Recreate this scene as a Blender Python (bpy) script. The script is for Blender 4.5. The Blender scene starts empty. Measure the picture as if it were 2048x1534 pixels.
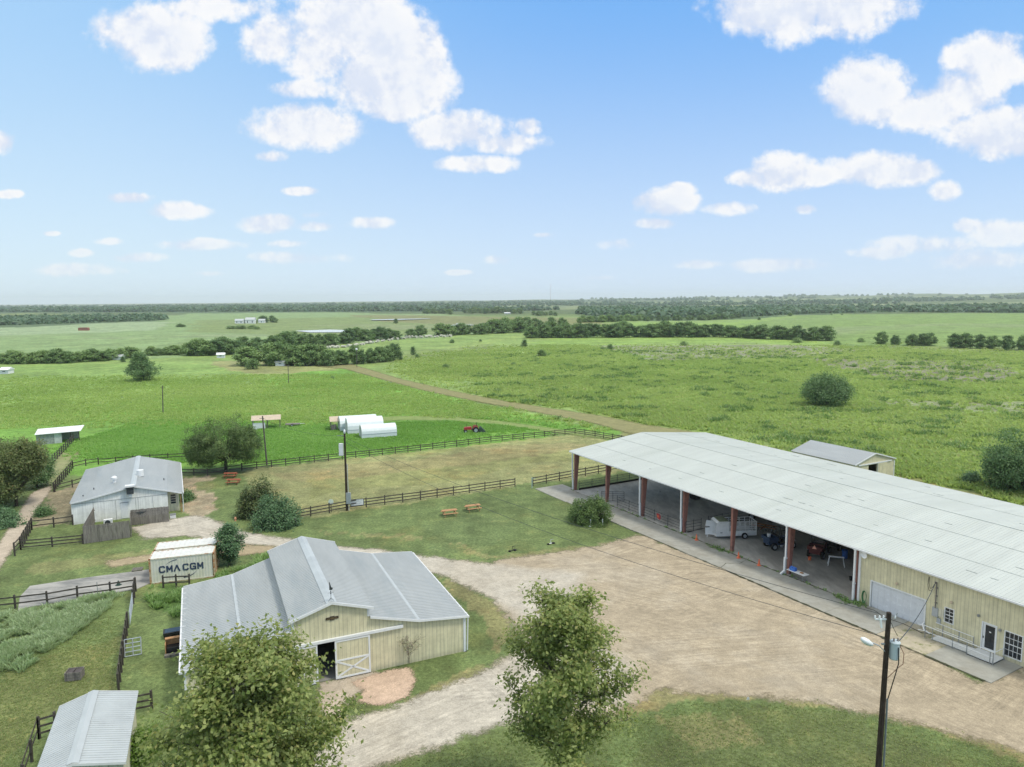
import bpy, math, random
import numpy as np
from mathutils import Matrix, Vector
rnd = random.Random(7)
S = bpy.context.scene
COL = S.collection
RAD = math.radians
# ---------------------------------------------------------------- camera
F, CH, CX, CY = 1421.0, 28.0, 1024.0, 767.0
PITCH, ROLL = math.atan(167 / F), math.atan(0.006)
fwd = np.array([0, math.cos(PITCH), -math.sin(PITCH)])
r0 = np.array([1.0, 0, 0]); u0 = np.cross(r0, fwd)
RT = math.cos(ROLL) * r0 - math.sin(ROLL) * u0
UP = math.sin(ROLL) * r0 + math.cos(ROLL) * u0
cd = bpy.data.cameras.new('camera'); cam = bpy.data.objects.new('camera', cd); COL.objects.link(cam)
m = Matrix.Identity(4)
for i in range(3):
    m[i][0] = RT[i]; m[i][1] = UP[i]; m[i][2] = -fwd[i]
m[2][3] = CH
cam.matrix_world = m
cd.sensor_width = 36; cd.lens = 36 * F / 2048; cd.clip_end = 60000; cd.clip_start = 0.5
S.camera = cam
S.render.resolution_x, S.render.resolution_y = 1024, 767
S.view_settings.view_transform = 'Standard'; S.view_settings.look = 'None'
S.view_settings.gamma = 1; S.view_settings.exposure = 0.75
try:
    S.cycles.use_denoising = True; S.cycles.denoiser = 'OPENIMAGEDENOISE'
    S.cycles.max_bounces = 6; S.cycles.transparent_max_bounces = 12; S.cycles.volume_bounces = 1
    S.cycles.diffuse_bounces = 3; S.cycles.glossy_bounces = 2
except Exception: pass

def nd(nt, t, **kw):
    n = nt.nodes.new(t)
    for k, v in kw.items():
        if k.startswith('i_'):
            key = k[2:]; key = int(key) if key.isdigit() else key
            n.inputs[key].default_value = v
        else: setattr(n, k, v)
    return n
def lk(nt, a, b, o=0, i=0): nt.links.new(a.outputs[o], b.inputs[i])
def mth(nt, op, a, b=None, c=None, clamp=False):
    n = nt.nodes.new('ShaderNodeMath'); n.operation = op; n.use_clamp = clamp
    for k, v in enumerate((a, b, c)):
        if v is None: continue
        if isinstance(v, (int, float)): n.inputs[k].default_value = v
        else: nt.links.new(v, n.inputs[k])
    return n.outputs[0]
def mixc(nt, fac, a, b, mode='MIX'):
    n = nt.nodes.new('ShaderNodeMix'); n.data_type = 'RGBA'; n.blend_type = mode
    for k, v in ((0, fac), (6, a), (7, b)):
        if isinstance(v, (int, float)): n.inputs[k].default_value = v
        elif isinstance(v, tuple): n.inputs[k].default_value = (v + (1,))[:4]
        else: nt.links.new(v, n.inputs[k])
    return n.outputs[2]
def sstep(nt, x, lo, hi, a=0.0, b=1.0):
    n = nt.nodes.new('ShaderNodeMapRange'); n.interpolation_type = 'SMOOTHSTEP'
    n.inputs[1].default_value = lo; n.inputs[2].default_value = hi; n.inputs[3].default_value = a; n.inputs[4].default_value = b
    nt.links.new(x, n.inputs[0]); return n.outputs[0]

# ---------------------------------------------------------------- world: sky and clouds
SUN_EL, SUN_AZ = RAD(60), RAD(112)       # azimuth from +Y towards +X
W = bpy.data.worlds.new('World'); S.world = W; W.use_nodes = True
nt = W.node_tree; nt.nodes.clear()
sky = nd(nt, 'ShaderNodeTexSky', sky_type='NISHITA', sun_disc=False, sun_elevation=SUN_EL, sun_rotation=SUN_AZ, altitude=0, air_density=1.0, dust_density=0.6, ozone_density=1.6)
tc = nd(nt, 'ShaderNodeTexCoord'); sep = nd(nt, 'ShaderNodeSeparateXYZ'); lk(nt, tc, sep)
ay = mth(nt, 'MAXIMUM', mth(nt, 'ABSOLUTE', sep.outputs[1]), 0.05)
gx = mth(nt, 'DIVIDE', sep.outputs[0], ay); gz = mth(nt, 'DIVIDE', sep.outputs[2], ay)
def px2g(px, py):
    d = fwd * F + RT * (px - CX) - UP * (py - CY); return d[0] / d[1], d[2] / d[1]
cv = nd(nt, 'ShaderNodeCombineXYZ'); nt.links.new(gx, cv.inputs[0]); nt.links.new(gz, cv.inputs[1])
# noise position, features flatten towards the horizon
den = mth(nt, 'ADD', gz, 0.10)
nx = mth(nt, 'DIVIDE', gx, den)
ny = mth(nt, 'MULTIPLY', mth(nt, 'LOGARITHM', den, 2.718), 2.6)
nv = nd(nt, 'ShaderNodeCombineXYZ'); nt.links.new(nx, nv.inputs[0]); nt.links.new(ny, nv.inputs[1])
def cnoise(src, scale, det, rough=0.6, off=None):
    n = nd(nt, 'ShaderNodeTexNoise', i_2=scale, i_3=det, i_4=rough)
    if off:
        a = nd(nt, 'ShaderNodeVectorMath', operation='ADD'); a.inputs[1].default_value = off
        nt.links.new(src, a.inputs[0]); src = a.outputs[0]
    nt.links.new(src, n.inputs[0]); return n.outputs[0]
CL = [ # px, py, rx, ry, strength
 (300,72,100,58,1.15),(228,62,48,34,.95),(440,14,120,30,.9),(550,80,70,50,1.0),(700,45,115,66,1.25),(790,95,85,70,1.2),(835,150,72,72,1.2),(735,165,80,58,1.1),(615,178,88,20,.85),(780,212,70,30,1.0),(640,110,70,50,1.1),
 (610,252,118,40,1.15),(540,312,38,14,.75),(920,262,95,36,1.1),(1010,285,85,22,1.0),(1058,255,28,20,.9),(950,328,85,18,1.0),
 (8,285,28,24,1),(20,388,30,9,.6),(255,397,55,12,.8),(362,420,65,18,1.0),(600,382,36,10,.55),(535,447,62,18,.95),(640,452,55,12,.85),(745,446,45,13,.9),(580,488,42,9,.6),
 (405,489,85,13,.8),(215,483,32,9,.65),(165,505,28,9,.6),(275,515,60,11,.6),(600,515,95,15,.65),(995,520,34,11,.8),(1235,488,36,14,.6),(915,545,30,6,.5),(1190,555,45,6,.45),
 (1620,15,200,55,1.25),(1740,180,95,58,1.2),(1840,215,115,42,1.15),(1930,180,75,40,1.05),(1985,115,90,48,1.2),(2000,270,100,48,1.1),(1930,265,40,35,.8),
 (1570,345,70,38,1.05),(1500,358,50,18,.9),(1740,340,95,34,1.1),(1830,345,55,24,1.0),(1640,352,45,22,.85),(1890,382,34,24,.9),(1340,405,68,26,1.0),(1365,378,35,15,.8),(1450,417,60,16,.8),(1610,418,25,11,.7),(1305,447,45,12,.7),
 (1760,505,70,14,.5),(2010,465,75,26,1.0),(1935,450,32,16,.7),(1850,490,120,20,.55),(1560,530,110,16,.6),(1390,528,60,11,.6),(1950,520,130,22,.5),(150,540,110,14,.45),(420,548,45,7,.4),(100,467,25,6,.4),(1095,470,35,6,.35),(640,430,40,10,.5),
]
D = None
for (cx, cy, rx, ry, st) in CL:
    x0, z0 = px2g(cx, cy)
    mp = nd(nt, 'ShaderNodeMapping', vector_type='TEXTURE'); mp.inputs[1].default_value = (x0, z0, 0); mp.inputs[3].default_value = (rx * 1.12 / F, ry * 1.12 / F, 1)
    nt.links.new(cv.outputs[0], mp.inputs[0])
    ln = nd(nt, 'ShaderNodeVectorMath', operation='DOT_PRODUCT'); lk(nt, mp, ln, 0, 0); lk(nt, mp, ln, 0, 1)
    e = mth(nt, 'MULTIPLY_ADD', ln.outputs['Value'], -1.05, st + (.18 if st < .75 else 0))      # peak at the centre
    D = e if D is None else mth(nt, 'SMOOTH_MAX', D, e, 0.35)
D = mth(nt, 'MAXIMUM', D, -0.85)
def dens(off=None, src=None):
    n1 = cnoise(cv.outputs[0], 10.0, 7, 0.58, off)
    n2 = cnoise(cv.outputs[0], 38.0, 6, 0.62, off)
    a = mth(nt, 'MULTIPLY_ADD', mth(nt, 'SUBTRACT', n1, 0.5), 3.3, D)
    return mth(nt, 'MULTIPLY_ADD', mth(nt, 'SUBTRACT', n2, 0.5), 1.6, a)
d0 = dens(); d1 = dens((0.014, 0.03, 0))
alpha = sstep(nt, d0, -0.12, 0.8)
thin = sstep(nt, gz, 0.0, 0.16, 0.55, 1.0)
alpha = mth(nt, 'MULTIPLY', alpha, thin)
shade = sstep(nt, mth(nt, 'SUBTRACT', d0, d1), -0.45, 0.35)            # lit towards the sun
core = sstep(nt, d0, 0.5, 1.6)
ccol = mixc(nt, shade, (0.43, 0.47, 0.555), (0.58, 0.582, 0.59))
ccol = mixc(nt, mth(nt, 'MULTIPLY', core, 0.5), ccol, (0.475, 0.51, 0.575))
skc = nd(nt, 'ShaderNodeVectorMath', operation='SCALE'); lk(nt, sky, skc); skc.inputs['Scale'].default_value = 0.085
# humid summer air: deep blue high on the right, milky towards the left and the horizon
hi = mixc(nt, sstep(nt, gx, -.75, .15), (0.24, 0.405, 0.60), (0.105, 0.28, 0.58))
hi = mixc(nt, sstep(nt, gx, .25, .8, 0, .35), hi, (0.19, 0.365, 0.58))
lo = mixc(nt, sstep(nt, gx, -.8, .4), (0.43, 0.525, 0.595), (0.40, 0.49, 0.61))
grad = mixc(nt, sstep(nt, gz, -.06, .46), lo, hi)
base = mixc(nt, .12, grad, skc.outputs[0])
out = mixc(nt, alpha, base, ccol)
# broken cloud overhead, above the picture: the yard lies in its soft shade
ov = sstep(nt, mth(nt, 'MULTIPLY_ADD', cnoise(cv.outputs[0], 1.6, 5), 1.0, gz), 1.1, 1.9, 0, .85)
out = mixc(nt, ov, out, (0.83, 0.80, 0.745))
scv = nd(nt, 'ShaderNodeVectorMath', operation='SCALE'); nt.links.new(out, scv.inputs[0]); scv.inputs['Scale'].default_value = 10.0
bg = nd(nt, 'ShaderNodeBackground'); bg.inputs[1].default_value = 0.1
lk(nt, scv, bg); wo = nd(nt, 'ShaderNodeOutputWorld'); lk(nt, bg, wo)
try: W.cycles.sampling_method = 'MANUAL'; W.cycles.sample_map_resolution = 512
except Exception: pass
# ---------------------------------------------------------------- sun
sl = bpy.data.lights.new('sun', 'SUN'); sl.energy = 1.45; sl.angle = RAD(10); sl.color = (1, .94, .84)
so = bpy.data.objects.new('sun', sl); COL.objects.link(so); so.location = (0, 0, 80)
sd = Vector((math.sin(SUN_AZ) * math.cos(SUN_EL), math.cos(SUN_AZ) * math.cos(SUN_EL), math.sin(SUN_EL)))
so.rotation_euler = sd.to_track_quat('Z', 'Y').to_euler()

# ---------------------------------------------------------------- terrain height and placing
def sm(x, a, b):
    t = np.clip((x - a) / (b - a), 0, 1); return t * t * (3 - 2 * t)
AZK = np.array([-180, -45, -35.7, -14.7, 0, 13, 22, 35.8, 45, 180.]); AHK = np.array([0, 0, -4, 12, 26, 40, 52, 66, 70, 0.])
def hz(x, y):
    x = np.asarray(x, float); y = np.asarray(y, float); r = np.hypot(x, y)
    und = 1.3 * np.sin(x / 83 + 1.0) * np.sin(y / 121 + .4) + 0.9 * np.sin((x * .7 + y) / 61 + 2) * np.cos((x - .5 * y) / 95)
    h = und * sm(r, 210, 520)
    az = np.degrees(np.arctan2(x, y))
    h = h + np.interp(az, AZK, AHK) * sm(r, 1900, 8500) * (1 + .12 * np.sin(az * .9) * sm(r, 4000, 9000))
    return h
def at(px, py, z=0.0):
    """point of the terrain (plus z) seen at a pixel of the photograph"""
    d = fwd * F + RT * (px - CX) - UP * (py - CY); d = d / math.hypot(d[0], d[1])
    if d[2] < -1e-6 and (z - CH) / d[2] < 205: t = (z - CH) / d[2]; return Vector((d[0] * t, d[1] * t, z))
    R_ = np.geomspace(150, 13500, 500); g = CH + d[2] * R_ - hz(d[0] * R_, d[1] * R_) - z; k = np.nonzero(g < 0)[0]
    if len(k) == 0: t = 13500.0
    elif k[0] == 0: t = R_[0]
    else: k = k[0]; t = R_[k - 1] + (R_[k] - R_[k - 1]) * g[k - 1] / (g[k - 1] - g[k])
    x, y = d[0] * t, d[1] * t; return Vector((x, y, z + float(hz(x, y))))
def tz(x, y): return float(hz(x, y))

# ---------------------------------------------------------------- materials
MATS = {}
def bsdf(name, rough=.7, spec=.3, metal=0):
    mt = bpy.data.materials.new(name); mt.use_nodes = True; n = mt.node_tree; b = n.nodes['Principled BSDF']
    b.inputs['Roughness'].default_value = rough; b.inputs['Metallic'].default_value = metal
    b.inputs['Specular IOR Level'].default_value = spec
    MATS[name] = mt; return mt, n, b
def mat(name, col, rough=.7, spec=.3, metal=0, var=.15, scale=1.5, dirt=None, dscale=.6, dlo=.5, dhi=.75, stretch=None, bump=0, bscale=30):
    if name in MATS: return MATS[name]
    mt, n, b = bsdf(name, rough, spec, metal)
    tc = nd(n, 'ShaderNodeTexCoord'); src = tc.outputs[3]
    if stretch:
        mp = nd(n, 'ShaderNodeMapping'); mp.inputs[3].default_value = stretch; n.links.new(src, mp.inputs[0]); src = mp.outputs[0]
    t = nd(n, 'ShaderNodeTexNoise', i_2=scale, i_3=6.0, i_4=.65); n.links.new(src, t.inputs[0])
    k = sstep(n, t.outputs[0], .3, .7, 1 - var, 1 + var)
    c = nd(n, 'ShaderNodeVectorMath', operation='SCALE'); c.inputs[0].default_value = col; n.links.new(k, c.inputs['Scale'])
    o = c.outputs[0]
    if dirt:
        t2 = nd(n, 'ShaderNodeTexNoise', i_2=dscale, i_3=8.0, i_4=.7); n.links.new(src, t2.inputs[0])
        o = mixc(n, sstep(n, t2.outputs[0], dlo, dhi), o, dirt)
    n.links.new(o, b.inputs['Base Color'])
    if bump:
        t3 = nd(n, 'ShaderNodeTexNoise', i_2=bscale, i_3=4.0); n.links.new(tc.outputs[3], t3.inputs[0])
        bp = nd(n, 'ShaderNodeBump', i_0=bump, i_1=.05); lk(n, t3, bp, 0, 2); lk(n, bp, b, 0, 5)
    return mt
def siding(name, col, axis=0, period=.3, dark=.62, width=.12):
    mt, n, b = bsdf(name, .55, .3)
    tc = nd(n, 'ShaderNodeTexCoord'); sp = nd(n, 'ShaderNodeSeparateXYZ'); lk(n, tc, sp, 3)
    s = mth(n, 'ADD', sp.outputs[0], sp.outputs[1]) if axis == 2 else sp.outputs[axis]
    fr = mth(n, 'FRACT', mth(n, 'DIVIDE', s, period))
    g = mth(n, 'ABSOLUTE', mth(n, 'SUBTRACT', fr, .5)); gv = sstep(n, g, .5 - width, .5 - width * .4)
    t = nd(n, 'ShaderNodeTexNoise', i_2=1.2, i_3=6.0, i_4=.7); lk(n, tc, t, 3)
    mp = nd(n, 'ShaderNodeMapping'); mp.inputs[3].default_value = (6, 6, .35); lk(n, tc, mp, 3); t2 = nd(n, 'ShaderNodeTexNoise', i_2=1.0, i_3=4.0); lk(n, mp, t2)
    k = mth(n, 'MULTIPLY', sstep(n, t.outputs[0], .3, .7, .88, 1.08), sstep(n, t2.outputs[0], .35, .7, .9, 1.05))
    k = mth(n, 'MULTIPLY', k, sstep(n, sp.outputs[2], 0, .5, .8, 1.0))      # splashed dirt near the ground
    k = mth(n, 'MULTIPLY', k, mth(n, 'MULTIPLY_ADD', gv, dark - 1, 1.0))
    c = nd(n, 'ShaderNodeVectorMath', operation='SCALE'); c.inputs[0].default_value = col; n.links.new(k, c.inputs['Scale']); lk(n, c, b)
    bp = nd(n, 'ShaderNodeBump', i_0=.6, i_1=.03, invert=True); n.links.new(gv, bp.inputs[2]); lk(n, bp, b, 0, 5)
    return mt
def foliage(name, dark, light, trans=.28, warm=(.13, .12, .02), warmth=.12):
    mt, n, b = bsdf(name, .5, .35)
    a = nd(n, 'ShaderNodeAttribute', attribute_name='tint'); sp = nd(n, 'ShaderNodeSeparateColor'); lk(n, a, sp)
    c = mixc(n, sp.outputs[0], dark, light)
    c = mixc(n, mth(n, 'MULTIPLY', sstep(n, sp.outputs[1], .80, 1.0), warmth * 6, clamp=True), c, warm)
    n.links.new(c, b.inputs['Base Color'])
    tr = nd(n, 'ShaderNodeBsdfTranslucent'); n.links.new(mixc(n, .5, c, (light[0] * 1.4, light[1] * 1.5, light[2]), 'MIX'), tr.inputs[0])
    mx = nd(n, 'ShaderNodeMixShader'); mx.inputs[0].default_value = trans
    lk(n, b, mx, 0, 1); lk(n, tr, mx, 0, 2); lk(n, mx, n.nodes['Material Output'])
    return mt

# ---------------------------------------------------------------- mesh helpers
def link(name, me, mt=None, parent=None):
    o = bpy.data.objects.new(name, me); COL.objects.link(o)
    if mt: me.materials.append(mt)
    if parent: o.parent = parent
    return o
class MB:
    def __init__(s): s.v = []; s.f = []
    def quadbox(s, P):        # 8 corners: bottom 4 ccw, top 4
        b = len(s.v); s.v += [tuple(p) for p in P]
        for f in ((3, 2, 1, 0), (4, 5, 6, 7), (0, 1, 5, 4), (1, 2, 6, 5), (2, 3, 7, 6), (3, 0, 4, 7)): s.f.append(tuple(b + i for i in f))
        return s
    def box(s, x0, x1, y0, y1, z0, z1):
        return s.quadbox([(x0, y0, z0), (x1, y0, z0), (x1, y1, z0), (x0, y1, z0), (x0, y0, z1), (x1, y0, z1), (x1, y1, z1), (x0, y1, z1)])
    def bar(s, p, q, w, h, up=(0, 0, 1)):
        p = Vector(p); q = Vector(q); d = (q - p).normalized(); u = Vector(up)
        if abs(d.dot(u)) > .98: u = Vector((0, 1, 0))
        a = d.cross(u).normalized() * (w / 2); c = a.cross(d).normalized() * (h / 2)
        P = [p - a - c, p + a - c, q + a - c, q - a - c, p - a + c, p + a + c, q + a + c, q - a + c]
        return s.quadbox(P)
    def tube(s, p, q, r0, r1=None, n=8, cap=True):
        if r1 is None: r1 = r0
        p = Vector(p); q = Vector(q); d = (q - p).normalized(); u = Vector((0, 0, 1)) if abs(d.z) < .9 else Vector((1, 0, 0))
        a = d.cross(u).normalized(); c = d.cross(a); b = len(s.v)
        for k in range(n):
            t = 2 * math.pi * k / n; e = a * math.cos(t) + c * math.sin(t)
            s.v.append(tuple(p + e * r0)); s.v.append(tuple(q + e * r1))
        for k in range(n):
            i, j = b + 2 * k, b + 2 * ((k + 1) % n); s.f.append((i, j, j + 1, i + 1))
        if cap: s.f.append(tuple(b + 2 * k for k in range(n))[::-1]); s.f.append(tuple(b + 2 * k + 1 for k in range(n)))
        return s
    def path(s, pts, r, n=6):
        for a, b in zip(pts[:-1], pts[1:]): s.tube(a, b, r, r, n)
        return s
    def poly(s, pts):
        b = len(s.v); s.v += [tuple(p) for p in pts]; s.f.append(tuple(range(b, b + len(pts)))); return s
    def prism(s, pts, y0, y1, ax=1):   # profile (a,z) extruded along ax
        n = len(pts); b = len(s.v)
        for y in (y0, y1):
            for a, z in pts: s.v.append((a, y, z) if ax == 1 else (y, a, z))
        s.f.append(tuple(range(b, b + n))); s.f.append(tuple(range(b + 2 * n - 1, b + n - 1, -1)))
        for k in range(n): l = (k + 1) % n; s.f.append((b + k, b + n + k, b + n + l, b + l))
        return s
    def lathe(s, prof, c=(0, 0, 0), n=12):
        b = len(s.v)
        for r, z in prof:
            for k in range(n): t = 2 * math.pi * k / n; s.v.append((c[0] + r * math.cos(t), c[1] + r * math.sin(t), c[2] + z))
        for i in range(len(prof) - 1):
            for k in range(n):
                l = (k + 1) % n; s.f.append((b + i * n + k, b + i * n + l, b + (i + 1) * n + l, b + (i + 1) * n + k))
        s.f.append(tuple(b + k for k in range(n))[::-1]); s.f.append(tuple(b + (len(prof) - 1) * n + k for k in range(n)))
        return s
    def rot(s, ang, c=(0, 0), i0=0):
        ca, sa = math.cos(ang), math.sin(ang)
        for i in range(i0, len(s.v)):
            x, y, z = s.v[i]; x -= c[0]; y -= c[1]; s.v[i] = (c[0] + x * ca - y * sa, c[1] + x * sa + y * ca, z)
        return s
    def build(s, name, mt, parent=None, smooth=False, bevel=0):
        me = bpy.data.meshes.new(name); me.from_pydata(s.v, [], s.f); me.update()
        if smooth:
            me.polygons.foreach_set('use_smooth', [True] * len(me.polygons))
        o = link(name, me, mt, parent)
        if bevel:
            b = o.modifiers.new('bevel', 'BEVEL'); b.width = bevel; b.segments = 2; b.limit_method = 'ANGLE'
        return o
def tag(o, label=None, cat=None, group=None, kind=None):
    if label: o['label'] = label
    if cat: o['category'] = cat
    if group: o['group'] = group
    if kind: o['kind'] = kind
    return o
def thing(name, label, cat, loc=(0, 0, 0), rz=0, group=None):
    o = bpy.data.objects.new(name, None); o.empty_display_size = .3; COL.objects.link(o)
    o.location = loc; o.rotation_euler = (0, 0, rz); return tag(o, label, cat, group)
KIDS = {}
def copy_tree(o, parent=None):
    c = o.copy(); COL.objects.link(c)
    if parent: c.parent = parent
    for ch in list(o.children): copy_tree(ch, c)
    return c
def npmesh(name, V, Fq, mt, parent=None, tint=None, smooth=False):
    me = bpy.data.meshes.new(name); nv, nf, k = len(V), len(Fq), Fq.shape[1]
    me.vertices.add(nv); me.vertices.foreach_set('co', V.astype(np.float32).ravel())
    me.loops.add(nf * k); me.loops.foreach_set('vertex_index', Fq.astype(np.int32).ravel())
    me.polygons.add(nf); me.polygons.foreach_set('loop_start', np.arange(0, nf * k, k, dtype=np.int32)); me.polygons.foreach_set('loop_total', np.full(nf, k, np.int32))
    if smooth: me.polygons.foreach_set('use_smooth', np.ones(nf, bool))
    me.update(calc_edges=True)
    if tint is not None:
        a = me.attributes.new('tint', 'FLOAT_COLOR', 'POINT'); t = np.ones((nv, 4), np.float32); t[:, :tint.shape[1]] = tint; a.data.foreach_set('color', t.ravel())
    return link(name, me, mt, parent)

# ---------------------------------------------------------------- leaves and trees
def leaves(C, size, rng, out=None, flat=.6, ct=None, aspect=.62, tv=.17):
    n = len(C); N = rng.normal(size=(n, 3))
    if out is not None: N += out * 0.9
    N[:, 2] = np.abs(N[:, 2]) + flat; N /= np.linalg.norm(N, axis=1)[:, None]
    A = np.cross(N, rng.normal(size=(n, 3))); A /= np.linalg.norm(A, axis=1)[:, None]; B = np.cross(N, A)
    s = (size * rng.uniform(.6, 1.3, n))[:, None]
    bend = N * s * rng.uniform(-.25, .25, (n, 1))
    V = np.stack([C - A * s * .5 + bend, C - B * s * .5 * aspect, C + A * s * .5 + bend, C + B * s * .5 * aspect], 1).reshape(-1, 3)
    Fq = np.arange(n * 4).reshape(n, 4)
    t = np.stack([np.clip((ct if ct is not None else .5) + rng.normal(0, tv, n), 0, 1), rng.uniform(0, 1, n), rng.uniform(0, 1, n)], 1)
    return V, Fq, np.repeat(t, 4, 0)
def crown_env(kind):
    return {'oval': lambda t: np.sin(np.pi * np.clip(t, 0.02, .98) ** .8) ** .7,
            'dome': lambda t: np.sqrt(np.clip(1 - (max(t - .28, 0) / .72) ** 2, 0, 1)) * (.75 + .25 * min(1, t / .28)),
            'ball': lambda t: np.sqrt(np.clip(1 - (2 * t - 1) ** 2, 0, 1)),
            'cone': lambda t: (1 - t) ** .8 * (.7 + .3 * min(1, t / .15)),
            'bell': lambda t: 1.02 - .12 * t if t < .45 else (.966 - .60 * ((t - .45) / .55) ** 1.4),
            'open': lambda t: (.62 + .38 * np.sin(np.pi * min(1, t * 1.25 + .05))) * (1 - .72 * max(0, t - .62) / .38)}[kind]
def grow(H, R, base, env, rng, nprim=16, nsec=6, spread=.4, droop=0.0, multi=1, trunk_r=None, dens_sub=3, up=.35):
    """skeleton: returns tubes and leaf cluster centres"""
    tubes = []; cl = []; e = crown_env(env); tr = trunk_r or H * .018 + .05
    tips = []
    for mI in range(multi):
        a0 = rng.uniform(0, 6.28) if multi == 1 else mI * 6.283 / multi + .5; lean = (.0 if multi == 1 else R * .35)
        P = [np.array([0, 0, 0.])]; k = 7
        for i in range(1, k + 1):
            f = i / k; ff = f if multi == 1 else max(0, f - .3) / .7; P.append(np.array([math.cos(a0) * lean * ff, math.sin(a0) * lean * ff, H * .9 * f]) + rng.normal(0, H * .012, 3) * [1, 1, 0] * (1 if multi == 1 or f > .4 else 0))
        for i in range(k): tubes.append((P[i], P[i + 1], tr * (1 - .8 * i / k) / (1 if multi == 1 else 1.3), tr * (1 - .8 * (i + 1) / k) / (1 if multi == 1 else 1.3)))
        for j in range(nprim):
            t = (j + rng.uniform(.1, .9)) / nprim; z = base + (H * .9 - base) * t; zi = z / (H * .9) * k
            i = min(int(zi), k - 1); st = P[i] + (P[i + 1] - P[i]) * (zi - i)
            az = j * 2.399 + a0 + rng.uniform(-.4, .4); rr = e(t) * R * rng.uniform(.72, 1.05)
            rise = (H - z) * up * rng.uniform(.5, 1.1) - droop * R * rng.uniform(0, 1)
            end = np.array([math.cos(az) * rr, math.sin(az) * rr, min(z + rise, H * .985)]); end[:2] += st[:2] * .5
            mid = (st + end) / 2 + np.array([0, 0, -.06 * rr]) + rng.normal(0, .03 * R, 3)
            rb = tr * (.42 - .25 * t); tubes.append((st, mid, rb, rb * .6)); tubes.append((mid, end, rb * .6, rb * .2))
            for q in range(nsec):
                f = rng.uniform(.3, 1.0); b0 = (st + (mid - st) * f * 2) if f < .5 else (mid + (end - mid) * (f * 2 - 1))
                d = rng.normal(size=3); d[2] = abs(d[2]) * .6; d /= np.linalg.norm(d); L = R * spread * rng.uniform(.4, 1)
                b1 = b0 + d * L; b1[2] = min(b1[2], H)
                tubes.append((b0, b1, rb * .3, rb * .1))
                for w in range(dens_sub): cl.append(b0 + (b1 - b0) * rng.uniform(.35, 1.05))
            cl.append(end)
    cl.append(np.array([0, 0, H * .93])); return tubes, np.array(cl)
def tree_mesh(H, R, base, env, nleaf, leaf, seed, sig=.42, ctv=.16, tv=.17, **kw):
    rng = np.random.default_rng(seed); tubes, cl = grow(H, R, base, env, rng, **kw)
    idx = rng.integers(0, len(cl), nleaf); C = cl[idx] + rng.normal(0, sig, (nleaf, 3)) * [1, 1, .75]
    C[:, 2] = np.maximum(C[:, 2], leaf * .4)
    cen = np.array([0, 0, base + (H - base) * .45]); o = (C - cen); o /= np.linalg.norm(o, axis=1)[:, None] + 1e-6
    ctc = np.clip(.5 + rng.normal(0, ctv, len(cl)), 0, 1)[idx]
    V, Fq, t = leaves(C, leaf, rng, o, ct=ctc, tv=tv)
    mb = MB()
    for a, b, ra, rb in tubes: mb.tube(a, b, max(ra, .012), max(rb, .01), 5 if ra < .08 else 8, cap=False)
    return V, Fq, t, mb
def make_tree(name, label, cat, loc, H, R, base, env, nleaf, leaf, fm, bark, seed, group=None, rz=0, trunkname='trunk', **kw):
    V, Fq, t, mb = tree_mesh(H, R, base, env, nleaf, leaf, seed, **kw)
    root = thing(name, label, cat, loc, rz, group)
    npmesh('crown' if trunkname == 'trunk' else 'foliage', V, Fq, fm, root, t); mb.build(trunkname, bark, root, smooth=True)
    return root

# ---------------------------------------------------------------- ground
def vnoise(x, y, seed=0):
    xi = np.floor(x).astype(np.int64); yi = np.floor(y).astype(np.int64); fx = x - xi; fy = y - yi
    fx = fx * fx * (3 - 2 * fx); fy = fy * fy * (3 - 2 * fy)
    def h(a, b):
        n = (a * 374761393 + b * 668265263 + seed * 1274126177) & 0xffffffff; n = ((n ^ (n >> 13)) * 1274126177) & 0xffffffff
        return ((n ^ (n >> 16)) & 0xffff) / 65535.0
    return (h(xi, yi) * (1 - fx) + h(xi + 1, yi) * fx) * (1 - fy) + (h(xi, yi + 1) * (1 - fx) + h(xi + 1, yi + 1) * fx) * fy
def fbm(x, y, s, o=4, seed=0):
    v = 0; a = .5
    for k in range(o): v = v + a * vnoise(x / s, y / s, seed + k); s /= 2.03; a *= .5
    return v / (1 - .5 ** o) - .5
def inpoly(x, y, P):
    P = np.asarray(P); c = np.zeros(x.shape, bool); n = len(P); j = n - 1
    for i in range(n):
        xi, yi = P[i][:2]; xj, yj = P[j][:2]
        if yi != yj: c ^= ((yi > y) != (yj > y)) & (x < (xj - xi) * (y - yi) / (yj - yi) + xi)
        j = i
    return c
def sdist(x, y, P):
    P = np.asarray(P)[:, :2]; d = np.full(x.shape, 1e9)
    for a, b in zip(P, np.roll(P, -1, 0)):
        ab = b - a; L = ab @ ab + 1e-12; t = np.clip(((x - a[0]) * ab[0] + (y - a[1]) * ab[1]) / L, 0, 1)
        d = np.minimum(d, np.hypot(x - a[0] - t * ab[0], y - a[1] - t * ab[1]))
    return np.where(inpoly(x, y, P), d, -d)
def P2(pts): return [tuple(at(*p)) for p in pts]
LUSH = (.145, .290, .050); LUSH2 = (.205, .300, .092); LAWN = (.125, .170, .062); TALL = (.235, .325, .095)
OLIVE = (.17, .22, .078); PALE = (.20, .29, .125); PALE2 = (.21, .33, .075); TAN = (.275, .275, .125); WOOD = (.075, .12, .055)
GREYP = (.23, .235, .17); DRY = (.27, .235, .115); PUR = (.20, .19, .15)
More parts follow.
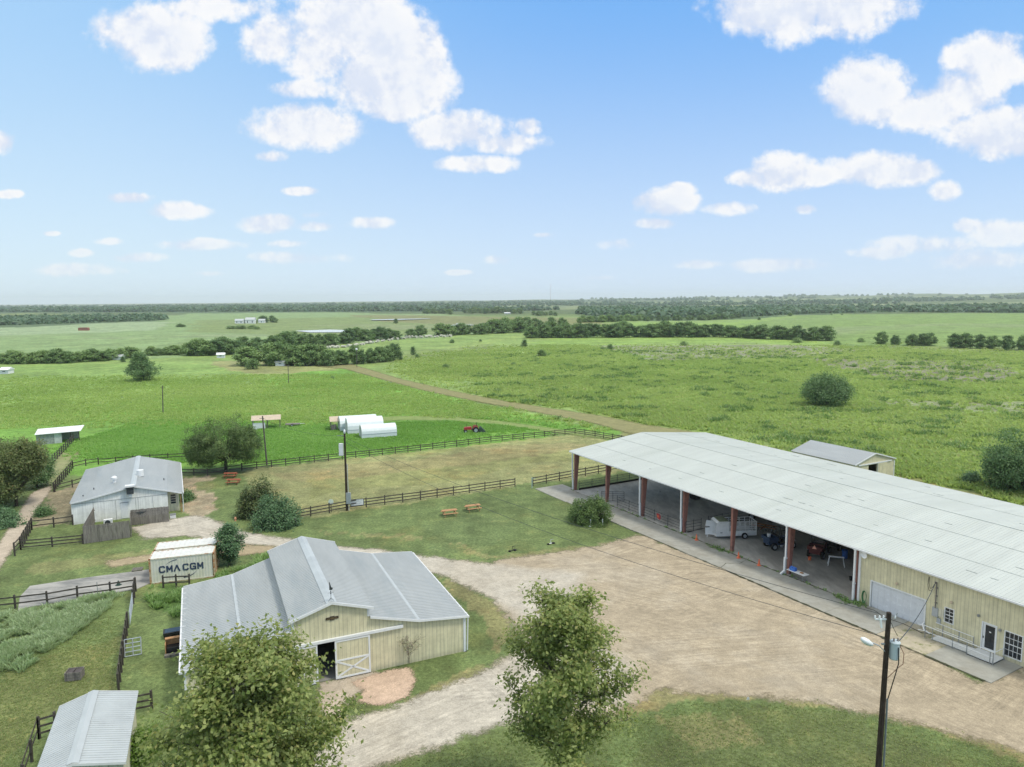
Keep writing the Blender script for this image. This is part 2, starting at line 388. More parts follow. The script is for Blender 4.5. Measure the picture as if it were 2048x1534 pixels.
ZONES = [ # name, colour, edge warp (m), blend
 ([(-400,740),(300,727),(600,733),(690,735),(780,765),(960,808),(1240,864),(1230,882),(1150,866),(900,897),(484,938),(0,950),(-400,960)], LUSH, 4, .9),
 ([(-400,725),(0,726),(250,716),(400,716),(560,740),(520,790),(260,800),(0,830),(-400,830)], LUSH2, 8, .75),
 ([(700,722),(1040,668),(2500,670),(2500,1000),(2040,1010),(1800,945),(1650,915),(1400,870),(1100,812),(800,750)], TALL, 5, .6),
 ([(720,722),(1040,676),(1500,700),(1600,745),(1300,820),(1100,800),(850,760)], LUSH2, 14, .75),
 ([(1230,700),(1560,730),(1700,800),(1500,860),(1200,820)], LUSH, 12, .5),
 ([(1180,690),(1500,684),(1740,700),(1600,716),(1300,722)], GREYP, 14, .75),
 ([(1600,716),(1990,722),(2048,745),(1990,768),(1760,760)], PUR, 12, .8),
 ([(1640,690),(2500,695),(2500,735),(1700,728)], OLIVE, 14, .7),
 ([(1700,800),(2400,800),(2400,830),(1850,822)], GREYP, 9, .6),
 ([(690,712),(980,688),(1010,700),(900,716),(760,724)], OLIVE, 10, .6),
 ([(420,722),(640,724),(690,740),(520,750),(450,738)], (.26,.26,.12), 4, .8),
 # beyond the creek
 ([(-600,660),(-600,725),(0,726),(380,712),(620,690),(900,672),(1050,664),(1150,655),(900,628),(450,622),(200,640)], PALE, 20, .95),
 ([(-200,655),(150,640),(360,645),(300,662),(0,672)], (.27,.35,.21), 25, .7),
 ([(400,640),(1100,632),(1160,655),(900,668),(600,675),(380,665)], OLIVE, 25, .7),
 ([(700,630),(1180,636),(1200,650),(1000,660),(760,640)], (.19,.195,.085), 30, .8),
 ([(1060,655),(1560,640),(1700,690),(1100,690)], PALE2, 20, .7),
 ([(1480,648),(1660,628),(2600,630),(2600,700),(1700,692),(1560,668)], (.175,.265,.080), 10, .95),
 ([(-600,600),(-600,637),(0,636),(320,632),(0,626)], OLIVE, 40, .7),
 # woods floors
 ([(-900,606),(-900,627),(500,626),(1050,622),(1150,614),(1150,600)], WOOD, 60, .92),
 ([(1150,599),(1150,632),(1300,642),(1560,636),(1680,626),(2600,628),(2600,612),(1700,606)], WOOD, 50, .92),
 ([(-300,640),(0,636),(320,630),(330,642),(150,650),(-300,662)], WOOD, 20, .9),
 # near
 ([(484,940),(600,928),(841,902),(1150,868),(1240,886),(1310,930),(1145,957),(1030,973),(841,1002),(583,1040),(500,985)], TAN, 1.0, .72),
 ([(560,952),(1145,892),(1235,915),(1100,930),(640,990)], (.20,.215,.075), 5, .45),
 ([(560,945),(1120,880),(1180,888),(1000,925),(600,965)], DRY, 4, .55),
 ([(1240,864),(1400,866),(1650,915),(1800,945),(2048,1015),(2048,1045),(1790,960),(1560,905),(1420,875),(1260,885)], DRY, 1.5, .5),
 ([(360,958),(420,950),(432,1020),(400,1040),(372,1030)], (.36,.29,.21), .6, .75),
 ([(390,965),(425,960),(428,985),(396,982)], LAWN, .5, .8),
 ([(100,985),(165,965),(150,1045),(70,1050)], (.30,.24,.17), 1.2, .7),
 ([(330,1150),(390,1190),(365,1240),(300,1200)], (.05,.12,.025), 1.2, .6),
 ([(60,1130),(300,1098),(300,1120),(60,1150)], DRY, .8, .35),
 ([(870,1150),(960,1190),(1020,1225),(1030,1270),(985,1310),(960,1230),(890,1180)], DRY, .8, .6),
 ([(1180,1420),(1330,1365),(1500,1378),(1650,1395),(1850,1440),(2048,1490),(2100,1530),(1900,1470),(1650,1412),(1400,1395),(1260,1430),(1190,1480)], DRY, .7, .7),
 ([(680,1470),(760,1500),(900,1480),(1000,1440),(1000,1400),(880,1450)], DRY, .5, .3),
 ([(800,1400),(960,1330),(985,1340),(830,1420)], DRY, .5, .55),
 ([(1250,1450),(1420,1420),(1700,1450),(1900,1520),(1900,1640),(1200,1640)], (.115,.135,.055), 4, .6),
 ([(1300,1440),(1500,1430),(1560,1470),(1400,1500)], DRY, 3, .45),
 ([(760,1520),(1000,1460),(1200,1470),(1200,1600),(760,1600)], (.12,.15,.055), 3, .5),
 ([(940,1035),(1010,1060),(1000,1095),(860,1100),(840,1060)], (.11,.15,.06), 5, .5),
 ([(620,1060),(800,1070),(980,1118),(1180,1098),(1270,1080),(1000,1108),(820,1080)], DRY, 1.5, .45),
 ([(30,1330),(240,1270),(230,1390),(150,1400),(0,1534),(-100,1534)], (.19,.185,.07), 1.5, .45),
]
def ground_colour(x, y):
    n = x.size; r = np.hypot(x, y); C = np.empty((n, 3)); near = sm(r, 120, 170)[:, None]
    C[:] = np.array(LAWN) * (1 - near) + np.array(LUSH2) * near
    far = sm(r, 1100, 1500)[:, None]; C = C * (1 - far) + np.array((.10, .14, .055)) * far
    wx1 = fbm(x, y, 1., 3, 5); wy1 = fbm(x, y, 1., 3, 9)
    for pts, col, w, k in ZONES:
        P = P2(pts); s = max(w * 2.2, .6)
        wx = fbm(x, y, s, 3, 11) * w * 2.2 + wx1 * min(w, 1.2) * 1.6; wy = fbm(x, y, s, 3, 17) * w * 2.2 + wy1 * min(w, 1.2) * 1.6
        ins = inpoly(x + wx, y + wy, P)[:, None] * k; C = C * (1 - ins) + np.array(col) * ins
    # far country: pasture strips among the woods
    p = fbm(x * .25, y, 420, 4, 31); strip = (sm(p, .06, .11) * sm(r, 1500, 2200))[:, None] * .9
    C = C * (1 - strip) + np.array((.20, .245, .115)) * strip
    pw = (sm(fbm(x * .4, y, 90, 4, 41), .05, .2) * sm(r, 420, 600) * (1 - sm(r, 1000, 1300)))[:, None] * .35
    C = C * (1 - pw) + np.array((.24, .26, .17)) * pw
    return C
def build_ground():
    rr = [12.0]; 
    while rr[-1] < 16000: rr.append(rr[-1] * (1.0085 if rr[-1] < 900 else 1.014))
    rr = np.array(rr)
    az = np.concatenate([np.arange(-180, -48, 4.0), np.arange(-48, 48, .2), np.arange(48, 180, 4.0)]); na = len(az)
    A, Rr = np.meshgrid(np.radians(az), rr); x = (np.sin(A) * Rr).ravel(); y = (np.cos(A) * Rr).ravel()
    z = hz(x, y); nr = len(rr)
    V = np.stack([x, y, z], 1); V = np.vstack([V, [[0, 0, 0]]])
    i = np.arange(nr - 1)[:, None] * na; j = np.arange(na)[None]; j2 = (j + 1) % na
    Fq = np.stack([i + j, i + na + j, i + na + j2, i + j2], -1).reshape(-1, 4)
    Ft = np.stack([j[0], j2[0], np.full(na, nr * na), np.full(na, nr * na)], 1)
    C = ground_colour(x, y); C = np.vstack([C, [LAWN]])
    me = npmesh('ground', V, Fq, ground_mat(), None, C, smooth=True)
    cap = MB(); cap.v = [tuple(V[k]) for k in range(na)]; cap.f = [tuple(range(na))[::-1]]
    # the small disc under the camera closes the sheet
    import bmesh
    bm = bmesh.new(); bm.from_mesh(me.data); bm.verts.ensure_lookup_table()
    ring = [bm.verts[k] for k in range(na)]; bm.faces.new(ring[::-1]); 
    bm.to_mesh(me.data); bm.free()
    return tag(me, kind='structure')
def grass_nodes(n, b, c, coarse=1.0):
    tc = nd(n, 'ShaderNodeTexCoord'); pos = tc.outputs[3]
    cd_ = nd(n, 'ShaderNodeCameraData')
    def N(sc, det=5, rough=.65, st=None):
        s = pos
        if st: mp = nd(n, 'ShaderNodeMapping'); mp.inputs[3].default_value = st; n.links.new(pos, mp.inputs[0]); s = mp.outputs[0]
        t = nd(n, 'ShaderNodeTexNoise', i_2=sc, i_3=det, i_4=rough); n.links.new(s, t.inputs[0]); return t.outputs[0]
    big = sstep(n, N(.045, 6, .7), .34, .66, .80, 1.18); mid = sstep(n, N(.35, 6, .72), .3, .7, .72, 1.26)
    fine = sstep(n, N(3.2, 5, .75), .3, .7, .66, 1.32); blade = sstep(n, N(14, 3, .7), .3, .7, .72, 1.28)
    k = mth(n, 'MULTIPLY', mth(n, 'MULTIPLY', big, mid), mth(n, 'MULTIPLY', fine, blade))
    sc = nd(n, 'ShaderNodeVectorMath', operation='SCALE'); n.links.new(c, sc.inputs[0]); n.links.new(k, sc.inputs['Scale'])
    hue = N(.12, 6, .7); o = mixc(n, sstep(n, hue, .5, .72, 0, .42), sc.outputs[0], mixc(n, 1.0, sc.outputs[0], (1.55, 1.12, 1.0), 'MULTIPLY'))
    yl = N(.7, 5, .75); o = mixc(n, sstep(n, yl, .56, .72, 0, .5), o, mixc(n, 1.0, o, (1.75, 1.22, 1.3), 'MULTIPLY'))
    dk = N(.5, 6, .7, None); o = mixc(n, sstep(n, dk, .60, .72, 0, .45), o, mixc(n, 1.0, o, (.5, .72, .7), 'MULTIPLY'))
    n.links.new(o, b.inputs['Base Color'])
    h = mth(n, 'ADD', mth(n, 'MULTIPLY', N(1.1, 6, .7), 1.0), mth(n, 'MULTIPLY', N(6, 4, .7), .35))
    bp = nd(n, 'ShaderNodeBump', i_0=.8, i_1=.55); n.links.new(h, bp.inputs[2]); lk(n, bp, b, 0, 5)
def ground_mat():
    mt, n, b = bsdf('grassland', .85, .15)
    a = nd(n, 'ShaderNodeAttribute', attribute_name='tint'); grass_nodes(n, b, a.outputs[0]); return mt
GROUND = build_ground()

def sheet(name, polys, mt, step=.5, lift=.012, marg=1.5, far=False, lane=None):
    """ground covering with a ragged edge: grid over the polygon, signed distance stored for the material"""
    polys = [np.array([tuple(p)[:2] for p in P]) for P in polys]; allp = np.vstack(polys)
    x0, y0 = allp.min(0) - marg; x1, y1 = allp.max(0) + marg
    xs = np.arange(x0, x1 + step, step); ys = np.arange(y0, y1 + step, step); X, Y = np.meshgrid(xs, ys); x = X.ravel(); y = Y.ravel()
    d = np.full(x.shape, -1e9)
    for P in polys: d = np.maximum(d, sdist(x, y, P))
    keep = (d > -marg).reshape(X.shape); q = keep[:-1, :-1] & keep[1:, :-1] & keep[:-1, 1:] & keep[1:, 1:]
    ii, jj = np.nonzero(q); nx = len(xs); idx = ii * nx + jj; Fq = np.stack([idx, idx + 1, idx + nx + 1, idx + nx], 1)
    u, inv = np.unique(Fq, return_inverse=True); Fq = inv.reshape(-1, 4)
    z = (hz(x, y) if far else 0 * x) + lift
    V = np.stack([x, y, z], 1)[u]; t = np.zeros((len(u), 3)); t[:, 0] = np.clip(d[u], -5, 5)
    if lane is not None: t[:, 1] = lane(x[u], y[u])
    o = npmesh(name, V, Fq, mt, None, t); return tag(o, kind='structure')
def gravel_mat(name, ca, cb, cg, amp=1.6, w=.25, tracks=True, trackdir=(.5, .12), patch=.5):
    """ca/cb two gravel tones, cg grass showing through; edge from the stored distance"""
    mt, n, b = bsdf(name, .9, .15)
    a = nd(n, 'ShaderNodeAttribute', attribute_name='tint'); sp = nd(n, 'ShaderNodeSeparateColor'); lk(n, a, sp)
    tc = nd(n, 'ShaderNodeTexCoord'); pos = tc.outputs[3]
    def N(sc, det=5, rough=.65, st=None, rz=0, dist=0):
        s = pos
        if st: mp = nd(n, 'ShaderNodeMapping', vector_type='TEXTURE'); mp.inputs[2].default_value = (0, 0, rz); mp.inputs[3].default_value = tuple(1 / q for q in st); n.links.new(pos, mp.inputs[0]); s = mp.outputs[0]
        t = nd(n, 'ShaderNodeTexNoise', i_2=sc, i_3=det, i_4=rough); t.inputs['Distortion'].default_value = dist; n.links.new(s, t.inputs[0]); return t.outputs[0]
    c = mixc(n, mth(n, 'ADD', sp.outputs[1], sstep(n, N(.08, 5), .35, .65, -.25, .25), clamp=True), ca, cb)
    k = sstep(n, N(.5, 6, .7), .3, .7, .86, 1.13); k = mth(n, 'MULTIPLY', k, sstep(n, N(9, 4, .8), .3, .7, .8, 1.2)); k = mth(n, 'MULTIPLY', k, sstep(n, N(2.2, 5, .75), .3, .7, .88, 1.12))
    if tracks:
        for rz, sc in ((RAD(8), 1.2), (RAD(-32), 1.0), (RAD(38), .9), (RAD(-58), 1.1)):
            mask = sstep(n, N(.06, 3, .6, (1, 1, 1), rz), .45, .62)
            t = N(sc, 4, .75, (.07, 1.2, 1), rz, 2.2); tv = sstep(n, t, .42, .60, .90, 1.12)
            k = mth(n, 'MULTIPLY', k, mth(n, 'MULTIPLY_ADD', mth(n, 'SUBTRACT', tv, 1.0), mask, 1.0))
    s = nd(n, 'ShaderNodeVectorMath', operation='SCALE'); n.links.new(c, s.inputs[0]); n.links.new(k, s.inputs['Scale']); c = s.outputs[0]
    if cg: c = mixc(n, mth(n, 'MULTIPLY', sstep(n, mth(n, 'MULTIPLY_ADD', N(1.3, 6, .75), 2.6, mth(n, 'MULTIPLY', sp.outputs[0], -.35)), 1.35, 1.75), patch), c, cg)
    n.links.new(c, b.inputs['Base Color'])
    e = mth(n, 'MULTIPLY_ADD', mth(n, 'SUBTRACT', N(.55, 7, .78), .5), amp * 2, sp.outputs[0])
    e = mth(n, 'MULTIPLY_ADD', mth(n, 'SUBTRACT', N(5.5, 5, .8), .5), 1.5, e)
    al = sstep(n, e, -w, w); n.links.new(al, b.inputs['Alpha'])
    bp = nd(n, 'ShaderNodeBump', i_0=.4, i_1=.05); n.links.new(N(8, 5, .8), bp.inputs[2]); lk(n, bp, b, 0, 5)
    return mt
PINK = (.345, .292, .208); WHT = (.43, .40, .335)
yard = P2([(1010,1118),(1090,1108),(1180,1095),(1240,1080),(1285,1068),(1330,1090),(1650,1205),(1960,1366),(2048,1330),(2300,1440),(2300,1640),(2048,1505),(1850,1452),(1640,1405),(1500,1392),(1330,1380),(1220,1432),(1130,1440),(1060,1330),(1020,1240),(980,1190),(900,1150)])
drive1 = P2([(330,1040),(400,1030),(440,1045),(480,1062),(560,1075),(640,1088),(760,1100),(850,1112),(940,1124),(1030,1136),(1150,1150),(1120,1260),(1000,1205),(900,1155),(800,1125),(700,1108),(600,1098),(500,1090),(430,1080),(370,1072),(290,1078),(265,1055)])
drive2 = P2([(1100,1260),(1250,1330),(1240,1400),(1100,1420),(1000,1450),(850,1500),(740,1534),(600,1640),(540,1600),(640,1500),(700,1440),(800,1410),(900,1370),(985,1335)])
def lane(x, y):
    w = np.maximum(np.clip(sdist(x, y, drive1) / 2 + .75, 0, 1), np.clip(sdist(x, y, drive2) / 2 + .75, 0, 1)); return w
yd = sheet('gravel_yard', [yard, drive1, drive2], gravel_mat('gravel', PINK, WHT, (.20, .19, .07), 1.9, .55), .5, .012, 3.0, lane=lane)
sheet('gravel_patch', [P2([(700,1365),(780,1340),(820,1336),(832,1360),(815,1395),(760,1412),(715,1405),(728,1380)])], gravel_mat('gravel_mound', (.48, .36, .27), (.5, .38, .28), (.2, .2, .08), .5, .2, tracks=False, patch=.3), .3, .016, 1.0)
sheet('gravel_apron', [P2([(640,1368),(742,1343),(770,1345),(740,1372),(700,1395),(690,1440),(650,1450),(640,1400)])], gravel_mat('apron_gravel', (.42, .36, .28), (.42, .37, .3), (.12, .17, .05), 1.2, .35, tracks=False, patch=.9), .3, .008, 1.5)
tl = P2([(-60,1150),(0,1085),(35,1030),(62,988),(76,980),(90,975),(103,972),(98,985),(80,1010),(52,1060),(20,1105),(-10,1150)])
sheet('dirt_track', [tl], gravel_mat('track_dirt', (.42, .36, .28), (.45, .4, .32), (.15, .17, .06), .7, .3, tracks=False, patch=.8), .4, .012, 1.5)
sheet('farm_track', [P2([(103,972),(140,925),(165,900),(195,882),(240,872),(160,880),(120,905),(92,950),(84,975)])], gravel_mat('worn_track', (.24, .26, .12), (.3, .28, .17), (.12, .2, .04), 1.6, .9, tracks=False, patch=.8), .5, .010, 2)
sheet('worn_path', [P2([(215,1122),(310,1108),(430,1085),(545,1092),(560,1100),(480,1112),(430,1115),(300,1122),(220,1136)])], gravel_mat('worn_path_dirt', (.34, .28, .18), (.36, .3, .2), (.15, .19, .05), .9, .5, tracks=False, patch=.9), .4, .014, 1.5)
sheet('grass_track', [P2([(640,726),(700,728),(748,742),(800,758),(900,781),(1000,801),(1100,817),(1200,832),(1290,850),(1400,866),(1420,873),(1260,868),(1190,848),(1120,834),(1050,821),(950,803),(850,782),(760,758),(690,738),(640,734),(620,729)])], gravel_mat('mown_track', (.225, .22, .10), (.25, .235, .12), (.13, .2, .05), 2.2, 1.0, tracks=False, patch=.9), 1.5, .10, 4, far=True)
sheet('field_path', [P2([(660,840),(800,832),(900,832),(1000,842),(1100,856),(1180,868),(1240,872),(1240,880),(1160,872),(1080,861),(1000,850),(900,841),(800,840),(660,850)])], gravel_mat('field_path_grass', (.20, .26, .085), (.2, .26, .1), (.1, .22, .03), 1.2, .9, tracks=False, patch=.9), .7, .03, 2)

# ---------------------------------------------------------------- concrete and water
PA = math.atan2(59.87 - 97.15, 30.13 - 8.67)
PO = at(1149, 980); PR = PA
def pw(u, v, z=0): return (PO.x + u * math.cos(PA) - v * math.sin(PA), PO.y + u * math.sin(PA) + v * math.cos(PA), z)
concrete = mat('concrete', (.31, .31, .275), .85, .2, var=.12, scale=.9, dirt=(.26, .25, .21), dscale=.35, dlo=.42, dhi=.7, bump=.2)
concrete2 = mat('concrete_dark', (.30, .295, .27), .85, .2, var=.14, scale=.8, dirt=(.2, .2, .17), dscale=.4, dlo=.45, dhi=.7)
arena = mat('arena_dirt', (.42, .41, .375), .95, .1, var=.16, scale=1.2, dirt=(.28, .275, .25), dscale=.25, dlo=.45, dhi=.65, stretch=(1, .35, 1), bump=.5, bscale=3)
crackm = mat('crack_soil', (.07, .075, .045), .95, .1)
def pquad(mb, u0, u1, v0, v1, z0=-.1, z1=.07):
    mb.quadbox([pw(u0, v0, z0), pw(u1, v0, z0), pw(u1, v1, z0), pw(u0, v1, z0), pw(u0, v0, z1), pw(u1, v0, z1), pw(u1, v1, z1), pw(u0, v1, z1)])
mb = MB(); us = [-.6, 4.6, 12, 19.5, 27, 33, 39.5, 45.6, 50.5, 54.6, 59.4]
for i, (a, b_) in enumerate(zip(us[:-1], us[1:])):
    if 8 <= i < 9: continue
    pquad(mb, a + .012, b_ - .012, -4.75 + (.15 if i % 2 else 0), -.45 if i < 7 else -.02)
sl1 = tag(mb.build('concrete_apron', concrete), kind='structure')
mb = MB(); pquad(mb, 50.51, 54.59, -4.6, -.02, -.1, .05); tag(mb.build('concrete_slab', mat('concrete_tan', (.40, .36, .27), .9, .2, var=.15, scale=1, dirt=(.2, .21, .1), dscale=.8, dlo=.5, dhi=.62)), kind='structure')
mb = MB(); pquad(mb, -3.5, -.62, -4.7, 0.2); tag(mb.build('concrete_corner', concrete), kind='structure')
mb = MB(); pquad(mb, .3, 45.4, -.42, 27.5, -.1, .04); tag(mb.build('arena_floor', arena), kind='structure')
# weeds and soil in the joints of the apron
def strip(name, pts, w, mt, z=.076):
    mb = MB(); 
    for a, b_ in zip(pts[:-1], pts[1:]):
        a = Vector(a); b_ = Vector(b_); d = (b_ - a).normalized(); p = Vector((-d.y, d.x, 0)); L = (b_ - a).length; k = max(1, int(L / .35)); prev = None
        for i in range(k + 1):
            c = a + (b_ - a) * i / k; c.z = z; o = p * w * rnd.uniform(.15, 1.0) * .5; q = p * rnd.uniform(-.03, .03)
            cur = (c + o + q, c - o + q)
            if prev: mb.poly([prev[0], prev[1], cur[1], cur[0]])
            prev = cur
    return tag(mb.build(name, mt), kind='structure')
strip('joint_soil', [pw(1, -.47), pw(45.3, -.47)], .22, crackm)
strip('joint_crack', [pw(33.0, -.6), pw(33.4, -2), pw(32.6, -3.2), pw(33.2, -4.6)], .1, crackm)
strip('edge_soil', [pw(8, -4.75), pw(30, -4.7)], .16, crackm); strip('edge_soil', [pw(30, -4.7), pw(59, -4.72)], .28, crackm)
padp = P2([(40,1194),(60,1173),(150,1159),(296,1140),(322,1136),(322,1166),(298,1168),(275,1178),(150,1200),(60,1214),(36,1222)])
mb = MB(); n0 = len(padp); mb.v = [(p[0], p[1], -.1) for p in padp] + [(p[0], p[1], .06) for p in padp]
mb.f = [tuple(range(n0))[::-1], tuple(range(n0, 2 * n0))] + [(i, (i + 1) % n0, n0 + (i + 1) % n0, n0 + i) for i in range(n0)]
tag(mb.build('concrete_pad', mat('pad_concrete', (.34, .335, .31), .85, .2, var=.15, scale=.8, dirt=(.17, .175, .17), dscale=.35, dlo=.42, dhi=.62, stretch=(.4, 1, 1))), kind='structure')
water = bpy.data.materials.new('water'); water.use_nodes = True
b = water.node_tree.nodes['Principled BSDF']; b.inputs['Base Color'].default_value = (.52, .55, .54, 1); b.inputs['Roughness'].default_value = .25
def pond(pts, label):
    P = P2(pts); z = max(p[2] for p in P) + .35; mb = MB(); mb.poly([(p[0], p[1], z) for p in P]); return tag(mb.build('pond', water), kind='structure')
pond([(740,640),(780,638.6),(860,637.4),(862,638.2),(800,641),(745,641.6)], '')
pond([(590,663.5),(660,661.5),(730,662.5),(700,665),(620,665.5)], '')
pond([(870,651),(940,649.5),(950,651),(880,653)], '')

# ================================================================ buildings
def ry(px, py, Y):
    d = fwd * F + RT * (px - CX) - UP * (py - CY); t = Y / d[1]; return Vector((d[0] * t, Y, CH + d[2] * t))
roofP = mat('roof_pavilion', (.475, .51, .48), .65, .2, metal=.0, var=.07, scale=.5, dirt=(.40, .435, .40), dscale=.25, dlo=.45, dhi=.75, stretch=(2.2, .25, 1))
roofG = mat('roof_galvanised', (.39, .41, .40), .42, .45, metal=.15, var=.06, scale=.5, dirt=(.33, .36, .36), dscale=.3, dlo=.45, dhi=.7, stretch=(1.5, .3, 1))
roofL = mat('roof_light_grey', (.45, .485, .485), .4, .45, metal=.1, var=.05, scale=.6, dirt=(.39, .42, .42), dscale=.4, dlo=.45, dhi=.7)
cream = siding('cream_siding', (.66, .62, .42), 2, .3, dark=.78)
creamL = siding('pale_cream_siding', (.66, .64, .50), 2, .45, dark=.8)
white = mat('white_paint', (.72, .74, .74), .45, .4, var=.05, scale=3, dirt=(.55, .55, .5), dscale=1.5, dlo=.58, dhi=.8)
whitewall = siding('white_panel', (.84, .85, .81), 0, 1.2, dark=.9, width=.03)
redsteel = mat('red_oxide_steel', (.30, .14, .11), .6, .3, var=.15, scale=2, dirt=(.13, .07, .06), dscale=1.5)
darkm = mat('dark_interior', (.05, .045, .04), .9, .1)
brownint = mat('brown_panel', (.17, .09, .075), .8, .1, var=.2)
glass = bpy.data.materials.new('window_glass'); glass.use_nodes = True
_b = glass.node_tree.nodes['Principled BSDF']; _b.inputs['Base Color'].default_value = (.02, .025, .03, 1); _b.inputs['Roughness'].default_value = .08; _b.inputs['Specular IOR Level'].default_value = .6
garagew = siding('garage_panel', (.68, .71, .74), 1, 50, dark=1.0)
blackp = mat('black_plastic', (.018, .018, .02), .5, .4, var=.2, scale=4)
rubber = mat('rubber', (.022, .022, .022), .85, .2, var=.25, scale=6)
steel = mat('grey_steel', (.30, .32, .33), .45, .5, metal=.5, var=.1, scale=4)
darksteel = mat('dark_pipe', (.045, .055, .06), .6, .3, var=.2, scale=4)
postwood = mat('dark_fence_wood', (.075, .068, .058), .85, .1, var=.35, scale=2.5, dirt=(.15, .145, .13), dscale=2, dlo=.5, dhi=.75)
greywood = mat('weathered_wood', (.23, .215, .19), .9, .1, var=.22, scale=3, dirt=(.10, .095, .085), dscale=.9, dlo=.4, dhi=.7, stretch=(7, 7, .6))
picwood = mat('picnic_wood', (.42, .24, .12), .75, .2, var=.2, scale=5, dirt=(.30, .19, .11), dscale=3)
redwood = mat('red_stained_wood', (.30, .10, .055), .75, .2, var=.2, scale=5)
polewood = mat('pole_wood', (.045, .035, .028), .9, .1, var=.4, scale=3, dirt=(.16, .145, .12), dscale=2.5, dlo=.55, dhi=.8, stretch=(6, 6, .7))
galv = mat('galvanised', (.42, .46, .49), .45, .5, metal=.4, var=.08, scale=4)
barkm = mat('bark', (.13, .115, .095), .9, .1, var=.3, scale=5, dirt=(.25, .24, .21), dscale=3, dlo=.5, dhi=.7, stretch=(1, 1, .4))
barkd = mat('dark_bark', (.06, .05, .04), .9, .1, var=.3, scale=5)
orange = mat('orange_plastic', (.75, .17, .07), .5, .4, var=.05)
bluep = mat('blue_plastic', (.05, .16, .50), .5, .4, var=.08)
redp = mat('red_paint', (.42, .035, .04), .4, .5, var=.15, scale=3, dirt=(.25, .05, .04), dscale=2)

def ribs(mb, prof0, prof1, along, period, h=.03, w=.045):
    """ribs running from prof0 point to prof1 point (x,z), repeated along the other axis"""
    a0, a1 = along; n = int((a1 - a0) / period)
    for k in range(n + 1):
        y = a0 + (a1 - a0) * k / n
        p0, p1 = prof0(y), prof1(y); mb.bar(p0, p1, w, h * 2)
def framed(name, label, cat, o, ang, group=None):
    return thing(name, label, cat, (o[0], o[1], 0), ang, group)

# ---- the long pavilion and its closed end
pav = framed('riding_arena_barn', 'long open-sided riding arena with pale metal roof and cream closed end', 'barn', PO, PA)
L0, L1 = -.75, 78.0
ez = lambda u: 5.80 - .0125 * u
RV, RH = 13.45, 1.42
def slab(mb, P, t=.08):
    mb.quadbox([(p[0], p[1], p[2] - t) for p in P] + [tuple(p) for p in P])
for nm, va, vb, s in (('roof', -.4, RV, 1), ('roof', 27.3, RV, -1)):
    mb = MB(); N = 12
    A = (L0, va, ez(L0)); B = (L1, va, ez(L1)); Cc = (L1, RV, ez(L1) + RH); Dd = (L0, RV, ez(L0) + RH)
    slab(mb, [A, B, Cc, Dd] if s > 0 else [Dd, Cc, B, A])
    ribs(mb, lambda u: (u, va, ez(u) + .005), lambda u: (u, RV, ez(u) + RH + .005), (L0 + .1, L1 - .1), .305, .012, .05)
    r_ = mb.build('roof', roofP, pav)
    sm_ = MB()
    for f in ((.32, .66) if s > 0 else (.5,)):                        # lap seams and the darker fasteners
        v = va + (RV - va) * f; sm_.bar((L0, v, ez(L0) + RH * f + .012), (L1, v, ez(L1) + RH * f + .008), .06, .045)
    for k in range(26):
        u = rnd.uniform(2, 74); f = rnd.choice((.18, .42, .78)); v = va + (RV - va) * f; sm_.bar((u, v, ez(u) + RH * f + .012), (u + rnd.uniform(.4, .9), v, ez(u) + RH * f + .010), .07, .05)
    sm_.build('roof_seam', mat('roof_seam', (.42, .45, .42), .6, .3, var=.2, scale=2), r_)
mb = MB(); mb.bar((L0, RV, ez(L0) + RH + .012), (L1, RV, ez(L1) + RH + .012), .34, .05); mb.build('ridge_cap', roofP, pav)
mb = MB(); mb.bar((L0, -.45, ez(L0) - .1), (L1, -.45, ez(L1) - .1), .12, .14); mb.build('gutter', white, pav)
mb = MB(); 
for s, va in ((1, -.4), (-1, 27.3)): mb.bar((L0 - .03, va, ez(L0) - .08), (L0 - .03, RV, ez(L0) + RH - .08), .06, .2)
mb.build('gable_trim', white, pav)
for i in range(7):
    u = i * 7.575
    for v0, s in ((0, 1), (27, -1)):
        mb = MB(); zt = ez(u) - .12
        P = [(u - .14, v0, 0), (u + .14, v0, 0), (u + .14, v0 + s * .32, 0), (u - .14, v0 + s * .32, 0), (u - .14, v0, zt), (u + .14, v0, zt), (u + .14, v0 + s * .82, zt), (u - .14, v0 + s * .82, zt)]
        if s < 0: P = [P[3], P[2], P[1], P[0], P[7], P[6], P[5], P[4]]
        mb.quadbox(P); mb.build('column', redsteel, pav)
        mb = MB(); mb.bar((u, v0 + s * .3, zt - .25), (u, RV, ez(u) + RH - .42), .25, .5); mb.build('rafter', redsteel, pav)
    if i in (0, 2, 3, 5, 6):
        mb = MB(); zt = ez(u) - .15
        mb.bar((u - .02, -.38, zt), (u - .02, -.38, 1.75), .16, .14); mb.bar((u - .02, -.2, 1.78), (u - .02, -.36, 1.72), .16, .12)
        mb.bar((u - .12, -.22 if i != 5 else -.36, 1.85), (u - .12, -.22 if i != 5 else -.36, .12), .2, .17)
        mb.box(u - .14, u + .12, -.5, -.28, zt - .1, zt + .12)
        if i == 5: mb.bar((u - .12, -.36, .4), (u - .2, -.85, .12), .18, .16)
        mb.build('downspout', white, pav)
mb = MB()
for k in range(1, 14):
    for s in (1, -1):
        f = k / 14; v = (RV * f if s > 0 else 27 - (27 - RV) * f); mb.bar((0, v, ez(0) + RH * f - .12), (46, v, ez(46) + RH * f - .12), .08, .16)
mb.build('purlins', mat('purlin_grey', (.30, .29, .27), .7, .2), pav)
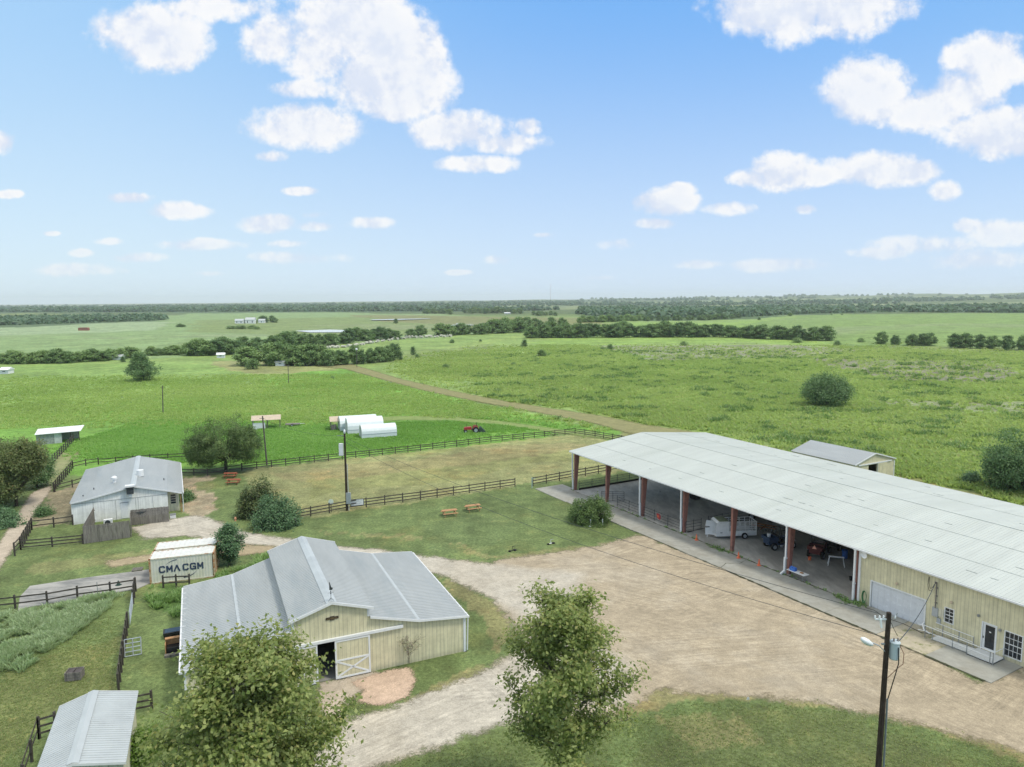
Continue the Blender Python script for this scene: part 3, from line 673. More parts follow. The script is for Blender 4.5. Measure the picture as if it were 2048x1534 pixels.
# closed end: walls with real openings
HOLES = [(46.98, 51.8, .06, 2.45), (53.5, 54.15, 1.32, 2.5), (56.42, 57.38, .25, 2.4), (58.05, 59.22, .45, 2.35)]
def wall_with_holes(name, u0, u1, ztop, holes, v0, v1, mt, parent, axis=0):
    """wall in the u direction built of butted pieces round the openings"""
    mb = MB(); cuts = sorted(holes)
    def bx(a, b, za, zb0, zb1):
        P = [(a, v0, za), (b, v0, za), (b, v1, za), (a, v1, za), (a, v0, zb0), (b, v0, zb1), (b, v1, zb1), (a, v1, zb0)]
        if axis: P = [(q[1], q[0], q[2]) for q in (P[3], P[2], P[1], P[0], P[7], P[6], P[5], P[4])]
        mb.quadbox(P)
    x = u0
    for (a, b, za, zb) in cuts:
        if a > x: bx(x, a, 0, ztop(x), ztop(a))
        if za > .01: bx(a, b, 0, za, za)
        bx(a, b, zb, ztop(a), ztop(b)); x = b
    bx(x, u1, 0, ztop(x), ztop(u1)); return mb.build(name, mt, parent)
wall_with_holes('wall', 45.62, 77.7, lambda u: ez(u) - .12, HOLES, -.06, .1, cream, pav)
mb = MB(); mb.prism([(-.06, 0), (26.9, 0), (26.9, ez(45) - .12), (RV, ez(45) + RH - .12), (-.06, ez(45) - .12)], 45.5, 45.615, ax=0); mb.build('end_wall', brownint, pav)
mb = MB(); mb.box(77.7, 77.85, -.05, 26.9, 0, 5.3).box(45.7, 77.7, 26.9, 27, 0, 5); mb.build('wall', cream, pav)
mb = MB(); mb.bar((45.75, -.1, 0), (45.75, -.1, ez(45.8) - .15), .2, .08, up=(0, 1, 0)); mb.build('corner_trim', white, pav)
mb = MB(); mb.bar((45.6, -.1, ez(45.6) - .28), (77, -.1, ez(77) - .28), .06, .16); mb.build('eave_trim', creamL, pav)
g = MB(); g.box(46.99, 51.79, .0, .05, .07, 2.44)
gd = g.build('garage_door', garagew, pav)
mb = MB()
for k in range(1, 4): mb.box(47.0, 51.78, -.008, -.001, .07 + .59 * k - .012, .07 + .59 * k + .012)
for j in range(8):
    for k in range(4): mb.box(47.08 + j * .59, 47.56 + j * .59, -.012, -.002, .15 + .59 * k, .56 + .59 * k)
mb.build('door_panels', mat('garage_relief', (.62, .65, .68), .5, .3, var=.03), gd)
mb = MB(); mb.box(46.86, 46.98, -.1, .02, 0, 2.57).box(51.8, 51.92, -.1, .02, 0, 2.57).box(46.98, 51.8, -.1, .02, 2.46, 2.57); mb.build('door_frame', white, gd)
def window(parent, u0, u1, z0, z1, nx, nz, vf=-.06, name='window', axis=0, fr=.07):
    def B(mb, a, b, c, d, e, f):
        mb.box(a, b, c, d, e, f) if not axis else mb.box(c, d, a, b, e, f)
    w = MB(); B(w, u0, u1, vf + .06, vf + .09, z0, z1); pane = None
    f = MB()
    for a in ((u0 - fr, u0, z0 - fr, z1 + fr), (u1, u1 + fr, z0 - fr, z1 + fr), (u0, u1, z0 - fr, z0), (u0, u1, z1, z1 + fr)): B(f, a[0], a[1], vf - .035, vf + .03, a[2], a[3])
    for i in range(1, nx): x = u0 + (u1 - u0) * i / nx; B(f, x - .013, x + .013, vf + .03, vf + .058, z0, z1)
    for i in range(1, nz): z = z0 + (z1 - z0) * i / nz; h = .03 if (i * 2 == nz) else .013; B(f, u0, u1, vf + .02, vf + .057, z - h, z + h)
    fo = f.build(name, white, parent); w.build('pane', glass, fo); return fo
window(pav, 53.5, 54.15, 1.32, 2.5, 2, 4); window(pav, 58.05, 59.22, .45, 2.35, 4, 4)
f = MB(); f.box(56.34, 56.42, -.1, .03, .2, 2.48).box(57.38, 57.46, -.1, .03, .2, 2.48).box(56.42, 57.38, -.1, .03, 2.4, 2.48); fr_ = f.build('door_frame', white, pav)
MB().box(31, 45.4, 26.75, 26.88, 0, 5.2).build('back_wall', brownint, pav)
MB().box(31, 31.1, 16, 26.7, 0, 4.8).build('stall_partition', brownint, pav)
d = MB(); d.box(56.42, 56.6, -.03, .02, .25, 2.4).box(57.3, 57.38, -.03, .02, .25, 2.4).box(56.6, 57.3, -.03, .02, 2.28, 2.4).box(56.6, 57.3, -.03, .02, .25, .4)
dd = d.build('door', white, pav); MB().box(56.6, 57.3, -.01, .01, .4, 2.28).build('pane', glass, dd); MB().box(56.47, 56.52, -.09, -.03, 1.15, 1.3).build('handle', blackp, dd)
MB().box(56.88, 57.02, -.017, -.011, 1.72, 1.82).build('notice', white, dd)
for (u, z) in ((49.35, 3.0), (54.0, 3.05), (56.1, 2.75), (57.7, 2.2)):
    l = MB(); l.lathe([(.07, 0), (.11, .05), (.1, .18), (.04, .22)], (u, -.2, z)); l.box(u - .05, u + .05, -.15, -.06, z + .03, z + .14)
    l.build('wall_lamp', mat('lamp_body', (.55, .45, .33), .5, .4) if u < 55 else steel, pav)
mb = MB(); mb.tube((52.75, -.2, 2.2), (52.75, -.2, 4.35), .05); mb.tube((52.75, -.2, 4.35), (52.68, -.33, 4.45), .09, .06)
for z in (2.6, 3.2, 3.9): mb.box(52.68, 52.82, -.22, -.06, z, z + .06)
ms = mb.build('service_mast', mat('weathered_conduit', (.16, .15, .14), .7, .3), pav)
mb = MB(); mb.path([(52.7, -.3, 4.4), (52.5, -.35, 3.9), (52.3, -.3, 3.75), (52.15, -.25, 4.1), (52.1, -.15, 4.7)], .018).path([(52.7, -.3, 4.35), (52.45, -.3, 3.6), (52.2, -.3, 3.55), (52.05, -.25, 4.0), (52.05, -.15, 4.6)], .018); mb.build('cable', blackp, ms)
MB().box(52.5, 52.98, -.22, -.06, 1.45, 2.2).build('meter_box', galv, pav); MB().box(53.0, 53.4, -.16, -.06, 1.6, 2.25).build('fuse_box', creamL, pav); MB().box(52.92, 53.2, -.2, -.06, .95, 1.4).build('disconnect_box', galv, pav)
mb = MB(); mb.lathe([(.02, -.04), (.2, 0), (.29, .07), (.3, .08), (.28, .08), (.19, .02), (.02, -.02)], (0, 0, 0), 16)
mb.v = [(46.3 + x, -.32 - z, 4.75 + y) for x, y, z in mb.v]; mb.tube((46.3, -.1, 4.55), (46.3, -.28, 4.7), .03); mb.build('satellite_dish', white, pav)
mb = MB(); mb.tube((58.6, 4.0, ez(58.6) + .45), (58.6, 4.0, ez(58.6) + .85), .04); mb.bar((58.5, 4, ez(58.6) + .85), (58.75, 4, ez(58.6) + .85), .05, .05); mb.build('vent_pipe', steel, pav)

# ---- pipe rails of the arena
def pinv(px, py, z=0.04):
    p = at(px, py, z) - PO; return p.x * math.cos(PA) + p.y * math.sin(PA), -p.x * math.sin(PA) + p.y * math.cos(PA)
def fence(name, label, pts, h=1.3, rails=3, sp=2.45, mt=None, cat='fence', group=None, pw_=.13, rw=.04, rh=.13, pipe=False, curb=None, top=None, post_h=None, rail_z=None, kind='post', mesh=False):
    pts = [Vector((p[0], p[1], 0)) for p in pts]; o = pts[0].copy(); root = thing(name, label, cat, o, 0, group)
    pts = [p - o for p in pts]; mt = mt or postwood; ph = post_h or h + .05; P = []
    for a, b in zip(pts[:-1], pts[1:]):
        n = max(1, round((b - a).length / sp))
        for i in range(n + (1 if b is pts[-1] else 0)): P.append(a + (b - a) * i / n)
    base = [tz(p.x + o.x, p.y + o.y) for p in P]
    for p, zb in zip(P, base):
        m_ = MB(); j = rnd.uniform(-.03, .03)
        if pipe: m_.tube((0, 0, -.1), (0, 0, ph), pw_ / 2, pw_ / 2, 8)
        else: m_.quadbox([(-pw_/2, -pw_/2, -.1), (pw_/2, -pw_/2, -.1), (pw_/2, pw_/2, -.1), (-pw_/2, pw_/2, -.1)] + [(x + j, y, ph + rnd.uniform(-.04, .04)) for x, y in ((-pw_/2, -pw_/2), (pw_/2, -pw_/2), (pw_/2, pw_/2), (-pw_/2, pw_/2))])
        q = m_.build('post', mt, root); q.location = (p.x, p.y, zb)
    zs = rail_z or [h * (k + 1) / (rails + .15) - .06 for k in range(rails)]
    for z in zs:
        m_ = MB()
        for a, b, za, zb in zip(P[:-1], P[1:], base[:-1], base[1:]):
            d = (b - a).normalized(); n_ = Vector((-d.y, d.x, 0)) * (-(pw_ / 2 + rw / 2) if not pipe else 0); s1, s2 = rnd.uniform(-.02, .02), rnd.uniform(-.02, .02)
            A = Vector((a.x, a.y, z + za + s1)) + n_; B = Vector((b.x, b.y, z + zb + s2)) + n_
            if pipe: m_.tube(A, B, rh / 2, rh / 2, 6)
            else: m_.bar(A + d * .004, B - d * .004, rw, rh)
        m_.build('rail', mt, root)
    if curb:
        m_ = MB()
        for a, b in zip(pts[:-1], pts[1:]): m_.bar(a + Vector((0, 0, .14)), b + Vector((0, 0, .14)), .1, .26)
        m_.build('kick_board', curb, root)
    return root
pk = dict(pipe=True, mt=darksteel, pw_=.07, rh=.045, rails=4, h=1.45, sp=2.4)
tarred = mat('tarred_board', (.035, .033, .03), .9, .1)
fence('pipe_fence', 'dark pipe rail with a black kick board across the open gable end of the arena', [pw(.45, .5), pw(.45, 26.6)], curb=tarred, cat='fence', group='pipe rails of the arena', **pk)
ga = pinv(1249, 1014); gb = pinv(1365, 1066)
fence('pipe_fence', 'dark pipe rail along the near open side of the arena beside the bush', [pw(9.9, .15), pw(22.4, .15)], cat='fence', group='pipe rails of the arena', **pk)
g1 = pinv(1416, 1055)
fence('pipe_fence', 'dark pipe rail crossing the arena behind the white livestock trailer', [pw(g1[0], g1[1]), pw(g1[0] + .3, g1[1] + 14)], curb=tarred, cat='fence', group='pipe rails of the arena', **pk)
fence('pipe_fence', 'short dark pipe rail panel beside the fourth column of the arena', [pw(22.9, .3), pw(23.1, 2.6)], cat='fence', group='pipe rails of the arena', **{**pk, 'sp': 1.3})
strip('arena_kerb', [pw(22.9, .5), pw(g1[0], g1[1])], .35, tarred, z=.06)
def pipe_gate(label, a, b, h=1.35, bars=6, mt=None, zb=.15, lean=0, group='metal gates', r=.025):
    a = Vector(a); b = Vector(b); L = (b - a).length; root = thing('pipe_gate', label, 'gate', (a.x, a.y, tz(a.x, a.y)), math.atan2((b - a).y, (b - a).x), group); mt = mt or darksteel
    f = MB()
    for x in (0, L / 2, L): f.tube((x, lean * 0, zb), (x, lean, zb + h), r * 1.25, n=6)
    f.build('frame', mt, root)
    for k in range(bars):
        t = k / (bars - 1); MB().tube((0, lean * t, zb + h * t), (L, lean * t, zb + h * t), r, n=6).build('bar', mt, root)
    return root
pipe_gate('dark six-bar pipe gate standing open beside the second arena column', at(1203, 1003), at(1248, 1004), 1.3)

# ---- fences round the lots
fence('board_fence', 'dark three-board fence along the front of the tan paddock behind the two picnic tables', [at(583, 1040), at(695, 1019), at(841, 1000), at(1030, 973)], group='dark board fences')
fence('board_fence', 'dark three-board fence from the green gate post into the open end of the arena', [at(1066, 972), at(1144, 957), at(1222, 943), at(1330, 924)], group='dark board fences', h=1.4)
fence('board_fence', 'long dark fence along the far edge of the tan paddock below the white tunnels', [at(484, 941), at(600, 928), at(841, 902), at(982, 885), at(1150, 868)], group='dark board fences', h=1.25)
fence('board_fence', 'dark fence running down from the far paddock corner to behind the arena roof', [at(1150, 868), at(1190, 874), at(1300, 893)], group='dark board fences', h=1.25)
fence('board_fence', 'dark fence behind the round tree and the two red picnic tables', [at(361, 950), at(415, 951), at(484, 941)], group='dark board fences', h=1.1, rails=2)
fence('board_fence', 'low dark fence along the bright field behind the white ranch house', [at(197, 929), at(300, 921), at(372, 917)], group='dark board fences', h=1.1, rails=2)
fence('board_fence', 'dark fence with close posts slanting beside the two-rut dirt track', [at(146, 938), at(108, 984)], group='dark board fences', h=1.45, rails=3, sp=1.6)
fence('board_fence', 'short two-rail fence at the top corner of the ranch house yard', [at(146, 938), at(172, 932), at(197, 929)], group='dark board fences', h=1.2, rails=2)
fence('board_fence', 'dark rail fence crossing to the upper left corner of the ranch house', [at(110, 984), at(145, 975), at(166, 969)], group='dark board fences', h=1.2, rails=2)
fence('board_fence', 'dark close-post fence at the lower left beside the mouth of the dirt track', [at(64, 1060), at(42, 1100), at(30, 1112)], group='dark board fences', h=1.5, rails=3, sp=1.4)
fence('board_fence', 'dark rail fence from the track to the lower left corner of the ranch house', [at(64, 1060), at(108, 1055), at(146, 1050)], group='dark board fences', h=1.3, rails=2)
fence('board_fence', 'dark low rail fence running to the grey privacy fence from the dirt track', [at(42, 1100), at(105, 1094), at(166, 1088)], group='dark board fences', h=1.2, rails=3, sp=4)
fence('board_fence', 'dark close-post fence leading up to the far grey roofed shelter', [at(101, 932), at(147, 884)], group='dark board fences', h=1.5, rails=3, sp=2.0)
fence('board_fence', 'dark rail fence between the concrete pad and the pale green weeds', [at(-60, 1226), at(31, 1217), at(95, 1209), at(155, 1198), at(221, 1189), at(270, 1181)], group='dark board fences', h=1.25, rails=2, sp=2.9)
fence('board_fence', 'short dark fence running down from the concrete pad fence to the silver gate', [at(272, 1183), at(269, 1196), at(267, 1208)], group='dark board fences', h=1.4, rails=3, sp=1.2)
pipe_gate('closed silver gate in line with the fence at the right of the pale weeds', at(266, 1212), at(260, 1252), 1.15, 6, galv, group='metal gates')
fence('board_fence', 'dark close-post fence running down to the small grey roofed shed', [at(256, 1256), at(252, 1288), at(247, 1316), at(243, 1345), at(238, 1384)], group='dark board fences', h=1.4, rails=3, sp=1.35)
pipe_gate('silver five-bar gate standing open and leaning beside the dark fence', at(250, 1316), at(283, 1310), 1.25, 5, galv, .1, lean=.35, group='metal gates', r=.035)
fence('board_fence', 'small dark fence standing in front of the lettered shipping container', [at(327, 1176), at(353, 1174), at(379, 1173)], group='dark board fences', h=1.25, rails=2, sp=3)
fence('board_fence', 'dark three-board fence at the right of the small grey roofed shed', [at(268, 1428), at(304, 1420)], group='dark board fences', h=1.4, rails=3, sp=1.8)
fence('board_fence', 'dark three-board fence at the left of the small grey roofed shed', [at(79, 1478), at(112, 1468)], group='dark board fences', h=1.5, rails=3, sp=1.8)
fence('board_fence', 'dark posts and wire mesh slanting off the lower left corner of the photo', [at(79, 1478), at(64, 1524), at(48, 1575)], group='dark board fences', h=1.4, rails=2, sp=1.7)
# green-white gate post by the paddock opening
r = thing('gate_post', 'pale green pipe post at the paddock opening', 'post', at(1064, 976)); MB().tube((0, 0, 0), (0, 0, 1.6), .07).tube((.0, 0, 1.5), (.5, -.1, 1.5), .03).build('post', mat('pale_green_paint', (.35, .48, .44), .5, .3), r)

# ---- the cream barn with the raised middle
BO = at(931, 1302); BA = RAD(24)
barn = framed('cream_barn', 'cream metal barn with raised centre roof and white crossed sliding door', 'barn', BO, BA)
W0, WD = -20.45, 15.45
PR_ = [(0, 2.95), (-3.87, 3.4), (-7.65, 4.42)]; PL_ = [(-20.45, 2.95), (-16.6, 3.4), (-13.25, 4.42)]
MR = [(-7.4, 5.18), (-10.42, 6.12), (-13.45, 5.18)]
def roofpiece(mb, p0, p1, v0=-.22, v1=15.75, t=.07, per=.305, rb=True):
    (a, za), (b, zb) = (p0, p1) if p0[0] < p1[0] else (p1, p0)
    slab(mb, [(a, v0, za), (b, v0, zb), (b, v1, zb), (a, v1, za)], t)
    if rb: ribs(mb, lambda y: (a, y, za + .004), lambda y: (b, y, zb + .004), (v0 + .06, v1 - .06), per, .018, .045)
for nm, seq in (('roof', [(.17, 2.97)] + PR_[1:]), ('roof', [(-20.62, 2.97)] + PL_[1:])):
    mb = MB()
    for p, q in zip(seq[:-1], seq[1:]): roofpiece(mb, (p[0], p[1] + .07), (q[0], q[1] + .07))
    rf = mb.build('roof', roofG, barn)
    k = seq[1]; MB().box(k[0] - .12, k[0] + .12, -.2, 15.7, k[1] + .085, k[1] + .105).build('roof_seam', roofL, rf)
mb = MB(); roofpiece(mb, MR[0], MR[1]); roofpiece(mb, MR[2], MR[1]); rf = mb.build('raised_roof', roofG, barn)
MB().prism([(-10.8, 6.03), (-10.42, 6.16), (-10.04, 6.03), (-10.04, 6.06), (-10.42, 6.2), (-10.8, 6.06)], -.22, 15.75).build('ridge_cap', roofL, rf)
# front wall pieces
def gable(name, prof, v0, v1, mt, parent): return MB().prism(prof, v0, v1).build(name, mt, parent)
gable('wall', [(-.02, 0), (-.02, 2.93), (-3.87, 3.37), (-7.65, 4.38), (-7.65, 0)], 0, .1, cream, barn)
gable('wall', [(-20.43, 0), (-13.25, 0), (-13.25, 4.38), (-16.6, 3.37), (-20.43, 2.93)], 0, .1, cream, barn)
gable('wall', [(-7.66, 3.05), (-7.66, 5.1), (-10.42, 5.98), (-13.24, 5.1), (-13.24, 3.05)], 0, .1, cream, barn)
mb = MB(); mb.prism([(-.02, 0), (-.02, 2.93), (-3.87, 3.37), (-7.65, 4.38), (-7.65, 5.1), (-10.42, 5.98), (-13.25, 5.1), (-13.25, 4.38), (-16.6, 3.37), (-20.43, 2.93), (-20.43, 0)], WD - .1, WD); mb.box(-.12, -.02, .11, WD - .11, 0, 2.93); mb.box(-20.43, -20.33, .11, WD - .11, 0, 2.93)
mb.box(-7.75, -7.66, .11, WD - .11, 4.3, 5.1); mb.box(-13.24, -13.15, .11, WD - .11, 4.3, 5.1); mb.build('wall', cream, barn)
mb = MB(); mb.box(-20.3, -.13, .12, WD - .12, -.1, .05); mb.build('floor', concrete2, barn)
mb = MB()
for k in range(4): mb.box(-8.2, -8.05, 2 + k * 3.3, 2.15 + k * 3.3, .05, 4.2); mb.box(-12.8, -12.65, 2 + k * 3.3, 2.15 + k * 3.3, .05, 4.2)
mb.box(-8.2, -8.1, 2.2, 13, .05, 1.6).box(-12.75, -12.65, 2.2, 13, .05, 1.6).build('stall_partition', brownint, barn)
def trim(pts, w=.2, v=-.24, t=.05, nm='gable_trim'):
    mb = MB()
    for (a, za), (b, zb) in zip(pts[:-1], pts[1:]): mb.quadbox([(a, v, za - w), (b, v, zb - w), (b, v + t, zb - w), (a, v + t, za - w), (a, v, za), (b, v, zb), (b, v + t, zb), (a, v + t, za)] if a < b else [(b, v, zb - w), (a, v, za - w), (a, v + t, za - w), (b, v + t, zb - w), (b, v, zb), (a, v, za), (a, v + t, za), (b, v + t, zb)])
    return mb.build(nm, white, barn)
for v in (-.272, 15.76):
    trim([(.18, 3.06), (-3.87, 3.49), (-7.62, 4.5)], .17, v); trim([(-20.63, 3.06), (-16.6, 3.49), (-13.3, 4.5)], .17, v); trim([(-7.35, 5.2), (-10.42, 6.15), (-13.5, 5.2)], .2, v)
MB().box(-.16, .0, -.05, 0, 0, 2.95).box(0, .05, -.05, .14, 0, 2.95).build('corner_trim', white, barn); MB().box(-20.45, -20.3, -.05, 0, 0, 2.95).build('corner_trim', white, barn)
mb = MB(); mb.box(-7.8, -7.64, -.06, -.004, 4.45, 5.08).box(-13.26, -13.1, -.06, -.004, 4.45, 5.08).build('raised_wall_trim', white, barn)
mb = MB(); mb.box(.18, .3, -.2, 15.7, 2.86, 2.98); mb.tube((.2, -.12, 2.88), (.12, -.12, .15), .05)
for k in range(12): mb.box(.06, .31, .3 + k * 1.35, .34 + k * 1.35, 3.045, 3.06)
mb.build('gutter', white, barn)
mb = MB(); mb.box(-20.75, -20.63, -.2, 15.7, 2.86, 2.98)
for k in range(14): mb.box(-20.76, -20.35, .3 + k * 1.15, .34 + k * 1.15, 3.05, 3.075)
mb.build('gutter', white, barn)
MB().box(-15.4, -5.1, -.2, -.02, 3.08, 3.28).build('door_track', white, barn)
def sliding(u0, u1, z0=.08, z1=3.04):
    p = MB().box(u0, u1, -.14, -.09, z0, z1).build('sliding_door', cream, barn); f = MB(); w = .13; a, b = -.175, -.142; zm = z0 + (z1 - z0) * .45
    f.box(u0, u0 + w, a, b, z0, z1).box(u1 - w, u1, a, b, z0, z1).box(u0 + w, u1 - w, a, b, z0, z0 + w).box(u0 + w, u1 - w, a, b, z1 - w, z1).box(u0 + w, u1 - w, a, b, zm, zm + w)
    for (x0, x1) in ((u0 + w, u1 - w), (u1 - w, u0 + w)): f.bar((x0, -.155, z0 + w), (x1, -.155, zm), .02, .13)
    f.build('cross_brace', white, p); MB().box(u0 + .02, u0 + .07, -.22, -.176, 1.2, 1.35).build('handle', steel, p)
sliding(-10.3, -7.68); sliding(-14.15, -11.55)
mb = MB(); mb.box(-10.85, -10.5, -.05, -.01, 4.72, 4.9).box(-10.28, -9.93, -.05, -.01, 4.72, 4.9).box(-10.55, -10.23, -.06, -.012, 4.66, 4.95); mb.lathe([(.14, -.03), (.14, .0)], (0, 0, 0), 16)
sg = mb.build('barn_sign', mat('dark_sign', (.045, .032, .022), .6, .3), barn)
mb = MB(); mb.box(-10.8, -10.0, -.068, -.062, 4.79, 4.805).box(-10.5, -10.28, -.068, -.062, 4.86, 4.87).box(-10.5, -10.28, -.068, -.062, 4.73, 4.74).build('sign_lettering', mat('sign_gold', (.35, .26, .12), .5, .4), sg)
vane = thing('weather_vane', 'small dark weather vane on the front peak of the cream barn', 'weather vane', BO + Vector((-10.42 * math.cos(BA), -10.42 * math.sin(BA), 6.16)), BA)
ironm = mat('dark_iron', (.05, .06, .06), .6, .3)
MB().tube((0, 0, 0), (0, 0, 1.05), .018, n=6).tube((-.22, 0, -.06), (0, 0, .22), .015, n=5).tube((.22, 0, -.06), (0, 0, .22), .015, n=5).build('rod', ironm, vane)
mb = MB(); mb.lathe([(.01, .48), (.06, .53), (.01, .59)], n=8).lathe([(.01, .62), (.055, .67), (.01, .72)], n=8).tube((-.22, 0, .6), (.22, 0, .6), .012, n=5).tube((0, -.22, .6), (0, .22, .6), .012, n=5); mb.build('compass_arms', ironm, vane)
mb = MB(); mb.prism([(-.1, .82), (.12, .8), (.16, .95), (.05, 1.0), (-.02, 1.28), (-.06, 1.42), (-.1, 1.4), (-.09, 1.2)], -.012, .012); mb.build('figure', ironm, vane)

# ---- white ranch house on the left
HO = at(145, 1050); HA = RAD(25.7); HD = 19.6
house = framed('ranch_house', 'long white low house with grey metal roof and a vent fan on its front gable', 'house', HO, HA)
HP = [(0, 2.85), (1.84, 3.12), (7.04, 4.2), (11.0, 3.15), (12.75, 2.62)]
for seq, nm in ((HP[:3], 'roof'), (HP[2:][::-1], 'roof')):
    mb = MB()
    for i, (p, q) in enumerate(zip(seq[:-1], seq[1:])):
        pp = (p[0] - .12, p[1]) if p == HP[0] else ((p[0] + .12, p[1]) if p == HP[-1] else p)
        roofpiece(mb, (pp[0], pp[1] + .07), (q[0], q[1] + .07), -.25, HD + .2, .07, .38 if i == 0 else .6)
    mb.build(nm, roofG, house)
MB().prism([(6.7, 4.24), (7.04, 4.32), (7.38, 4.24), (7.38, 4.27), (7.04, 4.36), (6.7, 4.27)], -.26, HD + .22).build('ridge_cap', roofL, house)
for v in (-.3, HD + .22):
    mb = MB()
    for p, q in zip(HP[:-1], HP[1:]): mb.quadbox([(p[0], v, p[1] - .1), (q[0], v, q[1] - .1), (q[0], v + .05, q[1] - .1), (p[0], v + .05, p[1] - .1), (p[0], v, p[1] + .09), (q[0], v, q[1] + .09), (q[0], v + .05, q[1] + .09), (p[0], v + .05, p[1] + .09)])
    mb.build('gable_trim', white, house)
MB().prism([(0, 0), (11, 0), (11, 3.1), (7.04, 4.16), (1.84, 3.08), (0, 2.82)], 0, .1).build('wall', whitewall, house)
mb = MB(); mb.box(0, .1, .11, HD, 0, 2.82).box(10.9, 11, .11, HD, 0, 3.0); mb.prism([(0, 0), (12.7, 0), (12.7, 2.6), (11, 3.1), (7.04, 4.16), (1.84, 3.08), (0, 2.82)], HD - .1, HD - .005); mb.build('wall', whitewall, house)
# enclosed porch end
MB().box(11.01, 12.35, .9, 1.0, 0, 2.65).box(12.25, 12.35, 1.01, 6, 0, 2.65).build('porch_wall', creamL, house)
for k in range(4): MB().box(11.35, 11.95, .86, .895, 1.05 + k * .33, 1.3 + k * .33).build('window', glass, house)
MB().box(12.5, 12.62, .0, .12, 0, 2.6).box(12.5, 12.6, 6, 6.1, 0, 2.6).box(12.5, 12.6, 12, 12.1, 0, 2.6).build('porch_post', mat('brown_post', (.32, .19, .09), .8, .2), house)
MB().tube((12.82, -.15, 2.6), (12.82, -.15, .05), .045).box(12.85, 12.96, -.2, HD, 2.52, 2.64).build('gutter', white, house)
mb = MB(); mb.box(0, 10.98, -.03, -.002, 2.62, 2.68)
for u in (2.4, 4.9, 7.2, 7.5, 9.2): mb.box(u, u + .05, -.03, -.002, 0.05, 2.6)
mb.build('wall_batten', mat('batten_grey', (.42, .43, .41), .6, .3), house)
dr = MB().box(5.5, 6.3, -.05, -.002, .1, 2.1).build('door', white, house); MB().box(5.4, 6.4, -.06, -.003, 2.12, 2.2).build('lintel', steel, dr)
def cyl(nm, u, v, z, r, h, mt, cap=True):
    m_ = MB(); m_.lathe([(r, 0), (r, h)] if not cap else [(r * .6, 0), (r * .6, h * .6), (r, h * .62), (r * 1.02, h * .85), (r * .5, h)], (u, v, z), 14); return m_.build(nm, mt, house)
cyl('turbine_vent', 4.6, 5.2, 3.6, .36, 1.05, white); cyl('round_vent', 7.7, 6.2, 4.1, .45, .85, white, False)
mb = MB(); mb.box(6.3, 7.1, -.75, -.28, 3.35, 3.95); mb.box(6.2, 7.2, -.85, -.2, 4.15, 4.28).box(6.3, 7.1, -.8, -.3, 3.98, 4.1); mb.build('exhaust_fan', darksteel, house)
mb = MB(); mb.box(6.15, 7.25, -.9, -.15, 4.281, 4.5).box(6.5, 6.9, -.6, -.3, 2.95, 3.34); mb.tube((6.35, -.3, 3.4), (6.1, -.2, 2.7), .02); mb.build('fan_hood', white, house)
for (u, v, z) in ((2.2, 4.5, 3.2), (1.2, 1.8, 3.0), (10.6, 5.5, 3.3)): cyl('vent_pipe', u, v, z, .06, .3, darksteel, False)
# things by the house
def plankfence(label, pts, h):
    o = Vector(pts[0]); root = thing('privacy_fence', label, 'fence', o, 0, 'grey privacy fence panels')
    for a, b in zip(pts[:-1], pts[1:]):
        a = Vector(a) - o; b = Vector(b) - o; d = (b - a); L = d.length; d.normalize(); n = int(L / .15); mb = MB()
        for k in range(n):
            p = a + d * (k * L / n + .006); q = a + d * ((k + 1) * L / n - .006); hh = h + rnd.uniform(-.03, .03); e = Vector((-d.y, d.x, 0)) * .012 * (1 + rnd.random())
            P = [p - e, q - e, q + e, p + e]; mb.quadbox([(c.x, c.y, .03) for c in P] + [(c.x, c.y, hh) for c in P])
        mb.build('boards', greywood, root); mb = MB()
        e = Vector((-d.y, d.x, 0)) * .06
        for z in (.4, h - .4): mb.bar(a + e + Vector((0, 0, z)), b + e + Vector((0, 0, z)), .05, .09)
        mb.build('rail', greywood, root)
    return root
q1, q2, q3, q4 = at(168, 1088), at(261, 1075), at(263, 1051), at(339, 1043)
plankfence('weathered grey plank fence screening the air conditioner, nearest the camera', [at(190, 1046), q1, q2], 2.1)
plankfence('weathered grey plank fence beside the porch with a dark plaque on it', [q2 + Vector((.08, .08, 0)), q3, q4], 2.0)
pc = q3 + (q4 - q3) * .26; dd_ = (q4 - q3).normalized(); nn = Vector((dd_.y, -dd_.x, 0))
pl = thing('plaque', 'dark bat-shaped plaque hung on the grey plank fence', 'sign', pc + nn * .05 + Vector((0, 0, 1.55)), math.atan2(dd_.y, dd_.x))
MB().prism([(-.6, .12), (-.15, .1), (0, .16), (.15, .1), (.6, .12), (.3, -.05), (.12, -.08), (0, -.2), (-.12, -.08), (-.3, -.05)], -.03, 0).build('board', ironm, pl)
ac = thing('air_conditioner', 'white outdoor air conditioner unit beside the ranch house wall', 'air conditioner', at(217, 1052), HA)
MB().box(-.5, .5, -.2, .2, .1, .9).build('case', white, ac, bevel=.02); m_ = MB(); m_.lathe([(.3, 0), (.32, .03), (.28, .03), (.05, .01)], n=20); m_.v = [(x - .05, -.2 - z, y + .5) for x, y, z in m_.v]; m_.build('fan_grille', darksteel, ac)
MB().box(-.45, -.35, -.2, .2, 0, .1).box(.35, .45, -.2, .2, 0, .1).build('feet', steel, ac)
tp = thing('cooler_box', 'small white box on the ground at the end of the privacy fence', 'box', at(346, 1036), HA); MB().box(-.35, .35, -.25, .25, 0, .45).build('body', white, tp, bevel=.03); MB().box(-.37, .37, -.27, .27, .45, .55).build('lid', steel, tp)
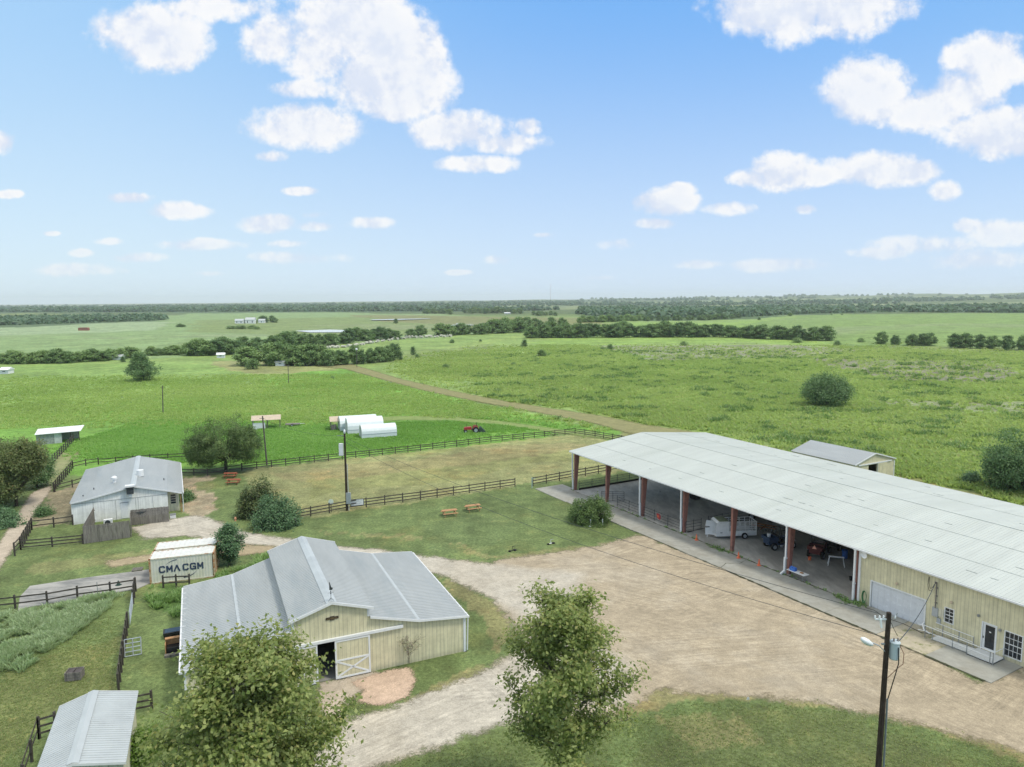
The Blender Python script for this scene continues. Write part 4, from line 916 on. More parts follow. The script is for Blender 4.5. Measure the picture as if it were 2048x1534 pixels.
# bottom-left shed
SA = math.atan2(1.76, 4.12); so_ = at(118, 1414, 2.4)
shed = thing('small_shed', 'small shed with ribbed light grey metal roof at the lower left corner', 'shed', (so_[0], so_[1], 0), SA)
SW, SD_ = 4.5, 7.9
for a, b in (((-.0, 2.4), (1.95, 3.0)), ((SW, 2.4), (1.95, 3.0))):
    mb = MB(); roofpiece(mb, a, b, -SD_, 0, .06, .23); mb.build('roof', roofL, shed)
MB().prism([(1.65, 2.97), (1.95, 3.06), (2.25, 2.97), (2.25, 3.0), (1.95, 3.09), (1.65, 3.0)], -SD_ - .02, .02).build('ridge_cap', roofL, shed)
mb = MB(); mb.prism([(.2, 0), (SW - .2, 0), (SW - .2, 2.32), (1.95, 2.88), (.2, 2.35)], -SD_ + .25, -SD_ + .33).prism([(.2, 0), (SW - .2, 0), (SW - .2, 2.32), (1.95, 2.88), (.2, 2.35)], -.33, -.25).box(SW - .27, SW - .2, -SD_ + .34, -.34, 0, 2.3).box(.2, .27, -SD_ + .34, -.34, 0, 2.3).build('wall', creamL, shed)
for v in (-SD_ - .04, .01):
  for p, q in (((0, 2.4), (1.95, 3.0)), ((1.95, 3.0), (SW, 2.4))):
    mb = MB(); mb.quadbox([(p[0], v, p[1] - .12), (q[0], v, q[1] - .12), (q[0], v + .03, q[1] - .12), (p[0], v + .03, p[1] - .12), (p[0], v, p[1] + .04), (q[0], v, q[1] + .04), (q[0], v + .03, q[1] + .04), (p[0], v + .03, p[1] + .04)])
    mb.build('gable_trim', white, shed)
# shed behind the arena
ro = at(1710, 930, 3.0); RA = RAD(28)
bs = thing('storage_shed', 'cream shed with grey roof half hidden behind the long arena roof', 'shed', (ro[0], ro[1], 0), RA)
for a, b in (((-.15, 3.0), (4.6, 4.35)), ((9.6, 3.0), (4.6, 4.35))):
    mb = MB(); roofpiece(mb, a, b, -.15, 11.8, .07, .305); mb.build('roof', roofG, bs)
wall_with_holes('wall', 0, 9.45, lambda u: 2.95 + (u if u < 4.6 else 9.45 - u) * 0, [(3.2, 5.2, 0, 2.6)], 0, .1, cream, bs)
MB().prism([(0, 2.96), (9.45, 2.96), (4.6, 4.26)], 0, .1).build('gable', cream, bs)
MB().box(9.36, 9.45, .11, 11.6, 0, 2.95).box(0, .09, .11, 11.6, 0, 2.95).prism([(0, 0), (9.45, 0), (9.45, 2.95), (4.6, 4.26), (0, 2.95)], 11.5, 11.6).build('wall', cream, bs)
mb = MB(); mb.box(.8, 8.6, -.14, -.02, 2.72, 2.88); mb.box(5.3, 7.6, -.1, -.03, .1, 2.7)
for p, q in (((-.15, 3.0), (4.6, 4.35)), ((4.6, 4.35), (9.6, 3.0))): mb.quadbox([(p[0], -.2, p[1] - .12), (q[0], -.2, q[1] - .12), (q[0], -.155, q[1] - .12), (p[0], -.155, p[1] - .12), (p[0], -.2, p[1] + .06), (q[0], -.2, q[1] + .06), (q[0], -.155, q[1] + .06), (p[0], -.155, p[1] + .06)])
mb.box(9.3, 9.48, -.05, -.01, 0, 2.7).build('trim', white, bs)
MB().box(5.35, 7.55, -.13, -.105, .15, 2.65).build('sliding_door', cream, bs)
# far left open shelter
fo_ = at(78, 890); fA = math.atan2((at(140, 884) - fo_).y, (at(140, 884) - fo_).x)
fs = thing('open_shelter', 'low grey shelter with white roof beyond the trees at the left edge', 'shelter', fo_, fA)
slabm = MB(); slab(slabm, [(-.6, -.5, 2.2), (7.2, -.5, 2.2), (8.0, 2.2, 2.9), (0.0, 2.2, 2.9)], .08); slabm.quadbox([(0, 2.2, 2.82), (8, 2.2, 2.82), (7.6, 4.4, 2.3), (0, 4.4, 2.3), (0, 2.2, 2.9), (8, 2.2, 2.9), (7.6, 4.4, 2.38), (0, 4.4, 2.38)]); slabm.build('roof', white, fs)
MB().box(-.4, 2.6, -.05, .05, 0, 2.15).box(-.4, -.3, .06, 4, 0, 2.1).box(-.4, 7, 4.0, 4.1, 0, 2.3).build('wall', mat('old_sheet_metal', (.26, .29, .27), .7, .3, var=.3, scale=2), fs)
MB().box(2.62, 3.9, -.05, .05, 0, 2.15).build('door', mat('pale_sheet', (.45, .5, .47), .7, .3), fs)
mb = MB(); mb.box(6.8, 6.95, -.1, .05, 0, 2.15).box(5.3, 5.45, -.1, .05, 0, 2.15).build('post', postwood, fs)

# ================================================================ poles and wires
lampwhite = mat('lamp_white', (.72, .76, .77), .4, .4, var=.03)
def pole(name, label, b, top, r0_, r1_, group=None, mt=None):
    root = thing(name, label, 'utility pole' if 'utility' in name else 'pole', b, 0, group); t = Vector(top) - Vector(b)
    MB().tube((0, 0, -.2), t, r0_, r1_, 12).build('pole', mt or polewood, root, smooth=False); return root, t
b1 = at(1753, 1590); t1 = ry(1778, 1225, b1.y)
up1, T = pole('utility_pole', 'dark wooden utility pole with transformer and street light at the lower right', b1, t1, .17, .125)
def on(f, dx=0, dy=0, dz=0): return Vector((T.x * f + dx, T.y * f + dy, T.z * f + dz))
m_ = MB(); c = on(.80, .42, -.05); m_.lathe([(.05, -.5), (.24, -.48), (.26, -.42), (.26, .42), (.28, .44), (.28, .5), (.2, .58), (.06, .62)], c, 18)
tr_ = m_.build('transformer', mat('transformer_grey', (.45, .53, .56), .5, .4, var=.05, dirt=(.35, .4, .4), dscale=3), up1, smooth=False)
m_ = MB()
for a in (-.12, .1): m_.lathe([(.04, .55), (.06, .6), (.035, .66), (.055, .7), (.03, .78)], c + Vector((a, -.1, 0)), 8)
m_.build('bushings', mat('porcelain', (.25, .22, .2), .3, .5), tr_); MB().bar(on(.80), c, .08, .5).bar(on(.80, -.3, 0, .35), on(.80, .2, 0, .35), .08, .08).build('bracket', steel, tr_)
m_ = MB(); a = on(.80, -.12, -.05, -.05); m_.path([a, a + Vector((-.35, -.05, .35)), a + Vector((-.75, -.1, .55))], .03)
arm = m_.build('lamp_arm', galv, up1); hb = a + Vector((-.75, -.1, .55)); m_ = MB(); m_.lathe([(.04, -.4), (.11, -.35), (.2, -.1), (.22, .12), (.15, .35), (.05, .42)], n=14)
m_.v = [(hb.x - .3 - z * .85, hb.y + y, hb.z + .05 + z * .38 + x * .9) for x, y, z in m_.v]; m_.build('lamp_head', lampwhite, up1, smooth=True)
m_ = MB(); q = on(.965, -.42, -.02); m_.bar(on(.965, .1), on(.965, -.75), .06, .07); m_.bar(on(.965, -.45, 0, 0), on(.965, -.36, 0, -.5), .09, .09); m_.build('cutout_bracket', lampwhite, up1)
m_ = MB()
for a in (-.75, -.5, -.28, .35): m_.lathe([(.03, 0), (.055, .05), (.03, .09), (.055, .13), (.03, .18)], on(.965, a, 0, .03), 8)
m_.build('insulator', lampwhite, up1); MB().path([on(.97), on(.985, .3, 0, 0), on(.97, .42, 0, .15), on(.97, .47, 0, .3)], .018).build('pigtail', steel, up1)
m_ = MB(); m_.path([c + Vector((.05, -.28, .3)), c + Vector((.1, -.3, -.6)), c + Vector((-.02, -.25, -1.3)), on(.52, .16, -.1)], .028).path([on(.95, .1, -.1), on(.92, .25, -.12), on(.88, .5, -.1)], .014); m_.build('cable', blackp, up1)
m_ = MB(); m_.path([c + Vector((.15, -.2, .4)), c + Vector((.42, -.2, -.1)), c + Vector((.4, -.2, -.7)), c + Vector((.15, -.15, -.95)), on(.66, .12, -.1, -.05)], .018); m_.build('cable', mat('copper_cable', (.22, .10, .06), .5, .4), up1)
MB().tube(on(.0, .25, -.12), on(.54, .18, -.1), .055, n=8).build('conduit', mat('conduit_grey', (.16, .19, .20), .5, .4), up1)
b2 = at(694, 1021); t2 = ry(689, 866, b2.y)
up2, T = pole('utility_pole', 'tall dark utility pole with white boxes standing at the paddock fence', b2, t2, .17, .12)
MB().tube((.3, -.1, 0), T + Vector((.22, -.05, -4.2)), .05, n=8).build('conduit', mat('conduit_pale', (.42, .44, .43), .5, .3), up2)
MB().box(.0, .62, -.32, -.12, 1.0, 2.5).build('meter_box', galv, up2); MB().box(-.75, -.2, -.28, .1, T.z - 3.0, T.z - 1.4).build('box', white, up2)
MB().bar(T + Vector((-1.0, 0, -.35)), T + Vector((.15, 0, -.35)), .07, .07).build('bracket', steel, up2); m_ = MB(); m_.lathe([(.05, 0), (.13, .05), (.15, .35), (.08, .55), (.03, .6)], T + Vector((0, 0, -.1)), 12); m_.build('lamp_head', lampwhite, up2, smooth=True)
b3 = at(534, 930); t3 = ry(525, 832, b3.y)
up3, T3 = pole('utility_pole', 'weathered grey utility pole beside the tan roofed shelter in the bright field', b3, t3, .15, .11, mt=mat('grey_pole', (.12, .11, .10), .9, .1, var=.3, scale=3))
MB().bar(T3 + Vector((-.55, 0, -.4)), T3 + Vector((.3, 0, -.4)), .08, .08).build('crossarm', greywood, up3)
for nm, (bx, by, ty), lb in (('a', (326, 826, 771), 'thin grey pole standing alone in the left meadow'), ('b', (577, 767, 729), 'thin grey pole in front of the creek trees'), ('c', (714, 735, 700), 'pole with a white lamp where the mown track meets the trees')):
    b_ = at(bx, by); t_ = ry(bx - 1, ty, b_.y); rr_, TT = pole('utility_pole', lb, b_, t_, .14, .1, mt=MATS['grey_pole'])
    if nm == 'c': m_ = MB(); m_.lathe([(.1, 0), (.5, .1), (.5, .6), (.1, .8)], TT, 10); m_.build('lamp_head', lampwhite, rr_)
    else: MB().bar(TT + Vector((-.6, 0, -.4)), TT + Vector((.6, 0, -.4)), .1, .1).build('crossarm', greywood, rr_)
def wire(label, a, b, sag, r=.016, group='overhead wires'):
    a = Vector(a); b = Vector(b); n = 22; pts = [a + (b - a) * (i / n) - Vector((0, 0, sag * 4 * (i / n) * (1 - i / n))) for i in range(n + 1)]; o = a.copy()
    mb = MB(); mb.path([p - o for p in pts], r, 5); w = mb.build('overhead_wire', darksteel, None); w.location = o; return tag(w, label, 'wire', group)
A1 = b1 + (t1 - b1) * .975
wire('upper thin wire from the lower right pole across the arena bush to the paddock pole', A1 + Vector((-.5, 0, .2)), t2 + Vector((-.6, 0, -.3)), 1.1)
wire('lower thin wire slung below the first between the two dark poles', A1 + Vector((0, 0, -1.2)), t2 + Vector((0, 0, -1.2)), 1.6)
ms_ = Vector(pw(52.7, -.3, 4.4)); wire('pale service wire from the transformer to the mast on the cream wall', b1 + (t1 - b1) * .83 + Vector((.5, 0, 0)), ms_, .5, .028)
wire('thin wire from the paddock pole towards the grey pole in the bright field', t2 + Vector((0, 0, -.4)), t3 + Vector((0, 0, -.4)), .8)
# telecom mast on the horizon
mb0 = at(1101, 602.5); mast = thing('radio_mast', 'slender guyed radio mast on the horizon', 'radio mast', mb0)
hm = (602.5 - 569) / F * mb0.y * 1.02; m_ = MB()
for k in range(3):
    a = k * 2.094; m_.tube((1.6 * math.cos(a), 1.6 * math.sin(a), 0), (1.2 * math.cos(a), 1.2 * math.sin(a), hm), .5, .4, 4)
for k in range(24): z = hm * k / 24; m_.tube((1.6, 0, z), (-.8, 1.3, z + hm / 24), .3, n=4)
m_.build('lattice', mat('mast_red_white', (.42, .32, .30), .6, .3), mast)

# ================================================================ signs and lot furniture
sg1 = thing('notice_board', 'white framed notice board hung on the paddock fence right of the tall pole', 'sign', at(715, 1016) + Vector((0, -.2, 0)), RAD(16))
MB().box(-.85, .85, -.03, 0, .45, 1.25).build('board', white, sg1); MB().box(-.92, -.86, -.05, .02, .4, 1.3).box(.86, .92, -.05, .02, .4, 1.3).box(-.86, .86, -.05, .02, 1.26, 1.31).box(-.86, .86, -.05, .02, .39, .44).build('frame', darksteel, sg1)
m_ = MB()
for k, w in enumerate((.5, .7, .35, .7, .6)): m_.box(-.7, -.7 + w * 1.9, -.036, -.031, 1.1 - k * .12, 1.14 - k * .12)
m_.build('lettering', mat('faded_ink', (.33, .36, .42), .6, .3), sg1)
sg2 = thing('round_sign', 'pale diamond sign on a fence post left of the tall pole', 'sign', at(663, 1024) + Vector((0, -.12, 0)), RAD(16))
m_ = MB(); m_.lathe([(.36, 0), (.36, .03)], (0, 0, 0), 8); m_.v = [(x, -z, y + 1.45) for x, y, z in m_.v]; m_.build('plate', mat('pale_sign', (.58, .66, .55), .5, .3), sg2); MB().box(-.05, .05, .005, .06, 0, 1.3).build('post', postwood, sg2)
sg3 = thing('yard_sign', 'small white and brown yard sign at the right of the double bush', 'sign', at(586, 1049), RAD(20))
MB().box(-.45, .45, -.03, 0, .25, .85).build('board', mat('sign_cream', (.6, .58, .5), .6, .2), sg3); MB().box(-.45, -.39, .0, .04, 0, 1.0).box(.39, .45, .0, .04, 0, .9).build('stake', white, sg3)
MB().box(-.36, .36, -.036, -.031, .6, .66).box(-.3, .3, -.036, -.031, .42, .52).build('lettering', mat('sign_brown', (.2, .15, .12), .6, .3), sg3)
def picnic(name, label, loc, rz, wood, group):
    r = thing(name, label, 'picnic table', loc, rz, group); m_ = MB()
    for k in range(5): m_.box(-1.0, 1.0, -.37 + k * .15, -.235 + k * .15, .72, .76)
    m_.build('tabletop', wood, r)
    for s in (-1, 1):
        m_ = MB()
        for k in range(2): y = s * .68 + (k - .5) * .15; m_.box(-1.0, 1.0, y - .065, y + .065, .43, .47)
        m_.build('bench', wood, r)
        m_ = MB(); x = s * .72
        for t in (-1, 1): m_.bar((x, t * .28, .72), (x, t * .72, 0), .05, .1)
        m_.bar((x + .05 * s, -.8, .4), (x + .05 * s, .8, .4), .05, .1); m_.bar((x - .05 * s, -.34, .68), (x - .05 * s, .34, .68), .05, .1); m_.build('leg_frame', wood, r)
    return r
picnic('picnic_table', 'orange brown picnic table on the lawn, nearer the ranch house', at(899, 1031), RAD(19), picwood, 'picnic tables on the lawn')
picnic('picnic_table', 'orange brown picnic table on the lawn, nearer the arena', at(946, 1021), RAD(22), picwood, 'picnic tables on the lawn')
picnic('picnic_table', 'red stained picnic table right under the round tree trunk', at(461, 955), RAD(5), redwood, 'red picnic tables under the round tree')
picnic('picnic_table', 'red stained picnic table a step nearer the double bush', at(467, 968), RAD(5), redwood, 'red picnic tables under the round tree')
for px, py, lb in ((1181, 1052, 'left of two white pipes with a white cap before the arena bush'), (1205, 1051, 'right of two white pipes standing before the arena bush')):
    r = thing('white_pipe', lb, 'pipe', at(px, py), 0, 'white pipes by the arena bush'); MB().tube((0, 0, 0), (0, 0, .85), .07).build('pipe', white, r)
    if px < 1190: m_ = MB(); m_.lathe([(.1, 0), (.16, .05), (.12, .15), (.03, .18)], (-.1, -.35, 0)); m_.build('cap', white, r)
for px, py, lb, k in ((1025, 1102, 'dark scooter-like garden tool lying on the lawn near the drive', 0), (1102, 1088, 'black and white garden tool lying on the lawn nearer the arena', 1)):
    r = thing('sprinkler', lb, 'sprinkler', at(px, py), RAD(20), 'dark gadgets on the lawn')
    MB().tube((-.4, -.1, .08), (.35, .1, .08), .05).tube((-.05, 0, .08), (-.02, 0, .55), .03).build('body', blackp if not k else white, r)
    m_ = MB(); m_.lathe([(.05, 0), (.2, .03), (.2, .12), (.05, .15)], (.3, .05, 0)); m_.build('wheel', rubber, r); m_ = MB(); m_.lathe([(.05, 0), (.15, .03), (.15, .12), (.05, .15)], (-.38, -.1, 0)); m_.build('wheel', rubber, r); MB().tube((-.05, 0, .5), (.3, 0, .55), .03).build('handle', steel if k else blackp, r)
# crate / stump in the left pasture
r = thing('wooden_crate', 'weathered grey wooden crate with dark scraps on top in the left pasture', 'crate', at(150, 1357), RAD(12))
m_ = MB()
for k in range(3): m_.box(-.5, .5, -.42, -.38, .05 + k * .22, .24 + k * .22).box(-.5, .5, .38, .42, .05 + k * .22, .24 + k * .22).box(-.54, -.505, -.42, .42, .05 + k * .22, .24 + k * .22).box(.505, .54, -.42, .42, .05 + k * .22, .24 + k * .22)
m_.build('side_boards', greywood, r); m_ = MB()
for k in range(4): m_.box(-.45 + k * .24, -.25 + k * .24, -.36, .36, .55 + .05 * (k % 2), .6 + .05 * (k % 2))
m_.build('lid_boards', mat('dark_scrap', (.09, .08, .08), .9, .1), r)
for px, py, col, lb, nm in ((353, 1272, blackp, 'black water trough beside the left eave of the cream barn', 'water_trough'), (356, 1302, None, 'wooden hay rack with black tub against the cream barn', 'hay_rack')):
    r = thing(nm, lb, 'trough', at(px, py), BA)
    if col: m_ = MB(); m_.quadbox([(-.9, -.4, 0), (1.1, -.4, 0), (1.1, .4, 0), (-.9, .4, 0), (-1, -.5, .6), (1.2, -.5, .6), (1.2, .5, .6), (-1, .5, .6)]); m_.build('tub', blackp, r, bevel=.05); MB().box(-.85, 1.05, -.4, .4, .601, .606).build('water', glass, r)
    else:
        MB().box(-.9, .9, .3, .36, 0, 1.1).box(-.9, -.84, -.5, .29, 0, .9).box(.84, .9, -.5, .29, 0, .9).build('frame', picwood, r); MB().box(-.8, .8, -.45, .25, .15, .6).build('tub', blackp, r, bevel=.05); MB().box(-.9, .9, .0, .36, 1.11, 1.16).build('top_board', picwood, r); MB().box(-.95, .95, -.9, -.55, 0, .2).build('step', greywood, r)
r = thing('utility_cone', 'small dark cone on the concrete pad', 'cone', at(237, 1170, .06), 0); m_ = MB(); m_.lathe([(.3, 0), (.3, .03), (.18, .04), (.05, .45)], n=10); m_.build('cone', mat('dark_green', (.03, .06, .05), .6, .3), r)
r = thing('pad_post', 'thin steel post standing at the concrete pad edge', 'post', at(196, 1194), 0); MB().tube((0, 0, 0), (0, 0, 1.5), .03).tube((0, 0, .8), (.35, 0, .8), .02).build('post', steel, r)
r = thing('pallet', 'pale pallet lying at the foot of the container end on the pad', 'pallet', at(275, 1140, .06), RAD(18)); m_ = MB()
for k in range(5): m_.box(-.5, .5, -.4 + k * .19, -.28 + k * .19, .1, .13)
for k in range(3): m_.box(-.48 + k * .43, -.38 + k * .43, -.4, .4, 0, .095)
m_.build('slats', greywood, r)
r = thing('hydrant', 'small orange brown hydrant beside the double bush', 'hydrant', at(471, 1042), 0); m_ = MB(); m_.lathe([(.12, 0), (.12, .3), (.16, .32), (.1, .5), (.03, .55)], n=10); m_.build('body', mat('hydrant_paint', (.6, .3, .18), .5, .3), r)
r = thing('marker_flag', 'small white marker flag on the near lawn below the gravel yard', 'flag', at(1496, 1408), 0); MB().tube((0, 0, 0), (0, 0, .5), .012).build('stick', steel, r); MB().prism([(-.12, .3), (.1, .34), (.04, .52), (-.06, .5)], -.005, .005).build('cloth', white, r)

# ---- shipping containers
def cont_mat():
    mt, n, b = bsdf('container_paint', .6, .3)
    tc = nd(n, 'ShaderNodeTexCoord'); sp = nd(n, 'ShaderNodeSeparateXYZ'); lk(n, tc, sp, 3)
    t = nd(n, 'ShaderNodeTexNoise', i_2=1.6, i_3=8.0, i_4=.72); lk(n, tc, t, 3); t2 = nd(n, 'ShaderNodeTexNoise', i_2=6.0, i_3=6.0, i_4=.7); lk(n, tc, t2, 3)
    ez_ = sstep(n, mth(n, 'ABSOLUTE', mth(n, 'SUBTRACT', sp.outputs[0], 3.03)), 2.75, 3.03)           # rusted corner posts
    tz_ = mth(n, 'MAXIMUM', sstep(n, mth(n, 'ABSOLUTE', mth(n, 'SUBTRACT', sp.outputs[2], 2.55)), .1, .0, 0, .8), sstep(n, sp.outputs[2], .18, .0))
    rsk = mth(n, 'ADD', mth(n, 'MULTIPLY', mth(n, 'MAXIMUM', ez_, tz_), .24), t.outputs[0]); rf = sstep(n, rsk, .60, .74)
    spots = sstep(n, t2.outputs[0], .70, .76)
    c = mixc(n, sstep(n, t.outputs[0], .35, .65), (.60, .60, .47), (.66, .66, .58)); c = mixc(n, mth(n, 'MULTIPLY', mth(n, 'MAXIMUM', rf, spots), .85), c, (.38, .19, .08))
    n.links.new(c, b.inputs['Base Color']); return mt
cmat = cont_mat(); rust = mat('rust', (.28, .12, .05), .85, .1, var=.3, scale=3)
def container(label, o, ang, text):
    r = thing('shipping_container', label, 'container', o, ang, 'pair of rusty shipping containers'); L, Wd, Hh_ = 6.06, 2.44, 2.59
    def corr(mb, y, s):           # corrugated long side
        x = .16; k = 0; P = []
        while x < L - .16: P.append((x, y + (.0 if k % 4 in (0, 1) else s * .018))); x += .07; k += 1
        b = len(mb.v)
        for x, yy in P: mb.v += [(x, yy, .15), (x, yy, Hh_ - .12)]
        for i in range(len(P) - 1): mb.f.append((b + 2 * i, b + 2 * i + 2, b + 2 * i + 3, b + 2 * i + 1))
    m_ = MB(); corr(m_, .03, 1); corr(m_, Wd - .03, -1); m_.box(.02, .06, .15, Wd - .15, .15, Hh_ - .12).box(L - .06, L - .02, .15, Wd - .15, .15, Hh_ - .12); m_.build('side_panel', cmat, r)
    m_ = MB()
    for k in range(12): x = .15 + k * .48; m_.box(x, x + .26, .1, Wd - .1, Hh_ - .05, Hh_ - .015)
    m_.box(.1, L - .1, .08, Wd - .08, Hh_ - .09, Hh_ - .051); m_.build('roof', mat('container_roof', (.62, .63, .60), .55, .3, var=.08, scale=2, dirt=(.36, .24, .15), dscale=1.6, dlo=.62, dhi=.74), r)
    m_ = MB()
    for y in (0, Wd - .12): m_.box(.16, L - .16, y, y + .12, Hh_ - .12, Hh_).box(.16, L - .16, y, y + .12, 0, .15)
    for x in (0, L - .12): m_.box(x, x + .12, .16, Wd - .16, Hh_ - .12, Hh_).box(x, x + .12, .16, Wd - .16, 0, .15)
    m_.build('frame_rail', cmat, r)
    for x in (0, L - .16):
        for y in (0, Wd - .16): MB().box(x, x + .16, y, y + .16, .12, Hh_ - .12).build('corner_post', mat('rusty_post', (.50, .42, .28), .7, .2, var=.15, scale=2, dirt=(.36, .15, .05), dscale=1.6, dlo=.42, dhi=.56), r); MB().box(x - .005, x + .165, y - .005, y + .165, Hh_ - .12, Hh_ + .01).box(x - .005, x + .165, y - .005, y + .165, 0, .12).build('corner_casting', rust, r)
    if text:
        ink = mat('navy_ink', (.035, .055, .10), .6, .3, var=.1)
        def letters(word, x, z, w, h, t, gap):
            """block capitals from overlapping-free strokes, laid just proud of the panel"""
            G = {'C': [[(1, .8), (.86, 1), (.18, 1), (0, .82), (0, .18), (.18, 0), (.86, 0), (1, .2)]], 'G': [[(1, .8), (.86, 1), (.18, 1), (0, .82), (0, .18), (.18, 0), (1, 0), (1, .45), (.55, .45)]],
                 'M': [[(0, -.05), (0, 1), (.5, .30), (1, 1), (1, -.05)]], 'A': [[(-.05, -.05), (.5, 1), (1.05, -.05)]]}
            for ch in word:
                m_ = MB()
                for pl in G[ch]:
                    for k, (p, q) in enumerate(zip(pl[:-1], pl[1:])):
                        A = np.array([x + p[0] * w, z + p[1] * h]); B = np.array([x + q[0] * w, z + q[1] * h]); d_ = (B - A) / np.linalg.norm(B - A); nn_ = np.array([-d_[1], d_[0]]) * t / 2; A = A - d_ * t * .3; B = B + d_ * t * .3; yy = .011 - .0012 * k
                        m_.poly([(A[0] - nn_[0], yy, A[1] - nn_[1]), (B[0] - nn_[0], yy, B[1] - nn_[1]), (B[0] + nn_[0], yy, B[1] + nn_[1]), (A[0] + nn_[0], yy, A[1] + nn_[1])])
                m_.build('lettering', ink, r); x += w + gap
        letters('CMA', .95, 1.12, .44, .56, .15, .24); letters('CGM', 3.12, 1.12, .44, .56, .15, .24)
        def swoosh(cx, cz, ax_, bz, a0, a1, w):
            m_ = MB(); n = 14; q = []
            for i in range(n + 1):
                f = i / n; a = RAD(a0 + (a1 - a0) * f); t = w * f * .5 + .008; q.append(((cx + (ax_ + t) * math.cos(a), cz + (bz + t) * math.sin(a)), (cx + (ax_ - t) * math.cos(a), cz + (bz - t) * math.sin(a))))
            for i in range(n): m_.poly([(q[i][0][0], .012, q[i][0][1]), (q[i][1][0], .012, q[i][1][1]), (q[i + 1][1][0], .012, q[i + 1][1][1]), (q[i + 1][0][0], .012, q[i + 1][0][1])])
            m_.build('swoosh', ink, r)
        swoosh(2.75, 1.45, 1.35, .82, 150, 98, .07); swoosh(3.05, 1.2, 1.35, .85, -22, -88, .12)
    return r
cA = at(300, 1169); cAng = RAD(17.9); container('rusty cream shipping container with navy lettering on its near side', cA, cAng, True)
q = cA + Vector((-math.sin(cAng), math.cos(cAng), 0)) * 2.85 + Vector((math.cos(cAng), math.sin(cAng), 0)) * .05
container('rusty cream shipping container standing behind the lettered one', q, cAng, False)

# ---- ramp with railings
ra = thing('access_ramp', 'white access ramp with metal railings and a landing at the cream building door', 'ramp', (PO.x, PO.y, 0), PA)
def RB(nm, f, mt): m_ = MB(); f(m_); return m_.build(nm, mt, ra)
deckm = mat('ramp_deck', (.60, .62, .61), .6, .3, var=.06, scale=5)
RB('landing', lambda m: m.box(56.2, 58.1, -1.75, -.12, .14, .21), deckm)
RB('ramp_deck', lambda m: m.quadbox([(53.3, -1.6, .075), (56.18, -1.6, .15), (56.18, -.5, .15), (53.3, -.5, .075), (53.3, -1.6, .10), (56.18, -1.6, .21), (56.18, -.5, .21), (53.3, -.5, .10)]), deckm)
RB('skirt', lambda m: m.box(56.2, 58.1, -1.74, -.13, .072, .135), blackp)
for u, v in ((52.9, -1.75), (53.5, -1.75), (55.1, -1.75), (56.2, -1.78), (57.9, -1.8), (58.12, -1.8), (58.12, -.2), (53.6, -.45), (54.9, -.45), (56.0, -.45)):
    RB('rail_post', lambda m: m.tube((u, v, .07), (u, v, 1.08), .035, n=8), steel)
for z in (1.08, .62):
    RB('handrail', lambda m: m.path([(52.3, -1.75, z - .1), (52.9, -1.75, z), (58.12, -1.8, z)], .028, 6), white); RB('handrail', lambda m: m.path([(53.0, -.45, z), (56.0, -.45, z)], .028, 6), white)
RB('handrail', lambda m: m.tube((58.12, -1.8, 1.05), (58.12, -.2, 1.05), .028, n=6), white)
h_ = thing('drain_pipe', 'white bent drain pipe lying at the foot of the wall before the ramp', 'pipe', Vector(pw(51.9, -.15, .07)), PA); MB().path([(0, 0, .5), (-.05, -.15, .35), (.3, -.5, .08), (.9, -.7, .06)], .06, 8).build('pipe', white, h_)
h_ = thing('garden_hose', 'green garden hose coiled on the cream wall', 'hose', Vector(pw(46.45, -.2, 0)), PA)
m_ = MB()
for k in range(4): m_.path([(.17 * math.sin(t * .52) * (1 + .1 * k), -.04 * k, .85 + (.45 + .05 * k) * math.cos(t * .52)) for t in range(13)], .022, 5)
m_.build('coil', mat('hose_green', (.08, .22, .09), .5, .3), h_)
m_ = MB(); m_.path([(.1, -.1, .1), (.5, -.5, .09), (1.2, -.35, .09), (2.6, -.9, .09), (4.2, -.7, .09), (5.8, -1.0, .09), (6.6, -.3, .09)], .022, 5); m_.build('trailing_hose', blackp, h_)

# ---- things under the roof
def cone(label, p): r = thing('traffic_cone', label, 'traffic cone', p, 0, 'orange cones along the apron'); m_ = MB(); m_.lathe([(.14, .03), (.035, .7), (.02, .72)], n=12); m_.build('cone', orange, r); MB().box(-.19, .19, -.19, .19, 0, .03).build('base', orange, r)
cone('orange traffic cone nearest the trailer hitch', at(1393, 1080, .07)); cone('orange traffic cone in the middle of the three on the apron', at(1477, 1116, .07)); cone('orange traffic cone nearest the white folding table', at(1518, 1131, .07))
tb = thing('folding_table', 'white folding table at the sixth arena column', 'table', at(1595, 1158, .05), PA)
MB().box(-1.05, 1.05, -.38, .38, .7, .75).build('tabletop', white, tb)
for s in (-.8, .8):
    for t in (-.3, .3): MB().tube((s, t, 0), (s, t, .7), .02, n=6).build('leg', steel, tb)
cr = thing('blue_crate', 'blue plastic crate on the white folding table', 'crate', at(1588, 1138, .8) , PA); _b1 = MB().box(-.3, .3, -.2, .2, 0, .3); cr.location = tb.location + Vector((-.45 * math.cos(PA) - .1 * math.sin(-PA), -.45 * math.sin(PA), .755)); _b1.build('body', bluep, cr); MB().box(-.3, .3, -.02, .02, .301, .4).build('handle', bluep, cr)
bw = thing('brown_box', 'small brown box on the free end of the white folding table', 'box', tb.location + Vector((.45 * math.cos(PA), .45 * math.sin(PA), .755)), PA); MB().box(-.15, .15, -.12, .12, 0, .08).build('box', picwood, bw)
sh = thing('sawhorse', 'white sawhorse standing in the arena shade near the cream wall', 'sawhorse', at(1672, 1131, .05), RAD(-20))
MB().bar((-.75, 0, .95), (.75, 0, .95), .09, .14).build('beam', white, sh)
for s in (-1, 1):
    for t in (-1, 1): MB().bar((s * .65, 0, .9), (s * .8, t * .35, 0), .06, .07).build('leg', white, sh)
wr = thing('hose_bundle', 'red and orange hose bundle hanging on the arena rail', 'hose', Vector(pw(pinv(1347, 1040)[0], -.05, .9)), PA)
m_ = MB()
